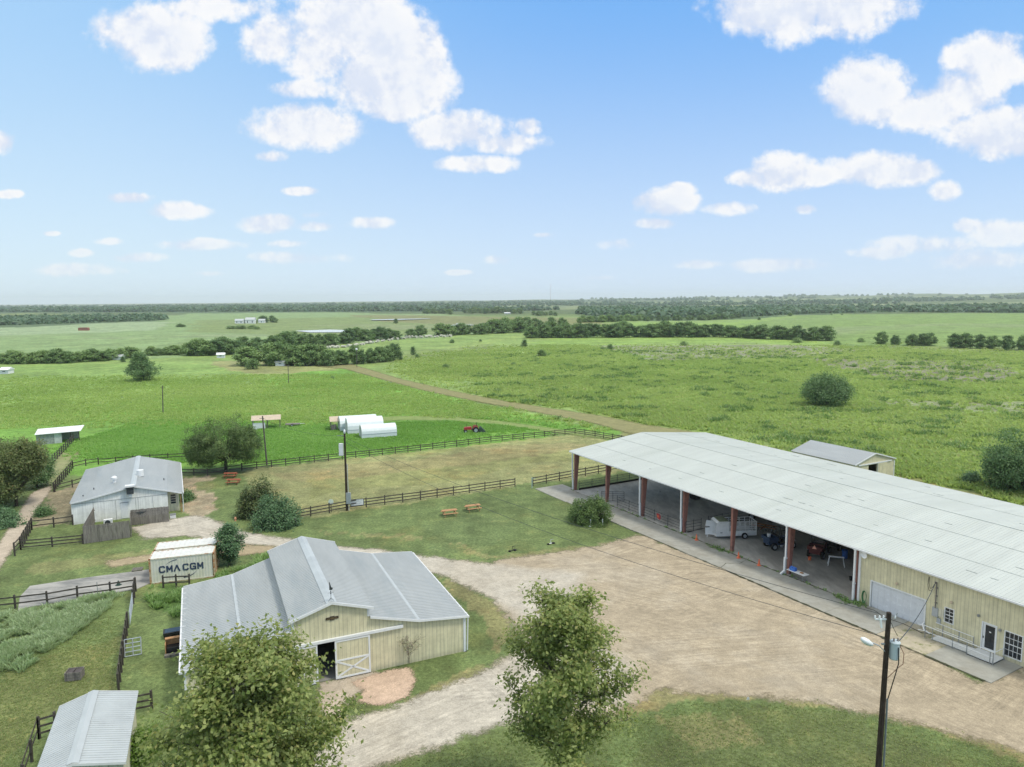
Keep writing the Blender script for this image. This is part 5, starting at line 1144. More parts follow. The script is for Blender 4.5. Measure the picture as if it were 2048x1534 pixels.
for k in range(3): m_.path([(.3 * math.cos(t * .63 + k), -.04 * k, .32 * math.sin(t * .63)) for t in range(11)], .05, 6)
m_.build('coil', redp, wr); MB().box(-.1, .1, -.15, -.1, -.1, .15).build('tag', orange, wr)
tr0 = thing('feed_tub', 'dark rubber feed tub standing alone in the arena', 'tub', at(1390, 997, .05), 0); m_ = MB(); m_.lathe([(.5, 0), (.75, .1), (.8, .6), (.72, .8), (.6, .8), (.62, .4), (.05, .35)], n=18); m_.build('tub', rubber, tr0)
for px, py, lb in ((1320, 985, 'small dark post end sticking out of the arena dirt'),):
    r = thing('ground_spike', lb, 'stake', at(px, py, .05)); MB().tube((0, 0, 0), (0, 0, .3), .05, .02).build('spike', rubber, r)
def wheel(root, x, y, r, w, nm='wheel'):
    m_ = MB(); m_.lathe([(r * .6, -w / 2), (r * .95, -w / 2), (r, -w * .3), (r, w * .3), (r * .95, w / 2), (r * .6, w / 2)], n=20); m_.v = [(x + a, y + z, r + b) for a, b, z in m_.v]
    o = m_.build(nm, rubber, root); m_ = MB(); m_.lathe([(r * .58, -w * .52), (r * .5, -w * .56), (r * .15, -w * .4), (r * .15, w * .4), (r * .5, w * .56), (r * .58, w * .52)], n=14); m_.v = [(x + a, y + z, r + b) for a, b, z in m_.v]; m_.build('rim', galv, o)
# livestock trailer: long axis from the front (left) to the rear (right)
ta, tb_ = at(1432, 1079, .05), at(1518, 1076, .05); tA = math.atan2(tb_.y - ta.y, tb_.x - ta.x)
tl_ = thing('livestock_trailer', 'white livestock trailer with slatted sides parked under the arena roof', 'trailer', ta, tA); TL = 4.9; TW = 1.95
wt = mat('trailer_white', (.80, .81, .80), .45, .4, var=.06, scale=2, dirt=(.5, .47, .4), dscale=1.2, dlo=.55, dhi=.8)
m_ = MB(); fr = [(0.05, .35), (-.05, .9), (0, 1.5), (.15, 1.95), (1.5, 2.0)]; m_.prism([(.0, .35), (1.5, .35), (1.5, 2.12), (.35, 2.12), (.08, 1.9), (-.05, 1.2)], 0, .04).prism([(.0, .35), (1.5, .35), (1.5, 2.12), (.35, 2.12), (.08, 1.9), (-.05, 1.2)], TW - .04, TW)
for (a, za), (b, zb) in zip([(0, .35), (-.05, 1.2), (.08, 1.9)], [(-.05, 1.2), (.08, 1.9), (.35, 2.12)]): m_.bar(((a), TW / 2, za), (b, TW / 2, zb), TW - .09, .04)
m_.build('nose', wt, tl_); MB().box(.35, 1.5, .0, TW, 2.125, 2.16).build('roof', mat('dirty_canvas', (.26, .30, .20), .9, .1, var=.15, scale=3), tl_)
MB().box(1.52, TL, 0, .04, .35, .95).box(1.52, TL, TW - .04, TW, .35, .95).box(-.02, TL, .05, TW - .05, .36, .42).build('lower_side', wt, tl_)
for z in (1.2, 1.45, 1.7, 1.98):
    for y in (.02, TW - .02): MB().bar((1.52, y, z), (TL, y, z), .03, .06 if z < 1.9 else .08).build('side_rail', wt, tl_)
m_ = MB()
for k in range(6):
    x = 1.55 + k * (TL - 1.6) / 5
    for y in (.02, TW - .02): m_.box(x - .03, x + .03, y - .03, y + .03, .96, 2.0)
for k in range(1, 5): m_.box(TL - .03, TL + .03, k * TW / 5 - .02, k * TW / 5 + .02, .42, 2.0)
m_.build('upright', wt, tl_); MB().bar((TL, .05, 1.95), (TL, TW - .05, 1.95), .06, .06).build('rear_rail', wt, tl_)
wheel(tl_, 3.4, -.1, .36, .22); wheel(tl_, 3.4, TW + .1, .36, .22); MB().box(2.9, 3.9, -.24, -.005, .78, .84).build('fender', wt, tl_)
MB().bar((0, TW * .3, .42), (-.95, TW / 2, .45), .07, .08).bar((0, TW * .7, .42), (-.95, TW / 2, .45), .07, .08).tube((-.7, TW / 2, .0), (-.7, TW / 2, .8), .04).build('hitch', wt, tl_)
MB().box(.5, .75, -.012, -.002, .75, .82).box(.45, 1.35, -.01, -.002, 1.96, 1.98).build('trim_marks', darksteel, tl_)
def utv(name, label, loc, rz, body, cat='utility vehicle', bed=True, tri=False, bucket=False):
    r = thing(name, label, cat, loc, rz, 'small farm vehicles under the roof'); r.scale = (1.2, 1.2, 1.2); L, Wd = 2.9, 1.4
    MB().prism([(.0, .45), (.25, .95), (1.05, 1.0), (1.1, .5), (1.9, .5), (1.95, 1.05), (2.9, 1.05), (2.9, .5), (2.5, .38), (.3, .38)], .22, Wd - .22).build('body', body, r, bevel=.03)
    MB().box(1.95, 2.95, .05, Wd - .05, .86, .94).box(1.95, 2.95, .05, .1, .95, 1.18).box(1.95, 2.95, Wd - .1, Wd - .05, .95, 1.18).box(1.95, 2.0, .11, Wd - .11, .95, 1.18).box(2.9, 2.95, .11, Wd - .11, .95, 1.18).build('cargo_bed', body, r)
    m_ = MB(); m_.box(1.25, 1.75, .15, Wd - .15, .55, .78).box(1.72, 1.85, .15, Wd - .15, .79, 1.25); m_.build('seat', rubber, r)
    m_ = MB()
    for y in (.12, Wd - .12): m_.path([(.75, y, .95), (1.05, y, 1.8), (1.85, y, 1.8), (1.95, y, .95)], .03, 6)
    m_.tube((1.05, .12, 1.8), (1.05, Wd - .12, 1.8), .03).tube((1.85, .12, 1.8), (1.85, Wd - .12, 1.8), .03); m_.build('roll_cage', darksteel, r)
    m_ = MB(); m_.path([(1.1 + .02 * math.cos(t * .7), Wd * .32 + .16 * math.cos(t * .7), 1.05 + .14 * math.sin(t * .7)) for t in range(10)], .02, 5); m_.build('steering_wheel', blackp, r)
    for x in (.45, 2.4):
        for y in (.1, Wd - .1): wheel(r, x, y, .33, .24)
    for y in (.35, Wd - .35): MB().box(-.005, .06, y - .1, y + .1, .62, .72).build('headlight', white, r)
    if tri: m_ = MB(); m_.prism([(Wd / 2 - .2, 1.0), (Wd / 2 + .2, 1.0), (Wd / 2, 1.36)], 2.96, 2.98, ax=0); m_.build('warning_triangle', mat('orange_reflector', (.85, .42, .30), .4, .4), r)
    if bucket: m_ = MB(); m_.lathe([(.15, 0), (.19, .42), (.2, .44)], (2.45, .5, .95), 14); m_.build('bucket', white, r)
    return r
dred = mat('dark_red_paint', (.10, .02, .02), .45, .4, var=.1); dblue = mat('dark_blue_paint', (.025, .05, .10), .45, .4, var=.1); dgreen = mat('black_green_paint', (.025, .035, .03), .5, .4)
utv('farm_buggy', 'dark blue farm buggy with a white bucket behind the sixth column', at(1573, 1094, .05) + Vector((.6, 1.2, 0)), RAD(195), dblue, bucket=True)
utv('farm_buggy', 'dark red farm buggy with an orange warning triangle under the roof', at(1626, 1108, .05) + Vector((.9, 1.6, 0)), RAD(232), dred, tri=True)
utv('farm_buggy', 'black farm buggy in the shade beyond the red buggy', at(1660, 1098, .05) + Vector((1.6, 2.4, 0)), RAD(225), dgreen)
def tractor(label, loc, rz, sc=1.0, imp=True):
    r = thing('tractor', label, 'tractor', loc, rz); r.scale = (sc,) * 3
    MB().prism([(0, .7), (.05, 1.25), (1.6, 1.35), (1.65, .7)], .45, 1.0).build('hood', redp, r, bevel=.04); MB().box(1.66, 2.9, .5, .95, .55, .95).build('chassis', darksteel, r)
    for y in (.05, 1.4): MB().prism([(1.9, 1.0), (2.0, 1.4), (2.3, 1.55), (2.9, 1.5), (3.0, 1.1), (2.8, 1.35), (2.3, 1.4)], y - .12, y + .12).build('fender', redp, r)
    MB().box(2.2, 2.6, .5, .95, .96, 1.1).box(2.6, 2.7, .5, .95, .96, 1.5).build('seat', rubber, r)
    for y in (0, 1.45): wheel(r, 2.5, y, .65, .38)
    for y in (.15, 1.3): wheel(r, .35, y, .38, .22)
    MB().tube((1.75, .72, 1.2), (1.95, .72, 1.5), .02).build('steering_column', blackp, r); MB().tube((.6, .6, 1.3), (.6, .6, 2.0), .035).build('exhaust', blackp, r)
    m_ = MB(); m_.tube((2.75, .3, .9), (2.75, .3, 2.2), .03).tube((2.75, 1.15, .9), (2.75, 1.15, 2.2), .03).tube((2.75, .3, 2.2), (2.75, 1.15, 2.2), .03); m_.build('roll_bar', blackp, r)
    if imp: MB().prism([(3.2, .2), (3.3, 1.0), (3.6, 1.3), (4.6, .3), (4.6, .2)], -.2, 1.65).build('mower_deck', mat('implement_green', (.05, .08, .06), .7, .2), r)
    return r
tractor('old red tractor with a dark mower parked in the bright field', at(928, 868) + Vector((0, .4, 0)), RAD(8), 1.0)
tractor('red tractor in the shade behind the livestock trailer', at(1497, 1052, .05) + Vector((.8, 2.5, 0)), RAD(-20), 1.1, False)
# weeds in joints

# clutter in the shaded bays
def pat(px, py, dx=0, dy=0): return at(px, py, .05) + Vector((dx, dy, 0))
r = thing('lumber_stack', 'stack of old brown boards at the back of the shaded bay', 'lumber', Vector(pw(29.5, 13, .05)), PA)
for k in range(4):
    m_ = MB()
    for j in range(5): m_.box(-1.6 + rnd.uniform(-.1, .1), 1.6, -.6 + j * .25, -.4 + j * .25, .1 + k * .22, .28 + k * .22)
    m_.build('board', [picwood, greywood, redwood, greywood][k], r)
r = thing('fuel_drum', 'blue steel drum standing behind the dark buggies', 'drum', Vector(pw(38, 9, .05)), 0); m_ = MB(); m_.lathe([(.29, 0), (.3, .02), (.3, .3), (.31, .31), (.3, .33), (.3, .6), (.31, .61), (.3, .63), (.3, .88), (.28, .88)], n=18); m_.build('body', bluep, r)
r = thing('hay_stack', 'stack of straw bales against the back of the shaded bay', 'hay', Vector(pw(35, 15, .05)), PA)
strw = mat('straw', (.42, .33, .17), .95, .1, var=.25, scale=6)
for k in range(3):
    for j in range(4 - k): MB().box(-2 + j * 1.15 + k * .5, -.9 + j * 1.15 + k * .5, -.4, .4, k * .5, .48 + k * .5).build('bale', strw, r, bevel=.04)
r = thing('disc_harrow', 'rusty disc harrow parked behind the livestock trailer', 'farm implement', Vector(pw(27.5, 8.5, .05)), PA + .4)
m_ = MB(); m_.bar((-1.5, 0, .6), (1.5, 0, .6), .12, .12).bar((-1.3, .9, .6), (1.3, .9, .6), .12, .12).bar((0, -1.2, .6), (0, .9, .6), .12, .12); m_.build('frame', rust, r)
for k in range(8):
    m_ = MB(); x = -1.4 + k * .4; m_.tube((x - .02, 0, .3), (x + .02, 0, .3), .28, .28, 14); m_.build('disc', steel, r)
r = thing('tool_cabinet', 'grey tool cabinet against the brown partition in the shade', 'cabinet', Vector(pw(44.8, 7, .05)), PA); MB().box(-.3, .3, -.9, .9, 0, 1.9).build('case', steel, r, bevel=.02); MB().box(-.33, -.305, -.85, -.02, .1, 1.8).box(-.33, -.305, .02, .85, .1, 1.8).build('door', galv, r)
for k, (u, v, c_, lb) in enumerate(((36.5, 5.2, orange, 'orange plastic bucket on the floor of the shaded bay'), (42.2, 4.0, blackp, 'black rubber bucket near the brown partition'), (32.2, 6.0, white, 'white bucket behind the livestock trailer'))):
    r = thing('bucket', lb, 'bucket', Vector(pw(u, v, .05)), 0, 'loose buckets in the bays'); m_ = MB(); m_.lathe([(.14, 0), (.18, .36), (.16, .36), (.13, .04)], n=14); m_.build('body', c_, r)

# ================================================================ tunnels and sheds in the bright field
plastic = mat('tunnel_plastic', (.66, .72, .72), .45, .4, var=.05, scale=2); tanroof = mat('tan_roof', (.50, .42, .32), .7, .2, var=.08)
TA = RAD(21)
def tunnel(label, px, py, L, Wd=3.4, H_=2.5, door=False):
    r = thing('poly_tunnel', label, 'poly tunnel', at(px, py), TA, 'white tunnels in the bright field'); prof = []
    for k in range(11):
        a = math.pi * k / 10; prof.append((Wd / 2 - Wd / 2 * math.cos(a), 1.0 + (H_ - 1.0) * math.sin(a) ** .9 if 0 < k < 10 else 1.0))
    out = [(0, 0)] + prof + [(Wd, 0)]; inn = [(Wd - .04, 0)] + [(Wd / 2 + (a - Wd / 2) * .975, z - .04) for a, z in prof[::-1]] + [(.04, 0)]
    n = len(out); m_ = MB(); b = 0
    for x in (0, L):
        m_.v += [(x, y, z) for y, z in out]
    for k in range(n - 1): m_.f.append((k, n + k, n + k + 1, k + 1))
    m_.build('cover', plastic, r)
    for x in (0.005, L - .005):
        e = MB(); e.prism(out, x - .012, x + .012, ax=0); e.build('end_panel', mat('tunnel_end', (.50, .55, .53), .6, .3), r)
    MB().box(-.03, L + .03, -.04, -.005, .95, 1.03).build('side_rail', galv, r)
    d = MB().box(-.03, -.01, Wd / 2 - .4, Wd / 2 + .4, .0, 1.9).build('door', mat('tunnel_door', (.30, .36, .32), .7, .2), r); MB().prism([(Wd / 2 - .3, 1.92), (Wd / 2 + .3, 1.92), (Wd / 2, 2.35)], -.035, -.012, ax=0).build('vent', rubber, r)
    return r
tunnel('nearest white tunnel with rounded roof, at the right of the row', 724, 879, 7.2, 3.6, 2.7)
tunnel('white tunnel in the middle of the row, longest and tallest', 696, 870, 7.6, 4.4, 3.3)
tunnel('white tunnel at the back of the row beside the tan roofed shelter', 681, 864, 8.0, 4.2, 3.1)
def tanshelter(label, px, py, L, whites):
    r = thing('tan_shelter', label, 'shelter', at(px, py), RAD(17), 'tan roofed shelters in the field'); Wd = 3.6
    m_ = MB(); slab(m_, [(-.2, -.3, 2.1), (L, -.3, 2.1), (L, Wd / 2, 2.9), (-.2, Wd / 2, 2.9)], .05); slab(m_, [(-.2, Wd / 2, 2.9), (L, Wd / 2, 2.9), (L, Wd + .3, 2.1), (-.2, Wd + .3, 2.1)], .05); m_.build('roof', tanroof, r)
    for x in (0, L / 2, L - .3):
        for y in (0, Wd): MB().box(x, x + .12, y - .06, y + .06, 0, 2.08).build('post', greywood, r)
    if whites: MB().box(.13, L * .45, -.05, .0, 0, 1.5).box(.02, .07, .1, Wd - .1, 0, 1.9).build('white_panel', white, r)
    else: MB().box(.13, 1.2, -.03, .0, 0, 1.4).build('boards', greywood, r)
    return r
tanshelter('tan roofed shelter with white panels left of the grey utility pole', 505, 860, 6.0, True)
tanshelter('tan roofed shelter at the left end of the white tunnels', 662, 862, 6.0, False)
fb = thing('flatbed_trailer', 'low grey flatbed trailer beside the tan shelter with white panels', 'trailer', at(570, 854), RAD(12)); MB().box(0, 3.2, 0, 1.8, .45, .55).build('deck', greywood, fb); wheel(fb, 1.5, -.05, .3, .2); wheel(fb, 1.5, 1.85, .3, .2); MB().bar((3.2, .9, .5), (4.2, .9, .5), .08, .08).build('hitch', white, fb)

# ================================================================ vegetation
fol_near = foliage('leaves_sycamore', (.105, .160, .036), (.370, .425, .155), .44, warm=(.42, .38, .14), warmth=.12)
fol_oak = foliage('leaves_oak', (.055, .115, .034), (.175, .255, .080), .24, warm=(.19, .15, .04), warmth=.04)
fol_dark = foliage('leaves_dark', (.052, .125, .042), (.165, .275, .098), .2, warmth=0)
fol_blue = foliage('leaves_bluegreen', (.050, .120, .050), (.155, .265, .120), .22, warmth=0)
fol_far = foliage('leaves_far', (.095, .185, .062), (.20, .315, .105), .2, warmth=.03)
fol_far2 = foliage('leaves_far_light', (.13, .24, .075), (.28, .40, .14), .2, warmth=.03)
# the two big trees in the foreground
tp1 = at(1128, 1630); h1 = ry(1175, 1163, tp1.y).z
make_tree('leafy_tree', 'tall loose leafy tree at the bottom middle of the photo before the gravel yard', 'tree', tp1, h1, 3.7, 2.8, 'open', 21000, .235, fol_near, barkm, 11, group='two tall foreground trees', nprim=14, nsec=9, spread=.30, sig=.33, dens_sub=3, up=.34, trunk_r=.17, multi=3, droop=.10, tv=.30)
tp2 = at(505, 1760); h2 = ry(585, 1268, tp2.y).z
make_tree('leafy_tree', 'broad leafy tree in front of the cream barn at the bottom left', 'tree', tp2, h2, 4.25, 1.6, 'bell', 37000, .245, fol_near, barkm, 23, group='two tall foreground trees', nprim=16, nsec=10, spread=.32, sig=.38, dens_sub=3, up=.36, trunk_r=.2, multi=3, tv=.30)
# mid-distance trees
def shrub(name, label, loc, R, H, n, leaf, fm, seed, group=None, sq=1.0, nc=90, sig=.3, lobes=None, name2='foliage', trunk=None):
    rng = np.random.default_rng(seed); cl = []
    for lb in (lobes or [(0, 0, R, H)]):
        (cx, cy, r, h), z0 = lb[:4], (lb[4] if len(lb) > 4 else 0)
        d = rng.normal(size=(nc, 3)); d[:, 2] = (np.abs(d[:, 2]) * 1.1 - .05) if not z0 else d[:, 2]; d /= np.linalg.norm(d, axis=1)[:, None]
        f = rng.uniform(.45, .97, nc)[:, None] * (1 + .10 * np.sin(d[:, :1] * 5 + seed)); c = d * f * [r, r * sq, h]; c[:, 0] += cx; c[:, 1] += cy; c[:, 2] += z0; cl.append(c)
    cl = np.vstack(cl); idx = rng.integers(0, len(cl), n); C = cl[idx] + rng.normal(0, sig, (n, 3)); C[:, 2] = np.clip(C[:, 2], .05, None)
    o = C - [0, 0, H * .35]; o /= np.linalg.norm(o, axis=1)[:, None]; ct = np.clip(.5 + rng.normal(0, .17, len(cl)), 0, 1)[idx]
    V, Fq, t = leaves(C, leaf, rng, o, ct=ct); r = thing(name, label, 'bush' if 'tree' not in name else 'tree', loc, 0, group); npmesh(name2, V, Fq, fm, r, t)
    mb = MB(); top = MB()
    if trunk:
        zt = trunk[1]; mb.tube((0, 0, -.1), (.05, 0, zt), trunk[0], trunk[0] * .75, 8, cap=False)
        for k in range(0, len(cl), max(1, len(cl) // 45)): mb.tube((.05, 0, zt - .1), cl[k], trunk[0] * .35, .02, 5, cap=False)
    else:
        for k in range(0, min(len(cl), 60)): mb.tube((rng.normal(0, .12 * R), rng.normal(0, .12 * R), 0), cl[k], .04, .015, 4, cap=False)
    mb.build('trunk' if trunk else 'stems', barkd, r); return r
shrub('round_tree', 'large round dark tree behind the two red picnic tables', at(452, 944), 6.5, 9.6, 48000, .22, fol_oak, 31, nc=330, sig=.33, name2='crown', trunk=(.3, 2.2), lobes=[(-.8, .5, 5.6, 4.3, 5.3), (-3.6, .3, 3.0, 2.9, 3.6), (3.0, .6, 3.2, 3.2, 4.6)])
shrub('shrub', 'big brownish dark bush, the left and taller of the pair by the drive', at(511, 1040) + Vector((0, 1.5, 0)), 3.0, 5.6, 15000, .24, foliage('leaves_brown_green', (.050, .088, .028), (.150, .195, .065), .2, warm=(.17, .12, .04), warmth=.08), 41, 'double bush by the drive', nc=160, lobes=[(-.6, .5, 2.3, 4.6), (.7, .3, 2.3, 5.5), (-1.2, -.2, 1.8, 3.4)])
shrub('shrub', 'blue-green bush, the right and lower of the pair by the drive', at(536, 1061) + Vector((.4, 1.8, 0)), 3.0, 3.9, 14000, .22, fol_blue, 42, 'double bush by the drive', nc=200)
shrub('shrub', 'rounded willow-like bush before the open end of the arena', at(1181, 1053) + Vector((.3, 2.2, 0)), 2.9, 3.3, 17000, .18, foliage('leaves_willow', (.050, .105, .026), (.155, .24, .065), .25, warmth=.03), 43, nc=260, sig=.24)
make_tree('small_tree', 'narrow blue-green tree at the right end of the shipping containers', 'tree', at(453, 1136) + Vector((0, .8, 0)), 4.5, 1.75, .15, 'oval', 9000, .2, fol_blue, barkd, 44, nprim=22, nsec=6, spread=.3, sig=.26, up=.3)
shrub('lone_tree', 'lone dark round tree standing in the middle of the right field', at(1654, 812), 8.0, 8.8, 20000, .40, fol_dark, 45, nc=170, sig=.6, name2='crown', trunk=(.35, 1.0), lobes=[(-3.2, 0, 4.2, 3.0, 4.0), (3.4, .6, 3.9, 2.8, 3.9), (.4, 0, 4.6, 3.8, 5.4), (0, -2.2, 4.4, 2.6, 3.6), (0, 3, 4.4, 3.4, 4.2)])
shrub('lone_tree', 'dark tree with a tall left shoulder standing alone in the left field', at(287, 761), 6.0, 9, 12000, .45, fol_dark, 46, nc=200, sig=.45, name2='crown', trunk=(.3, 1.2), lobes=[(0, 0, 6.2, 3.8, 3.9), (-1.2, 0, 3, 3.2, 6.6)])
shrub('edge_tree', 'dark tree cut by the right edge behind the arena roof', at(2050, 985), 6.5, 9, 22000, .30, fol_dark, 47, nc=260, sig=.4, name2='crown', trunk=(.3, 1.2), lobes=[(0, 0, 5.6, 4.6, 4.6), (-3, .5, 3, 2.8, 3.2), (3, 0, 4, 4, 5)])
shrub('shrub', 'low green bush left of the tree at the right edge', at(1942, 968), 1.4, 1.8, 2500, .25, fol_blue, 48)
# tree group at the left edge
shrub('leafy_tree', 'brownish leafy tree at the left edge beside the dirt track', at(33, 1012), 5.5, 10, 34000, .25, foliage('leaves_left', (.075, .115, .034), (.22, .27, .10), .3, warm=(.24, .18, .07), warmth=.14), 51, 'trees at the left edge', nc=260, sig=.36, name2='crown', trunk=(.22, 2.0), lobes=[(-.6, 0, 4.3, 4.0, 5.6), (2.0, .4, 2.6, 2.6, 6.9), (-1.5, -1, 3.4, 3.0, 3.6)])
shrub('leafy_tree', 'dark bushy tree right of the brownish tree at the left edge', at(74, 975), 3.4, 5, 11000, .25, fol_dark, 52, 'trees at the left edge', nc=160, sig=.32, name2='crown', trunk=(.15, 1.0), lobes=[(0, 0, 3.0, 2.6, 2.7)])
shrub('leafy_tree', 'tall tree partly outside the left edge of the photo', at(-40, 1010), 5.5, 10, 20000, .27, fol_oak, 53, 'trees at the left edge', nc=220, sig=.4, name2='crown', trunk=(.25, 2), lobes=[(0, 0, 5.0, 4.6, 5.6)])
shrub('shrub', 'bright green bush low at the left edge beside the track', at(8, 1050), 2.3, 2.2, 6000, .22, fol_blue, 54, 'trees at the left edge')
shrub('shrub', 'small dark bush in the gap of the slanting fence by the track', at(87, 1030), 1.1, 1.2, 2200, .18, fol_dark, 55)
shrub('shrub', 'dark shrub growing against the right wall of the ranch house', at(374, 1000), .9, 1.5, 2000, .18, fol_dark, 56, sq=1.8)
shrub('shrub', 'bright green clump beside the small shed at the bottom', at(277, 1508), 1.5, 1.3, 5000, .16, foliage('leaves_bright', (.06, .12, .015), (.16, .26, .04), .3, warmth=0), 57, sq=1.2)
make_tree('bare_bush', 'sparse twiggy bush against the cream barn front wall', 'bush', at(820, 1320) + Vector((0, -.5, 0)), 2.3, 1.1, .05, 'ball', 260, .07, fol_oak, mat('twig', (.25, .22, .17), .9, .1), 58, nprim=20, nsec=7, spread=.5, sig=.2, trunk_r=.035, up=.9, trunkname='twigs')
# far trees: eight meshes, each tree an object of its own
FARM = []
for k, (H_, R_, env, n, fm, ba) in enumerate([(9, 4.6, 'dome', 2600, fol_far, .3), (8, 4.2, 'dome', 2400, fol_far2, .2), (10, 4.4, 'oval', 2600, fol_far, .3), (7, 4.4, 'dome', 2200, fol_far2, .3), (11, 5.0, 'dome', 3000, fol_dark, .3), (6, 3.4, 'dome', 1600, fol_far, .2), (7.5, 3.0, 'cone', 1600, fol_dark, .3), (4, 2.8, 'dome', 1000, fol_far2, .1)]):
    V, Fq, t, mb = tree_mesh(H_, R_, ba, env, int(n * 1.9), .6 if k < 5 else .45, 100 + k, sig=.6, tv=.10, ctv=.13, nprim=18, nsec=4, spread=.3, dens_sub=2, trunk_r=.2, up=.12, droop=.12)
    cm = npmesh('crown', V, Fq, fm, None, t); tm = mb.build('trunk', barkd, None); FARM.append((cm.data, tm.data, H_, R_)); bpy.data.objects.remove(cm); bpy.data.objects.remove(tm)
fr = random.Random(99); NF = [0]
def fartree(px, py, hpx, k, label, group, cat='tree', name='tree', wide=1.0, dy=0):
    p = at(px, py); p.y += dy; p.z = tz(p.x, p.y); cm, tm, H_, R_ = FARM[k]; h = hpx / F * p.y * 1.02; s = h / H_
    r = thing(name, label, cat, p - Vector((0, 0, .15)), fr.uniform(0, 6.28), group)
    for nm, me in (('crown', cm), ('trunk', tm)):
        o = bpy.data.objects.new(nm, me); COL.objects.link(o); o.parent = r
    r.scale = (s * wide * fr.uniform(.9, 1.15), s * wide * fr.uniform(.9, 1.15), s * fr.uniform(.93, 1.05)); NF[0] += 1; return r
def ordi(k): return '%d%s' % (k, 'th' if 10 < k < 14 else {1: 'st', 2: 'nd', 3: 'rd'}.get(k % 10, 'th'))
def row(pts, gap, hpx, ks, label, group, jit=3, var=.25, wide=1.0):
    """trees along a pixel polyline; pts (px,py)"""
    c = 0
    for (xa, ya), (xb, yb) in zip(pts[:-1], pts[1:]):
        n = max(1, int(abs(xb - xa) / gap))
        for i in range(n):
            c += 1; t = (i + fr.uniform(.2, .8)) / n; fartree(xa + (xb - xa) * t, ya + (yb - ya) * t + fr.uniform(-jit, jit) * .3, hpx * fr.uniform(1 - var, 1 + var * .6), fr.choice(ks), label + ', ' + ordi(c) + ' from left', group, wide=wide)
LG = 'trees along the creek'
row([(0, 728), (60, 727), (145, 725), (200, 722)], 15, 26, (0, 1, 3, 5), 'green tree in the low creek line at the left edge', LG, wide=1.3)
row([(200, 722), (262, 716), (282, 712)], 14, 22, (0, 1, 3), 'green tree in the creek line left of the white tank', LG, wide=1.25)
row([(290, 711), (375, 708)], 15, 18, (1, 3, 5), 'low green tree in the creek line above the lone dark tree', LG, wide=1.3)
row([(375, 712), (480, 708)], 13, 34, (0, 2, 1, 4), 'tall green tree in the middle stretch of the creek line', LG, wide=1.2)
row([(480, 706), (560, 700), (590, 690)], 14, 32, (0, 4, 0), 'dark tree in the creek line left of the pale bales', LG, wide=1.2)
row([(585, 692), (660, 690), (705, 686)], 14, 30, (4, 0, 2), 'dark tree in the back line above the pale bales', LG, wide=1.2)
row([(708, 682), (770, 679), (800, 677)], 14, 25, (0, 4), 'dark tree behind the right end of the pale bales', LG, wide=1.2)
for a, b_, h, k in ((496, 731, 40, 1), (505, 738, 22, 5)): fartree(a, b_, h, k, 'light green round tree at the left of the farmyard grove' if k == 1 else 'low dark bush before the light green round tree', 'trees of the farmyard grove', wide=1.3)
row([(538, 730), (645, 730)], 15, 42, (1, 2, 0, 1), 'tall light green tree of the farmyard grove', 'trees of the farmyard grove', wide=1.1)
row([(650, 732), (735, 727), (800, 718)], 16, 34, (0, 2, 4, 1), 'darker tree at the right side of the farmyard grove', 'trees of the farmyard grove', wide=1.1)
fartree(826, 710, 18, 6, 'small pointed dark tree right of the farmyard grove', 'lone field trees'); fartree(834, 716, 9, 5, 'tiny bush below the small pointed dark tree', 'lone field trees')
for x, y, h in ((822, 675, 18), (842, 672, 22)): fartree(x, y, h, 0, ('smaller left' if x < 830 else 'larger right') + ' round green tree of the pair above the pale bales', 'pair of round field trees', wide=1.3)
row([(873, 671), (960, 668), (1045, 664)], 13, 24, (0, 1, 0, 3), 'green tree in the middle tree belt left of the long dark row', 'middle tree belt', wide=1.25)
row([(960, 662), (1090, 656), (1130, 655)], 14, 22, (0, 1, 2), 'tree in the upper strip of the middle tree belt', 'middle tree belt', wide=1.2)
row([(1052, 676), (1200, 675), (1340, 674), (1450, 674), (1535, 677)], 13.5, 29, (4, 0, 4, 0), 'dark tree in the long row across the right field', 'long dark tree row', jit=2, wide=1.15, var=.18)
row([(1548, 678), (1600, 680), (1662, 681)], 13, 27, (4, 0), 'dark tree in the detached right end of the long row', 'long dark tree row', jit=2, wide=1.15, var=.15)
for i, (x, y, h) in enumerate(((1764, 688, 25), (1790, 690, 20), (1824, 691, 25), (1843, 691, 24), (1859, 691, 28), (1908, 696, 30), (1930, 696, 30), (1960, 697, 30), (1985, 697, 28), (2013, 701, 30), (2046, 700, 30))):
    fartree(x, y, h, (0, 4)[i % 2], ['dark tree of the first spaced pair right of the long row', 'dark tree of the middle cluster right of the long row', 'dark tree of the right hand cluster near the photo edge'][0 if i < 2 else (1 if i < 5 else 2)] + ', ' + ordi(i + 1 if i < 2 else (i - 1 if i < 5 else i - 4)) + ' from left', 'spaced dark trees on the right', wide=1.05)
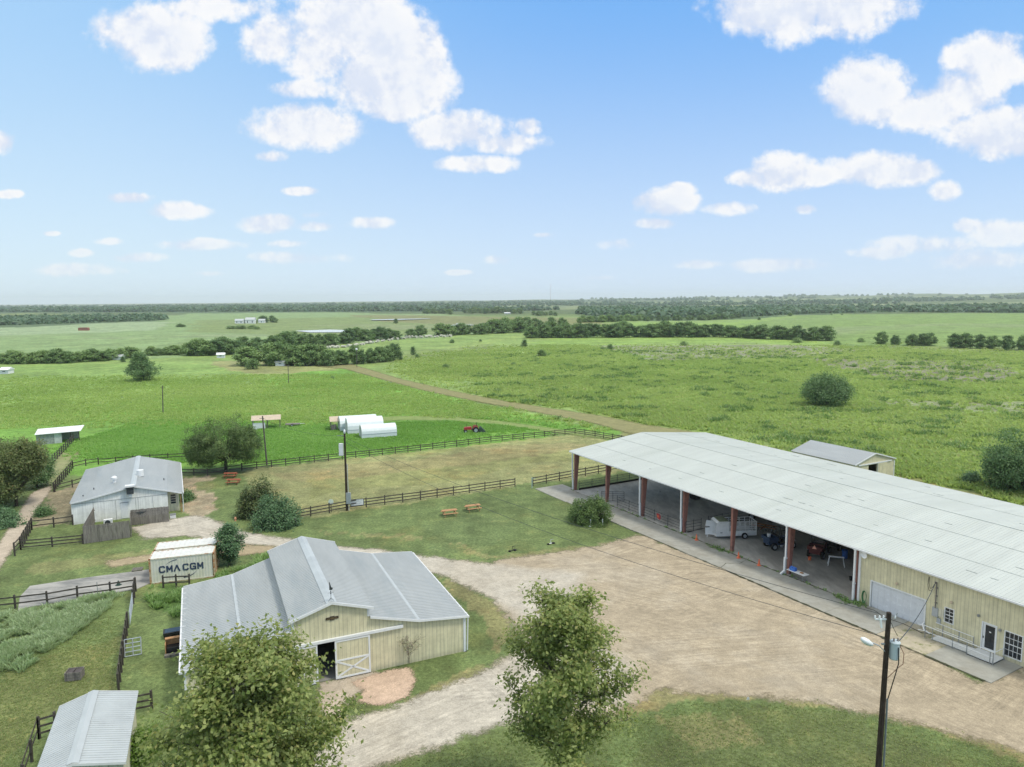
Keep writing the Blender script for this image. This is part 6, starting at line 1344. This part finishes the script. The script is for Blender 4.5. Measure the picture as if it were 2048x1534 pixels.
for x, y, h, k, lb in ((1049, 694, 17, 6, 'small dark pointed tree below the left end of the long row'), (1083, 713, 14, 5, 'small dark bush out in the middle field'), (1027, 731, 7, 7, 'tiny bush left of centre in the middle field'), (892, 736, 9, 7, 'small green bush above the mown track'), (1220, 699, 11, 5, 'small bush in the pale upper field'), (1206, 700, 7, 7, 'tiny bush beside the small bush in the pale field'), (1368, 691, 9, 7, 'small round bush below the middle of the long row'), (1595, 685, 10, 7, 'light bush before the right end of the long row'), (1674, 691, 11, 5, 'dark bush just right of the long row'), (1722, 684, 8, 7, 'small bush between the long row and the first spaced pair'), (904, 686, 8, 5, 'tiny dark bush above the centre of the field'), (961, 683, 5, 5, 'tiny dark dot bush in the upper middle field'), (665, 757, 6, 7, 'tiny bush in the left meadow right of the thin pole'), (284, 718, 14, 5, 'small tree behind the left lone dark tree'), (246, 724, 12, 6, 'small tree right of the white tank'),
    (792, 647, 11, 6, 'dark tree standing in the white pond'), (1166, 640, 10, 5, 'lone dark tree in the far fields'), (1580, 632, 7, 5, 'small dark tree on the rim of the far light field'), (1518, 640, 6, 5, 'low dark tree left of the rim tree'), (1663, 630, 3, 7, 'tiny bush on the far light field skyline'), (1684, 630, 3, 7, 'second tiny bush along the far light field skyline')):
    fartree(x, y, h, k, lb, 'lone field trees', wide=1.2, cat='tree' if h > 10 else 'bush', name='tree' if h > 10 else 'bush')
row([(355, 654), (372, 653)], 8, 7, (5, 7), 'dark bush in the far left hedge', 'far left hedge', wide=1.8); row([(455, 657), (520, 658)], 9, 7, (5, 7), 'dark bush below the far white farmstead', 'far left hedge', wide=1.6)
row([(520, 646), (555, 644)], 8, 15, (4, 0), 'dark tree at the right of the far white farmstead', 'far farmstead trees', wide=1.2); row([(475, 647), (520, 646)], 11, 8, (5,), 'small dark tree before the far white farmstead', 'far farmstead trees', wide=1.2)
row([(845, 627), (905, 628)], 9, 11, (0, 4), 'dark tree of the far farmyard left of centre', 'far wood edge', wide=1.3); row([(925, 627), (1045, 627)], 9, 12, (0, 4), 'dark tree of the far wooded farmyard at centre', 'far wood edge', wide=1.3)
row([(1062, 631), (1116, 631)], 9, 9, (0, 5), 'dark tree of the small far copse right of centre', 'far wood edge', wide=1.2)
row([(1155, 645), (1230, 643), (1290, 641)], 9, 13, (0, 1, 4), 'tree in the far belt above the long dark row', 'far wood edge', wide=1.3)
row([(1290, 642), (1400, 640), (1480, 636)], 10, 11, (0, 4), 'tree in the far belt rising to the light field', 'far wood edge', wide=1.3)
row([(208, 641), (330, 638)], 10, 8, (0, 4), 'dark tree in the far clump at the left', 'far wood edge', wide=1.4)
print('far trees', NF[0])
# far woods: one uncountable mass
def clumps(name, label, pts, size, per, fm, seed, kind='stuff'):
    rng = np.random.default_rng(seed); P = np.array(pts); n = len(P) * per; C = np.repeat(P, per, 0); s = np.repeat(size, per)
    d = rng.normal(size=(n, 3)); d[:, 2] = np.abs(d[:, 2]); d /= np.linalg.norm(d, axis=1)[:, None]
    C = C + d * s[:, None] * [1.0, 1.0, 1.15] * rng.uniform(.55, 1, (n, 1)); t0 = np.repeat(np.clip(.45 + rng.normal(0, .22, len(P)), 0, 1), per)
    N = d + rng.normal(0, .45, (n, 3)); N[:, 2] += .3; N /= np.linalg.norm(N, axis=1)[:, None]; A = np.cross(N, rng.normal(size=(n, 3))); A /= np.linalg.norm(A, axis=1)[:, None]; B = np.cross(N, A); w = (s * rng.uniform(.25, .5, n))[:, None]
    V = np.stack([C - A * w, C - B * w, C + A * w, C + B * w], 1).reshape(-1, 3); t = np.stack([np.clip(t0 + rng.normal(0, .08, n), 0, 1), rng.uniform(0, .8, n), t0], 1)
    o = npmesh(name, V, np.arange(n * 4).reshape(n, 4), fm, None, np.repeat(t, 4, 0)); return tag(o, label, 'woods', kind=kind)
def fill(poly, n, seed, mind=0):
    rng = np.random.default_rng(seed); P = [(q[0], q[1]) for q in poly]; out = []
    xs = [p[0] for p in P]; ys = [p[1] for p in P]
    while len(out) < n:
        px = rng.uniform(min(xs), max(xs), 4000); py = rng.uniform(min(ys), max(ys), 4000); ok = inpoly(px, py, np.array(P))
        out += list(zip(px[ok], py[ok]))
    return out[:n]
def woods(name, label, poly, n, hm, seed, fm=fol_far, thr=-.04):
    pts = []; sz = []; rng = np.random.default_rng(seed + 5)
    for px, py in fill(poly, n, seed):
        p = at(px, py)
        if fbm(np.array([p.x * .3]), np.array([p.y]), 260, 3, seed)[0] < thr or (math.hypot(p.x, p.y) > 1700 and fbm(np.array([p.x * .25]), np.array([p.y]), 420, 4, 31)[0] > .07): continue
        s = min(hm * rng.uniform(.7, 1.25) * max(1, math.hypot(p.x, p.y) / 6000), 22); pts.append((p.x, p.y, p.z)); sz.append(s)
    return clumps(name, label, pts, np.array(sz), 46, fm, seed)
fwood = foliage('leaves_woods', (.065, .135, .070), (.120, .205, .110), .3, warmth=0)
woods('far_woods', 'dark band of distant woods along the left and middle horizon', [(-120, 613), (-120, 625), (300, 624), (700, 623), (1050, 622), (1160, 618), (1160, 604), (1050, 603), (700, 608), (300, 611)], 3600, 10, 201, fwood, -.5)
woods('far_woods', 'dark band of distant woods along the right horizon', [(1160, 606), (1160, 630), (1300, 636), (1480, 634), (1620, 627), (1760, 624), (2160, 626), (2160, 613), (1700, 614), (1400, 606)], 2600, 9, 202, fwood, -.12)
woods('far_woods', 'thin scattered woods along the farthest right ridge', [(1150, 599), (1150, 606), (1500, 608), (2160, 612), (2160, 588), (1700, 589), (1400, 592)], 2200, 12, 203, fwood, -.02)
woods('far_woods', 'dark strip of woods behind the pale field at the far left', [(-120, 652), (0, 651), (200, 645), (330, 640), (330, 633), (0, 638), (-120, 638)], 520, 6, 204, fwood, -.5)
# pale round bales / white flowering scrub along the creek, farm buildings far away
bale = mat('pale_bale', (.50, .49, .42), .9, .1, var=.15)
k = 0
for i in range(46):
    t = i / 45; px = 622 + (900 - 622) * t + fr.uniform(-2, 2); py = 698 - 26 * t + 3 * math.sin(t * 7) + fr.uniform(-.8, .8); p = at(px, py)
    m_ = MB(); m_.tube((-.9, 0, .8), (.9, 0, .8), .8, n=12); o = m_.build('round_bale', bale, None); o.location = (p.x, p.y, p.z); o.rotation_euler = (0, 0, fr.uniform(0, 3)); o.scale = (fr.uniform(.8, 1.3),) * 3; tag(o, 'pale round bale in the line along the creek trees, ' + ordi(i + 1) + ' from the left', 'bale', 'line of pale bales')
def farhouse(name, label, px, py, wpx, hpx, wallm, roofm, cat='building', ang=.2, dep=8, group=None):
    p = at(px, py); s = p.y / F; Wd = wpx * s; H_ = max(2.6, hpx * s); r = thing(name, label, cat, p, ang, group); e = H_ * .62
    MB().box(-Wd / 2, Wd / 2, 0, dep, -.5, e).build('wall', wallm, r); MB().prism([(-.4, e + .01), (dep + .4, e + .01), (dep / 2, H_)], -Wd / 2 - .3, Wd / 2 + .3, ax=0).build('roof', roofm, r)
    for j in range(max(1, int(Wd / 5))): x = -Wd / 2 + (j + .5) * Wd / max(1, int(Wd / 5)); MB().box(x - .5, x + .5, -.06, -.003, .9, e * .75).build('window', glass, r)
    return r
farhouse('field_shed', 'white tank-like shed at the left end of the creek line', 234, 720, 17, 7, white, roofL, 'shed', .1, 4)
farhouse('field_shed', 'small white shed at the far left edge of the meadow', 8, 748, 16, 6, white, white, 'shed', .1, 4)
farhouse('field_trailer', 'white trailer parked by the bare patch before the creek', 441, 716, 14, 4.5, white, white, 'trailer', .2, 3)
for i, (x, y, w, lb) in enumerate(((560, 732, 18, 'white low object under the farmyard grove, leftmost'), (608, 731, 14, 'white low object in the middle of the farmyard grove'), (630, 728, 9, 'white vehicle beside the blue tank at the grove'), (655, 727, 10, 'white car at the right of the farmyard grove'))): farhouse('farm_cabin', lb, x, y, w, 6, white, white if i else roofL, 'cabin', .1, 4)
for x, y, w, h, lb in ((478, 647, 16, 9, 'left wing of the far white farmstead'), (500, 647, 18, 12, 'tall middle of the far white farmstead'), (523, 646, 12, 8, 'right wing of the far white farmstead')): farhouse('farmhouse', lb, x, y, w, h, white, roofL, 'house', .15, 10, 'far white farmstead')
farhouse('farm_barn', 'small white barn at the far wood left of the farmstead', 297, 639, 12, 5, white, roofL, 'barn', .1, 12); farhouse('farm_barn', 'grey roofed barn among the far trees left of centre', 857, 625, 11, 5, white, roofL, 'barn', .2, 14); farhouse('farm_barn', 'white barn in front of the far wooded farmyard', 1015, 628, 12, 3.5, white, white, 'barn', .1, 12)
farhouse('farm_barn', 'white barn beyond the left end of the long row', 920, 652, 14, 4, white, roofL, 'barn', .1, 10); farhouse('farm_barn', 'white barn at the far middle right', 1303, 624, 14, 3, white, white, 'barn', .1, 14); farhouse('farm_barn', 'white barn at the woods over the light field', 1585, 622, 10, 3, white, roofL, 'barn', .1, 14)
farhouse('farm_barn', 'tiny white barn in the woods at the left horizon', 20, 622, 7, 3, white, white, 'barn', .1, 20); farhouse('farm_barn', 'long pale barn in the woods at the left horizon', 76, 622, 14, 2.4, white, roofL, 'barn', .1, 20); farhouse('farm_barn', 'pale barn by the wood above the pond', 692, 618, 12, 3, white, roofL, 'barn', .1, 20)
p = at(168, 661); o = MB().box(-5, 5, -1.5, 1.5, 0, 2.2).prism([(-5.2, 2.2), (5.2, 2.2), (4.2, 3.0), (-4.2, 3.0)], -1.6, 1.6).build('red_hay_shed', mat('faded_red', (.30, .13, .10), .8, .1), None); o.location = p; tag(o, 'faded red low shed in the far left pale field', 'shed')

# ---- grass and weeds (uncountable)
TRK = [P2([(600,722),(700,727),(748,740),(800,756),(900,779),(1000,799),(1100,815),(1200,830),(1290,848),(1400,862),(1420,876),(1260,871),(1190,850),(1120,836),(1050,823),(950,805),(850,784),(760,760),(690,740),(600,735),(440,738),(420,722)]), P2([(660,839),(800,831),(1000,841),(1100,855),(1240,870),(1240,880),(1080,862),(900,842),(660,849)])]
GREYZ = [P2(z) for z in ([(1180,690),(1500,684),(1740,700),(1600,716),(1300,722)], [(1600,716),(1990,722),(2048,745),(1990,768),(1760,760)], [(1700,800),(2400,800),(2400,830),(1850,822)])]
def tufts(name, label, P, h, w, blades, fm, seed, lean=.85):
    """P (n,3); each tuft a fan of tapering blades"""
    rng = np.random.default_rng(seed); n = len(P); C = np.repeat(P, blades, 0); m = n * blades; hh = np.repeat(h, blades) * rng.uniform(.6, 1.15, m); ww = np.repeat(w, blades)
    a = rng.uniform(0, 6.283, m); r = ww * rng.uniform(.0, .5, m); base = C + np.stack([np.cos(a) * r, np.sin(a) * r, 0 * a], 1)
    L = lean * hh * rng.uniform(.3, 1.5, m); tip = base + np.stack([np.cos(a) * L, np.sin(a) * L, hh], 1); sd = np.stack([-np.sin(a), np.cos(a), 0 * a], 1) * (ww * .10 * rng.uniform(.6, 1.4, m))[:, None]
    midp = base * .45 + tip * .55 + np.stack([0 * a, 0 * a, hh * .10], 1)
    V = np.stack([base - sd * .7, base + sd * .7, midp + sd, tip, midp - sd], 1).reshape(-1, 3); Fq = np.arange(m * 5).reshape(m, 5)
    t0 = np.repeat(np.clip(.52 + 1.5 * fbm(P[:, 0], P[:, 1] * 1.6, 22, 5, 77) + rng.normal(0, .12, n), 0, 1), blades); t = np.stack([np.clip(t0 + rng.normal(0, .10, m), 0, 1), rng.uniform(0, 1, m), t0], 1)
    return tag(npmesh(name, V, Fq, fm, None, np.repeat(t, 5, 0)), label, 'grass', kind='stuff')
g_meadow = foliage('grass_meadow', (.225, .345, .085), (.40, .51, .165), .5, warmth=.04)
g_lush = foliage('grass_lush', (.15, .32, .055), (.29, .49, .125), .5, warmth=.04, warm=(.2, .22, .06)); g_tall = foliage('grass_tall', (.21, .325, .085), (.41, .51, .175), .5, warmth=.12, warm=(.33, .27, .13)); g_weed = foliage('weeds_pale', (.20, .32, .13), (.60, .68, .48), .35, warmth=0); g_dark = foliage('weeds_dark', (.16, .28, .085), (.30, .44, .16), .4, warmth=.03)
def pts_in(poly, n, seed, clump=None, thr=0.0, avoid=None):
    rng = np.random.default_rng(seed); P = np.array([(q[0], q[1]) for q in P2(poly)]); out = np.zeros((0, 2)); mn, mx = P.min(0), P.max(0); tries = 0
    while len(out) < n and tries < 60:
        q = rng.uniform(mn, mx, (n, 2)); am = np.clip((np.hypot(q[:, 0], q[:, 1]) - 90) * .2, 1.5, 55); ok = inpoly(q[:, 0] + am * (fbm(q[:, 0], q[:, 1], 30, 5, 3) * 2 + rng.normal(0, .25, n)), q[:, 1] + am * (fbm(q[:, 0], q[:, 1], 30, 5, 8) * 2 + rng.normal(0, .25, n)), P); q = q[ok]
        for Z in (avoid or ()): q = q[~inpoly(q[:, 0] + (18 if len(Z) < 8 else 4) * fbm(q[:, 0], q[:, 1], 12, 4, 2), q[:, 1] + (18 if len(Z) < 8 else 4) * fbm(q[:, 0], q[:, 1], 12, 4, 6), Z) | (rng.random(len(q)) < (.25 if len(Z) < 8 else 0))]
        if clump: q = q[fbm(q[:, 0], q[:, 1], clump, 4, seed) > thr]
        # denser towards the viewer
        rr_ = np.hypot(q[:, 0], q[:, 1]); q = q[rng.random(len(q)) < np.clip((150 / rr_) ** 1.6, .05, 1)]
        out = np.vstack([out, q]); tries += 1
    out = out[:n]; return np.column_stack([out, hz(out[:, 0], out[:, 1])])
rg = np.random.default_rng(5)
P = pts_in([(1205, 845), (1100, 815), (900, 768), (760, 738), (1040, 690), (1700, 690), (2300, 720), (2300, 1010), (2048, 1000), (1800, 930), (1650, 900), (1420, 858)], 46000, 301, 5, -.28, GREYZ + TRK)
tufts('tall_grass', 'tall yellow-green grass across the right hand field', P, rg.uniform(.35, .85, len(P)), rg.uniform(.9, 1.7, len(P)), 11, g_tall, 302)
P = pts_in([(1205, 845), (900, 768), (1040, 700), (1700, 700), (2300, 740), (2300, 1010), (2048, 1000), (1800, 930), (1420, 858)], 3600, 303, 6, .12, TRK)
tufts('tall_weeds', 'darker weed clumps scattered through the right hand field', P, rg.uniform(.6, 1.2, len(P)), rg.uniform(.8, 1.8, len(P)), 10, foliage('weeds_mid', (.09, .18, .05), (.20, .32, .10), .35, warmth=.08, warm=(.26, .2, .1)), 304)
P = pts_in([(500, 925), (840, 896), (1150, 862), (1230, 862), (1000, 845), (800, 842), (560, 850), (300, 840), (160, 880), (210, 905)], 22000, 305, 4, -.3, TRK)
tufts('lush_grass', 'lush bright green grass round the white tunnels', P, rg.uniform(.2, .45, len(P)), rg.uniform(.5, 1.0, len(P)), 8, g_lush, 306)
P = pts_in([(0, 850), (300, 838), (660, 838), (1000, 840), (1150, 852), (960, 812), (700, 752), (300, 750), (-150, 760)], 24000, 307, 5, -.3, TRK)
tufts('lush_grass', 'lush green meadow grass across the left field', P, rg.uniform(.25, .5, len(P)), rg.uniform(.7, 1.2, len(P)), 7, g_meadow, 308)
P = pts_in([(-60, 1240), (40, 1228), (120, 1215), (222, 1190), (215, 1215), (160, 1262), (110, 1290), (60, 1330), (-60, 1350)], 8000, 309, 1.0, -.04)
tufts('pale_weeds', 'pale grey-green weed patch in the left pasture below the fence', P, rg.uniform(.12, .6, len(P)), rg.uniform(.2, .45, len(P)), 12, g_weed, 310, .8)
P = pts_in([(300, 1178), (385, 1178), (440, 1150), (540, 1110), (560, 1125), (460, 1160), (400, 1180), (365, 1235), (330, 1225)], 420, 311, 1.5, .02)
tufts('rank_weeds', 'rank green weeds between the containers and the cream barn', P, rg.uniform(.3, .6, len(P)), rg.uniform(.35, .6, len(P)), 12, g_dark, 312, .7)
P = np.array([pw(45.2 + rg.normal(0, .7), -.7 + rg.normal(0, .35), .07) for _ in range(50)] + [pw(29.2 + rg.normal(0, .9), -.6 + rg.normal(0, .3), .07) for _ in range(35)] + [pw(rg.uniform(8, 45), -.47 + rg.normal(0, .08), .07) for _ in range(45)])
tufts('joint_weeds', 'green weeds sprouting along the joint of the concrete apron', P, rg.uniform(.08, .26, len(P)), rg.uniform(.2, .4, len(P)), 10, g_dark, 313, 1.0)
P = pts_in([(1560, 900), (1800, 948), (1960, 985), (2100, 1030), (2100, 1000), (1940, 960), (1800, 925), (1640, 893)], 1500, 314)
tufts('ditch_weeds', 'dry and green weeds along the far side of the arena', P, rg.uniform(.4, .9, len(P)), rg.uniform(.6, 1.1, len(P)), 10, g_tall, 315)
# short turf: fine blades on the lawns near the camera
def turf(name, label, poly, n, seed, h=.06, thr=-.4):
    P = pts_in(poly, n, seed, 1.5, thr); tufts(name, label, P, rg.uniform(h * .6, h * 1.3, len(P)), rg.uniform(.10, .2, len(P)), 6, g_turf, seed + 1, .9)
g_turf = foliage('turf', (.17, .24, .08), (.33, .39, .16), .45, warm=(.48, .42, .22), warmth=.15)
turf('lawn_grass', 'mown lawn grass in front of the gravel yard', [(760, 1534), (1000, 1465), (1220, 1440), (1400, 1400), (1640, 1412), (1850, 1462), (2048, 1520), (2048, 1600), (760, 1600)], 12000, 330)
turf('pasture_grass', 'short pasture grass in the lower left pasture', [(0, 1340), (240, 1220), (250, 1370), (110, 1410), (60, 1560), (-60, 1560)], 7000, 332)

# ================================================================ air
mbh = MB(); mbh.box(-15500, 15500, -60, 15600, -12, 135); hzm = bpy.data.materials.new('haze_air'); hzm.use_nodes = True; hn = hzm.node_tree; hn.nodes.clear()
pv = hn.nodes.new('ShaderNodeVolumePrincipled'); pv.inputs['Color'].default_value = (.90, .945, 1, 1); pv.inputs['Density'].default_value = 8.5e-5; pv.inputs['Anisotropy'].default_value = .2
ho = hn.nodes.new('ShaderNodeOutputMaterial'); hn.links.new(pv.outputs[0], ho.inputs['Volume'])
hzb = mbh.build('haze', hzm, None); tag(hzb, 'pale summer haze over the far country', 'haze', kind='stuff')
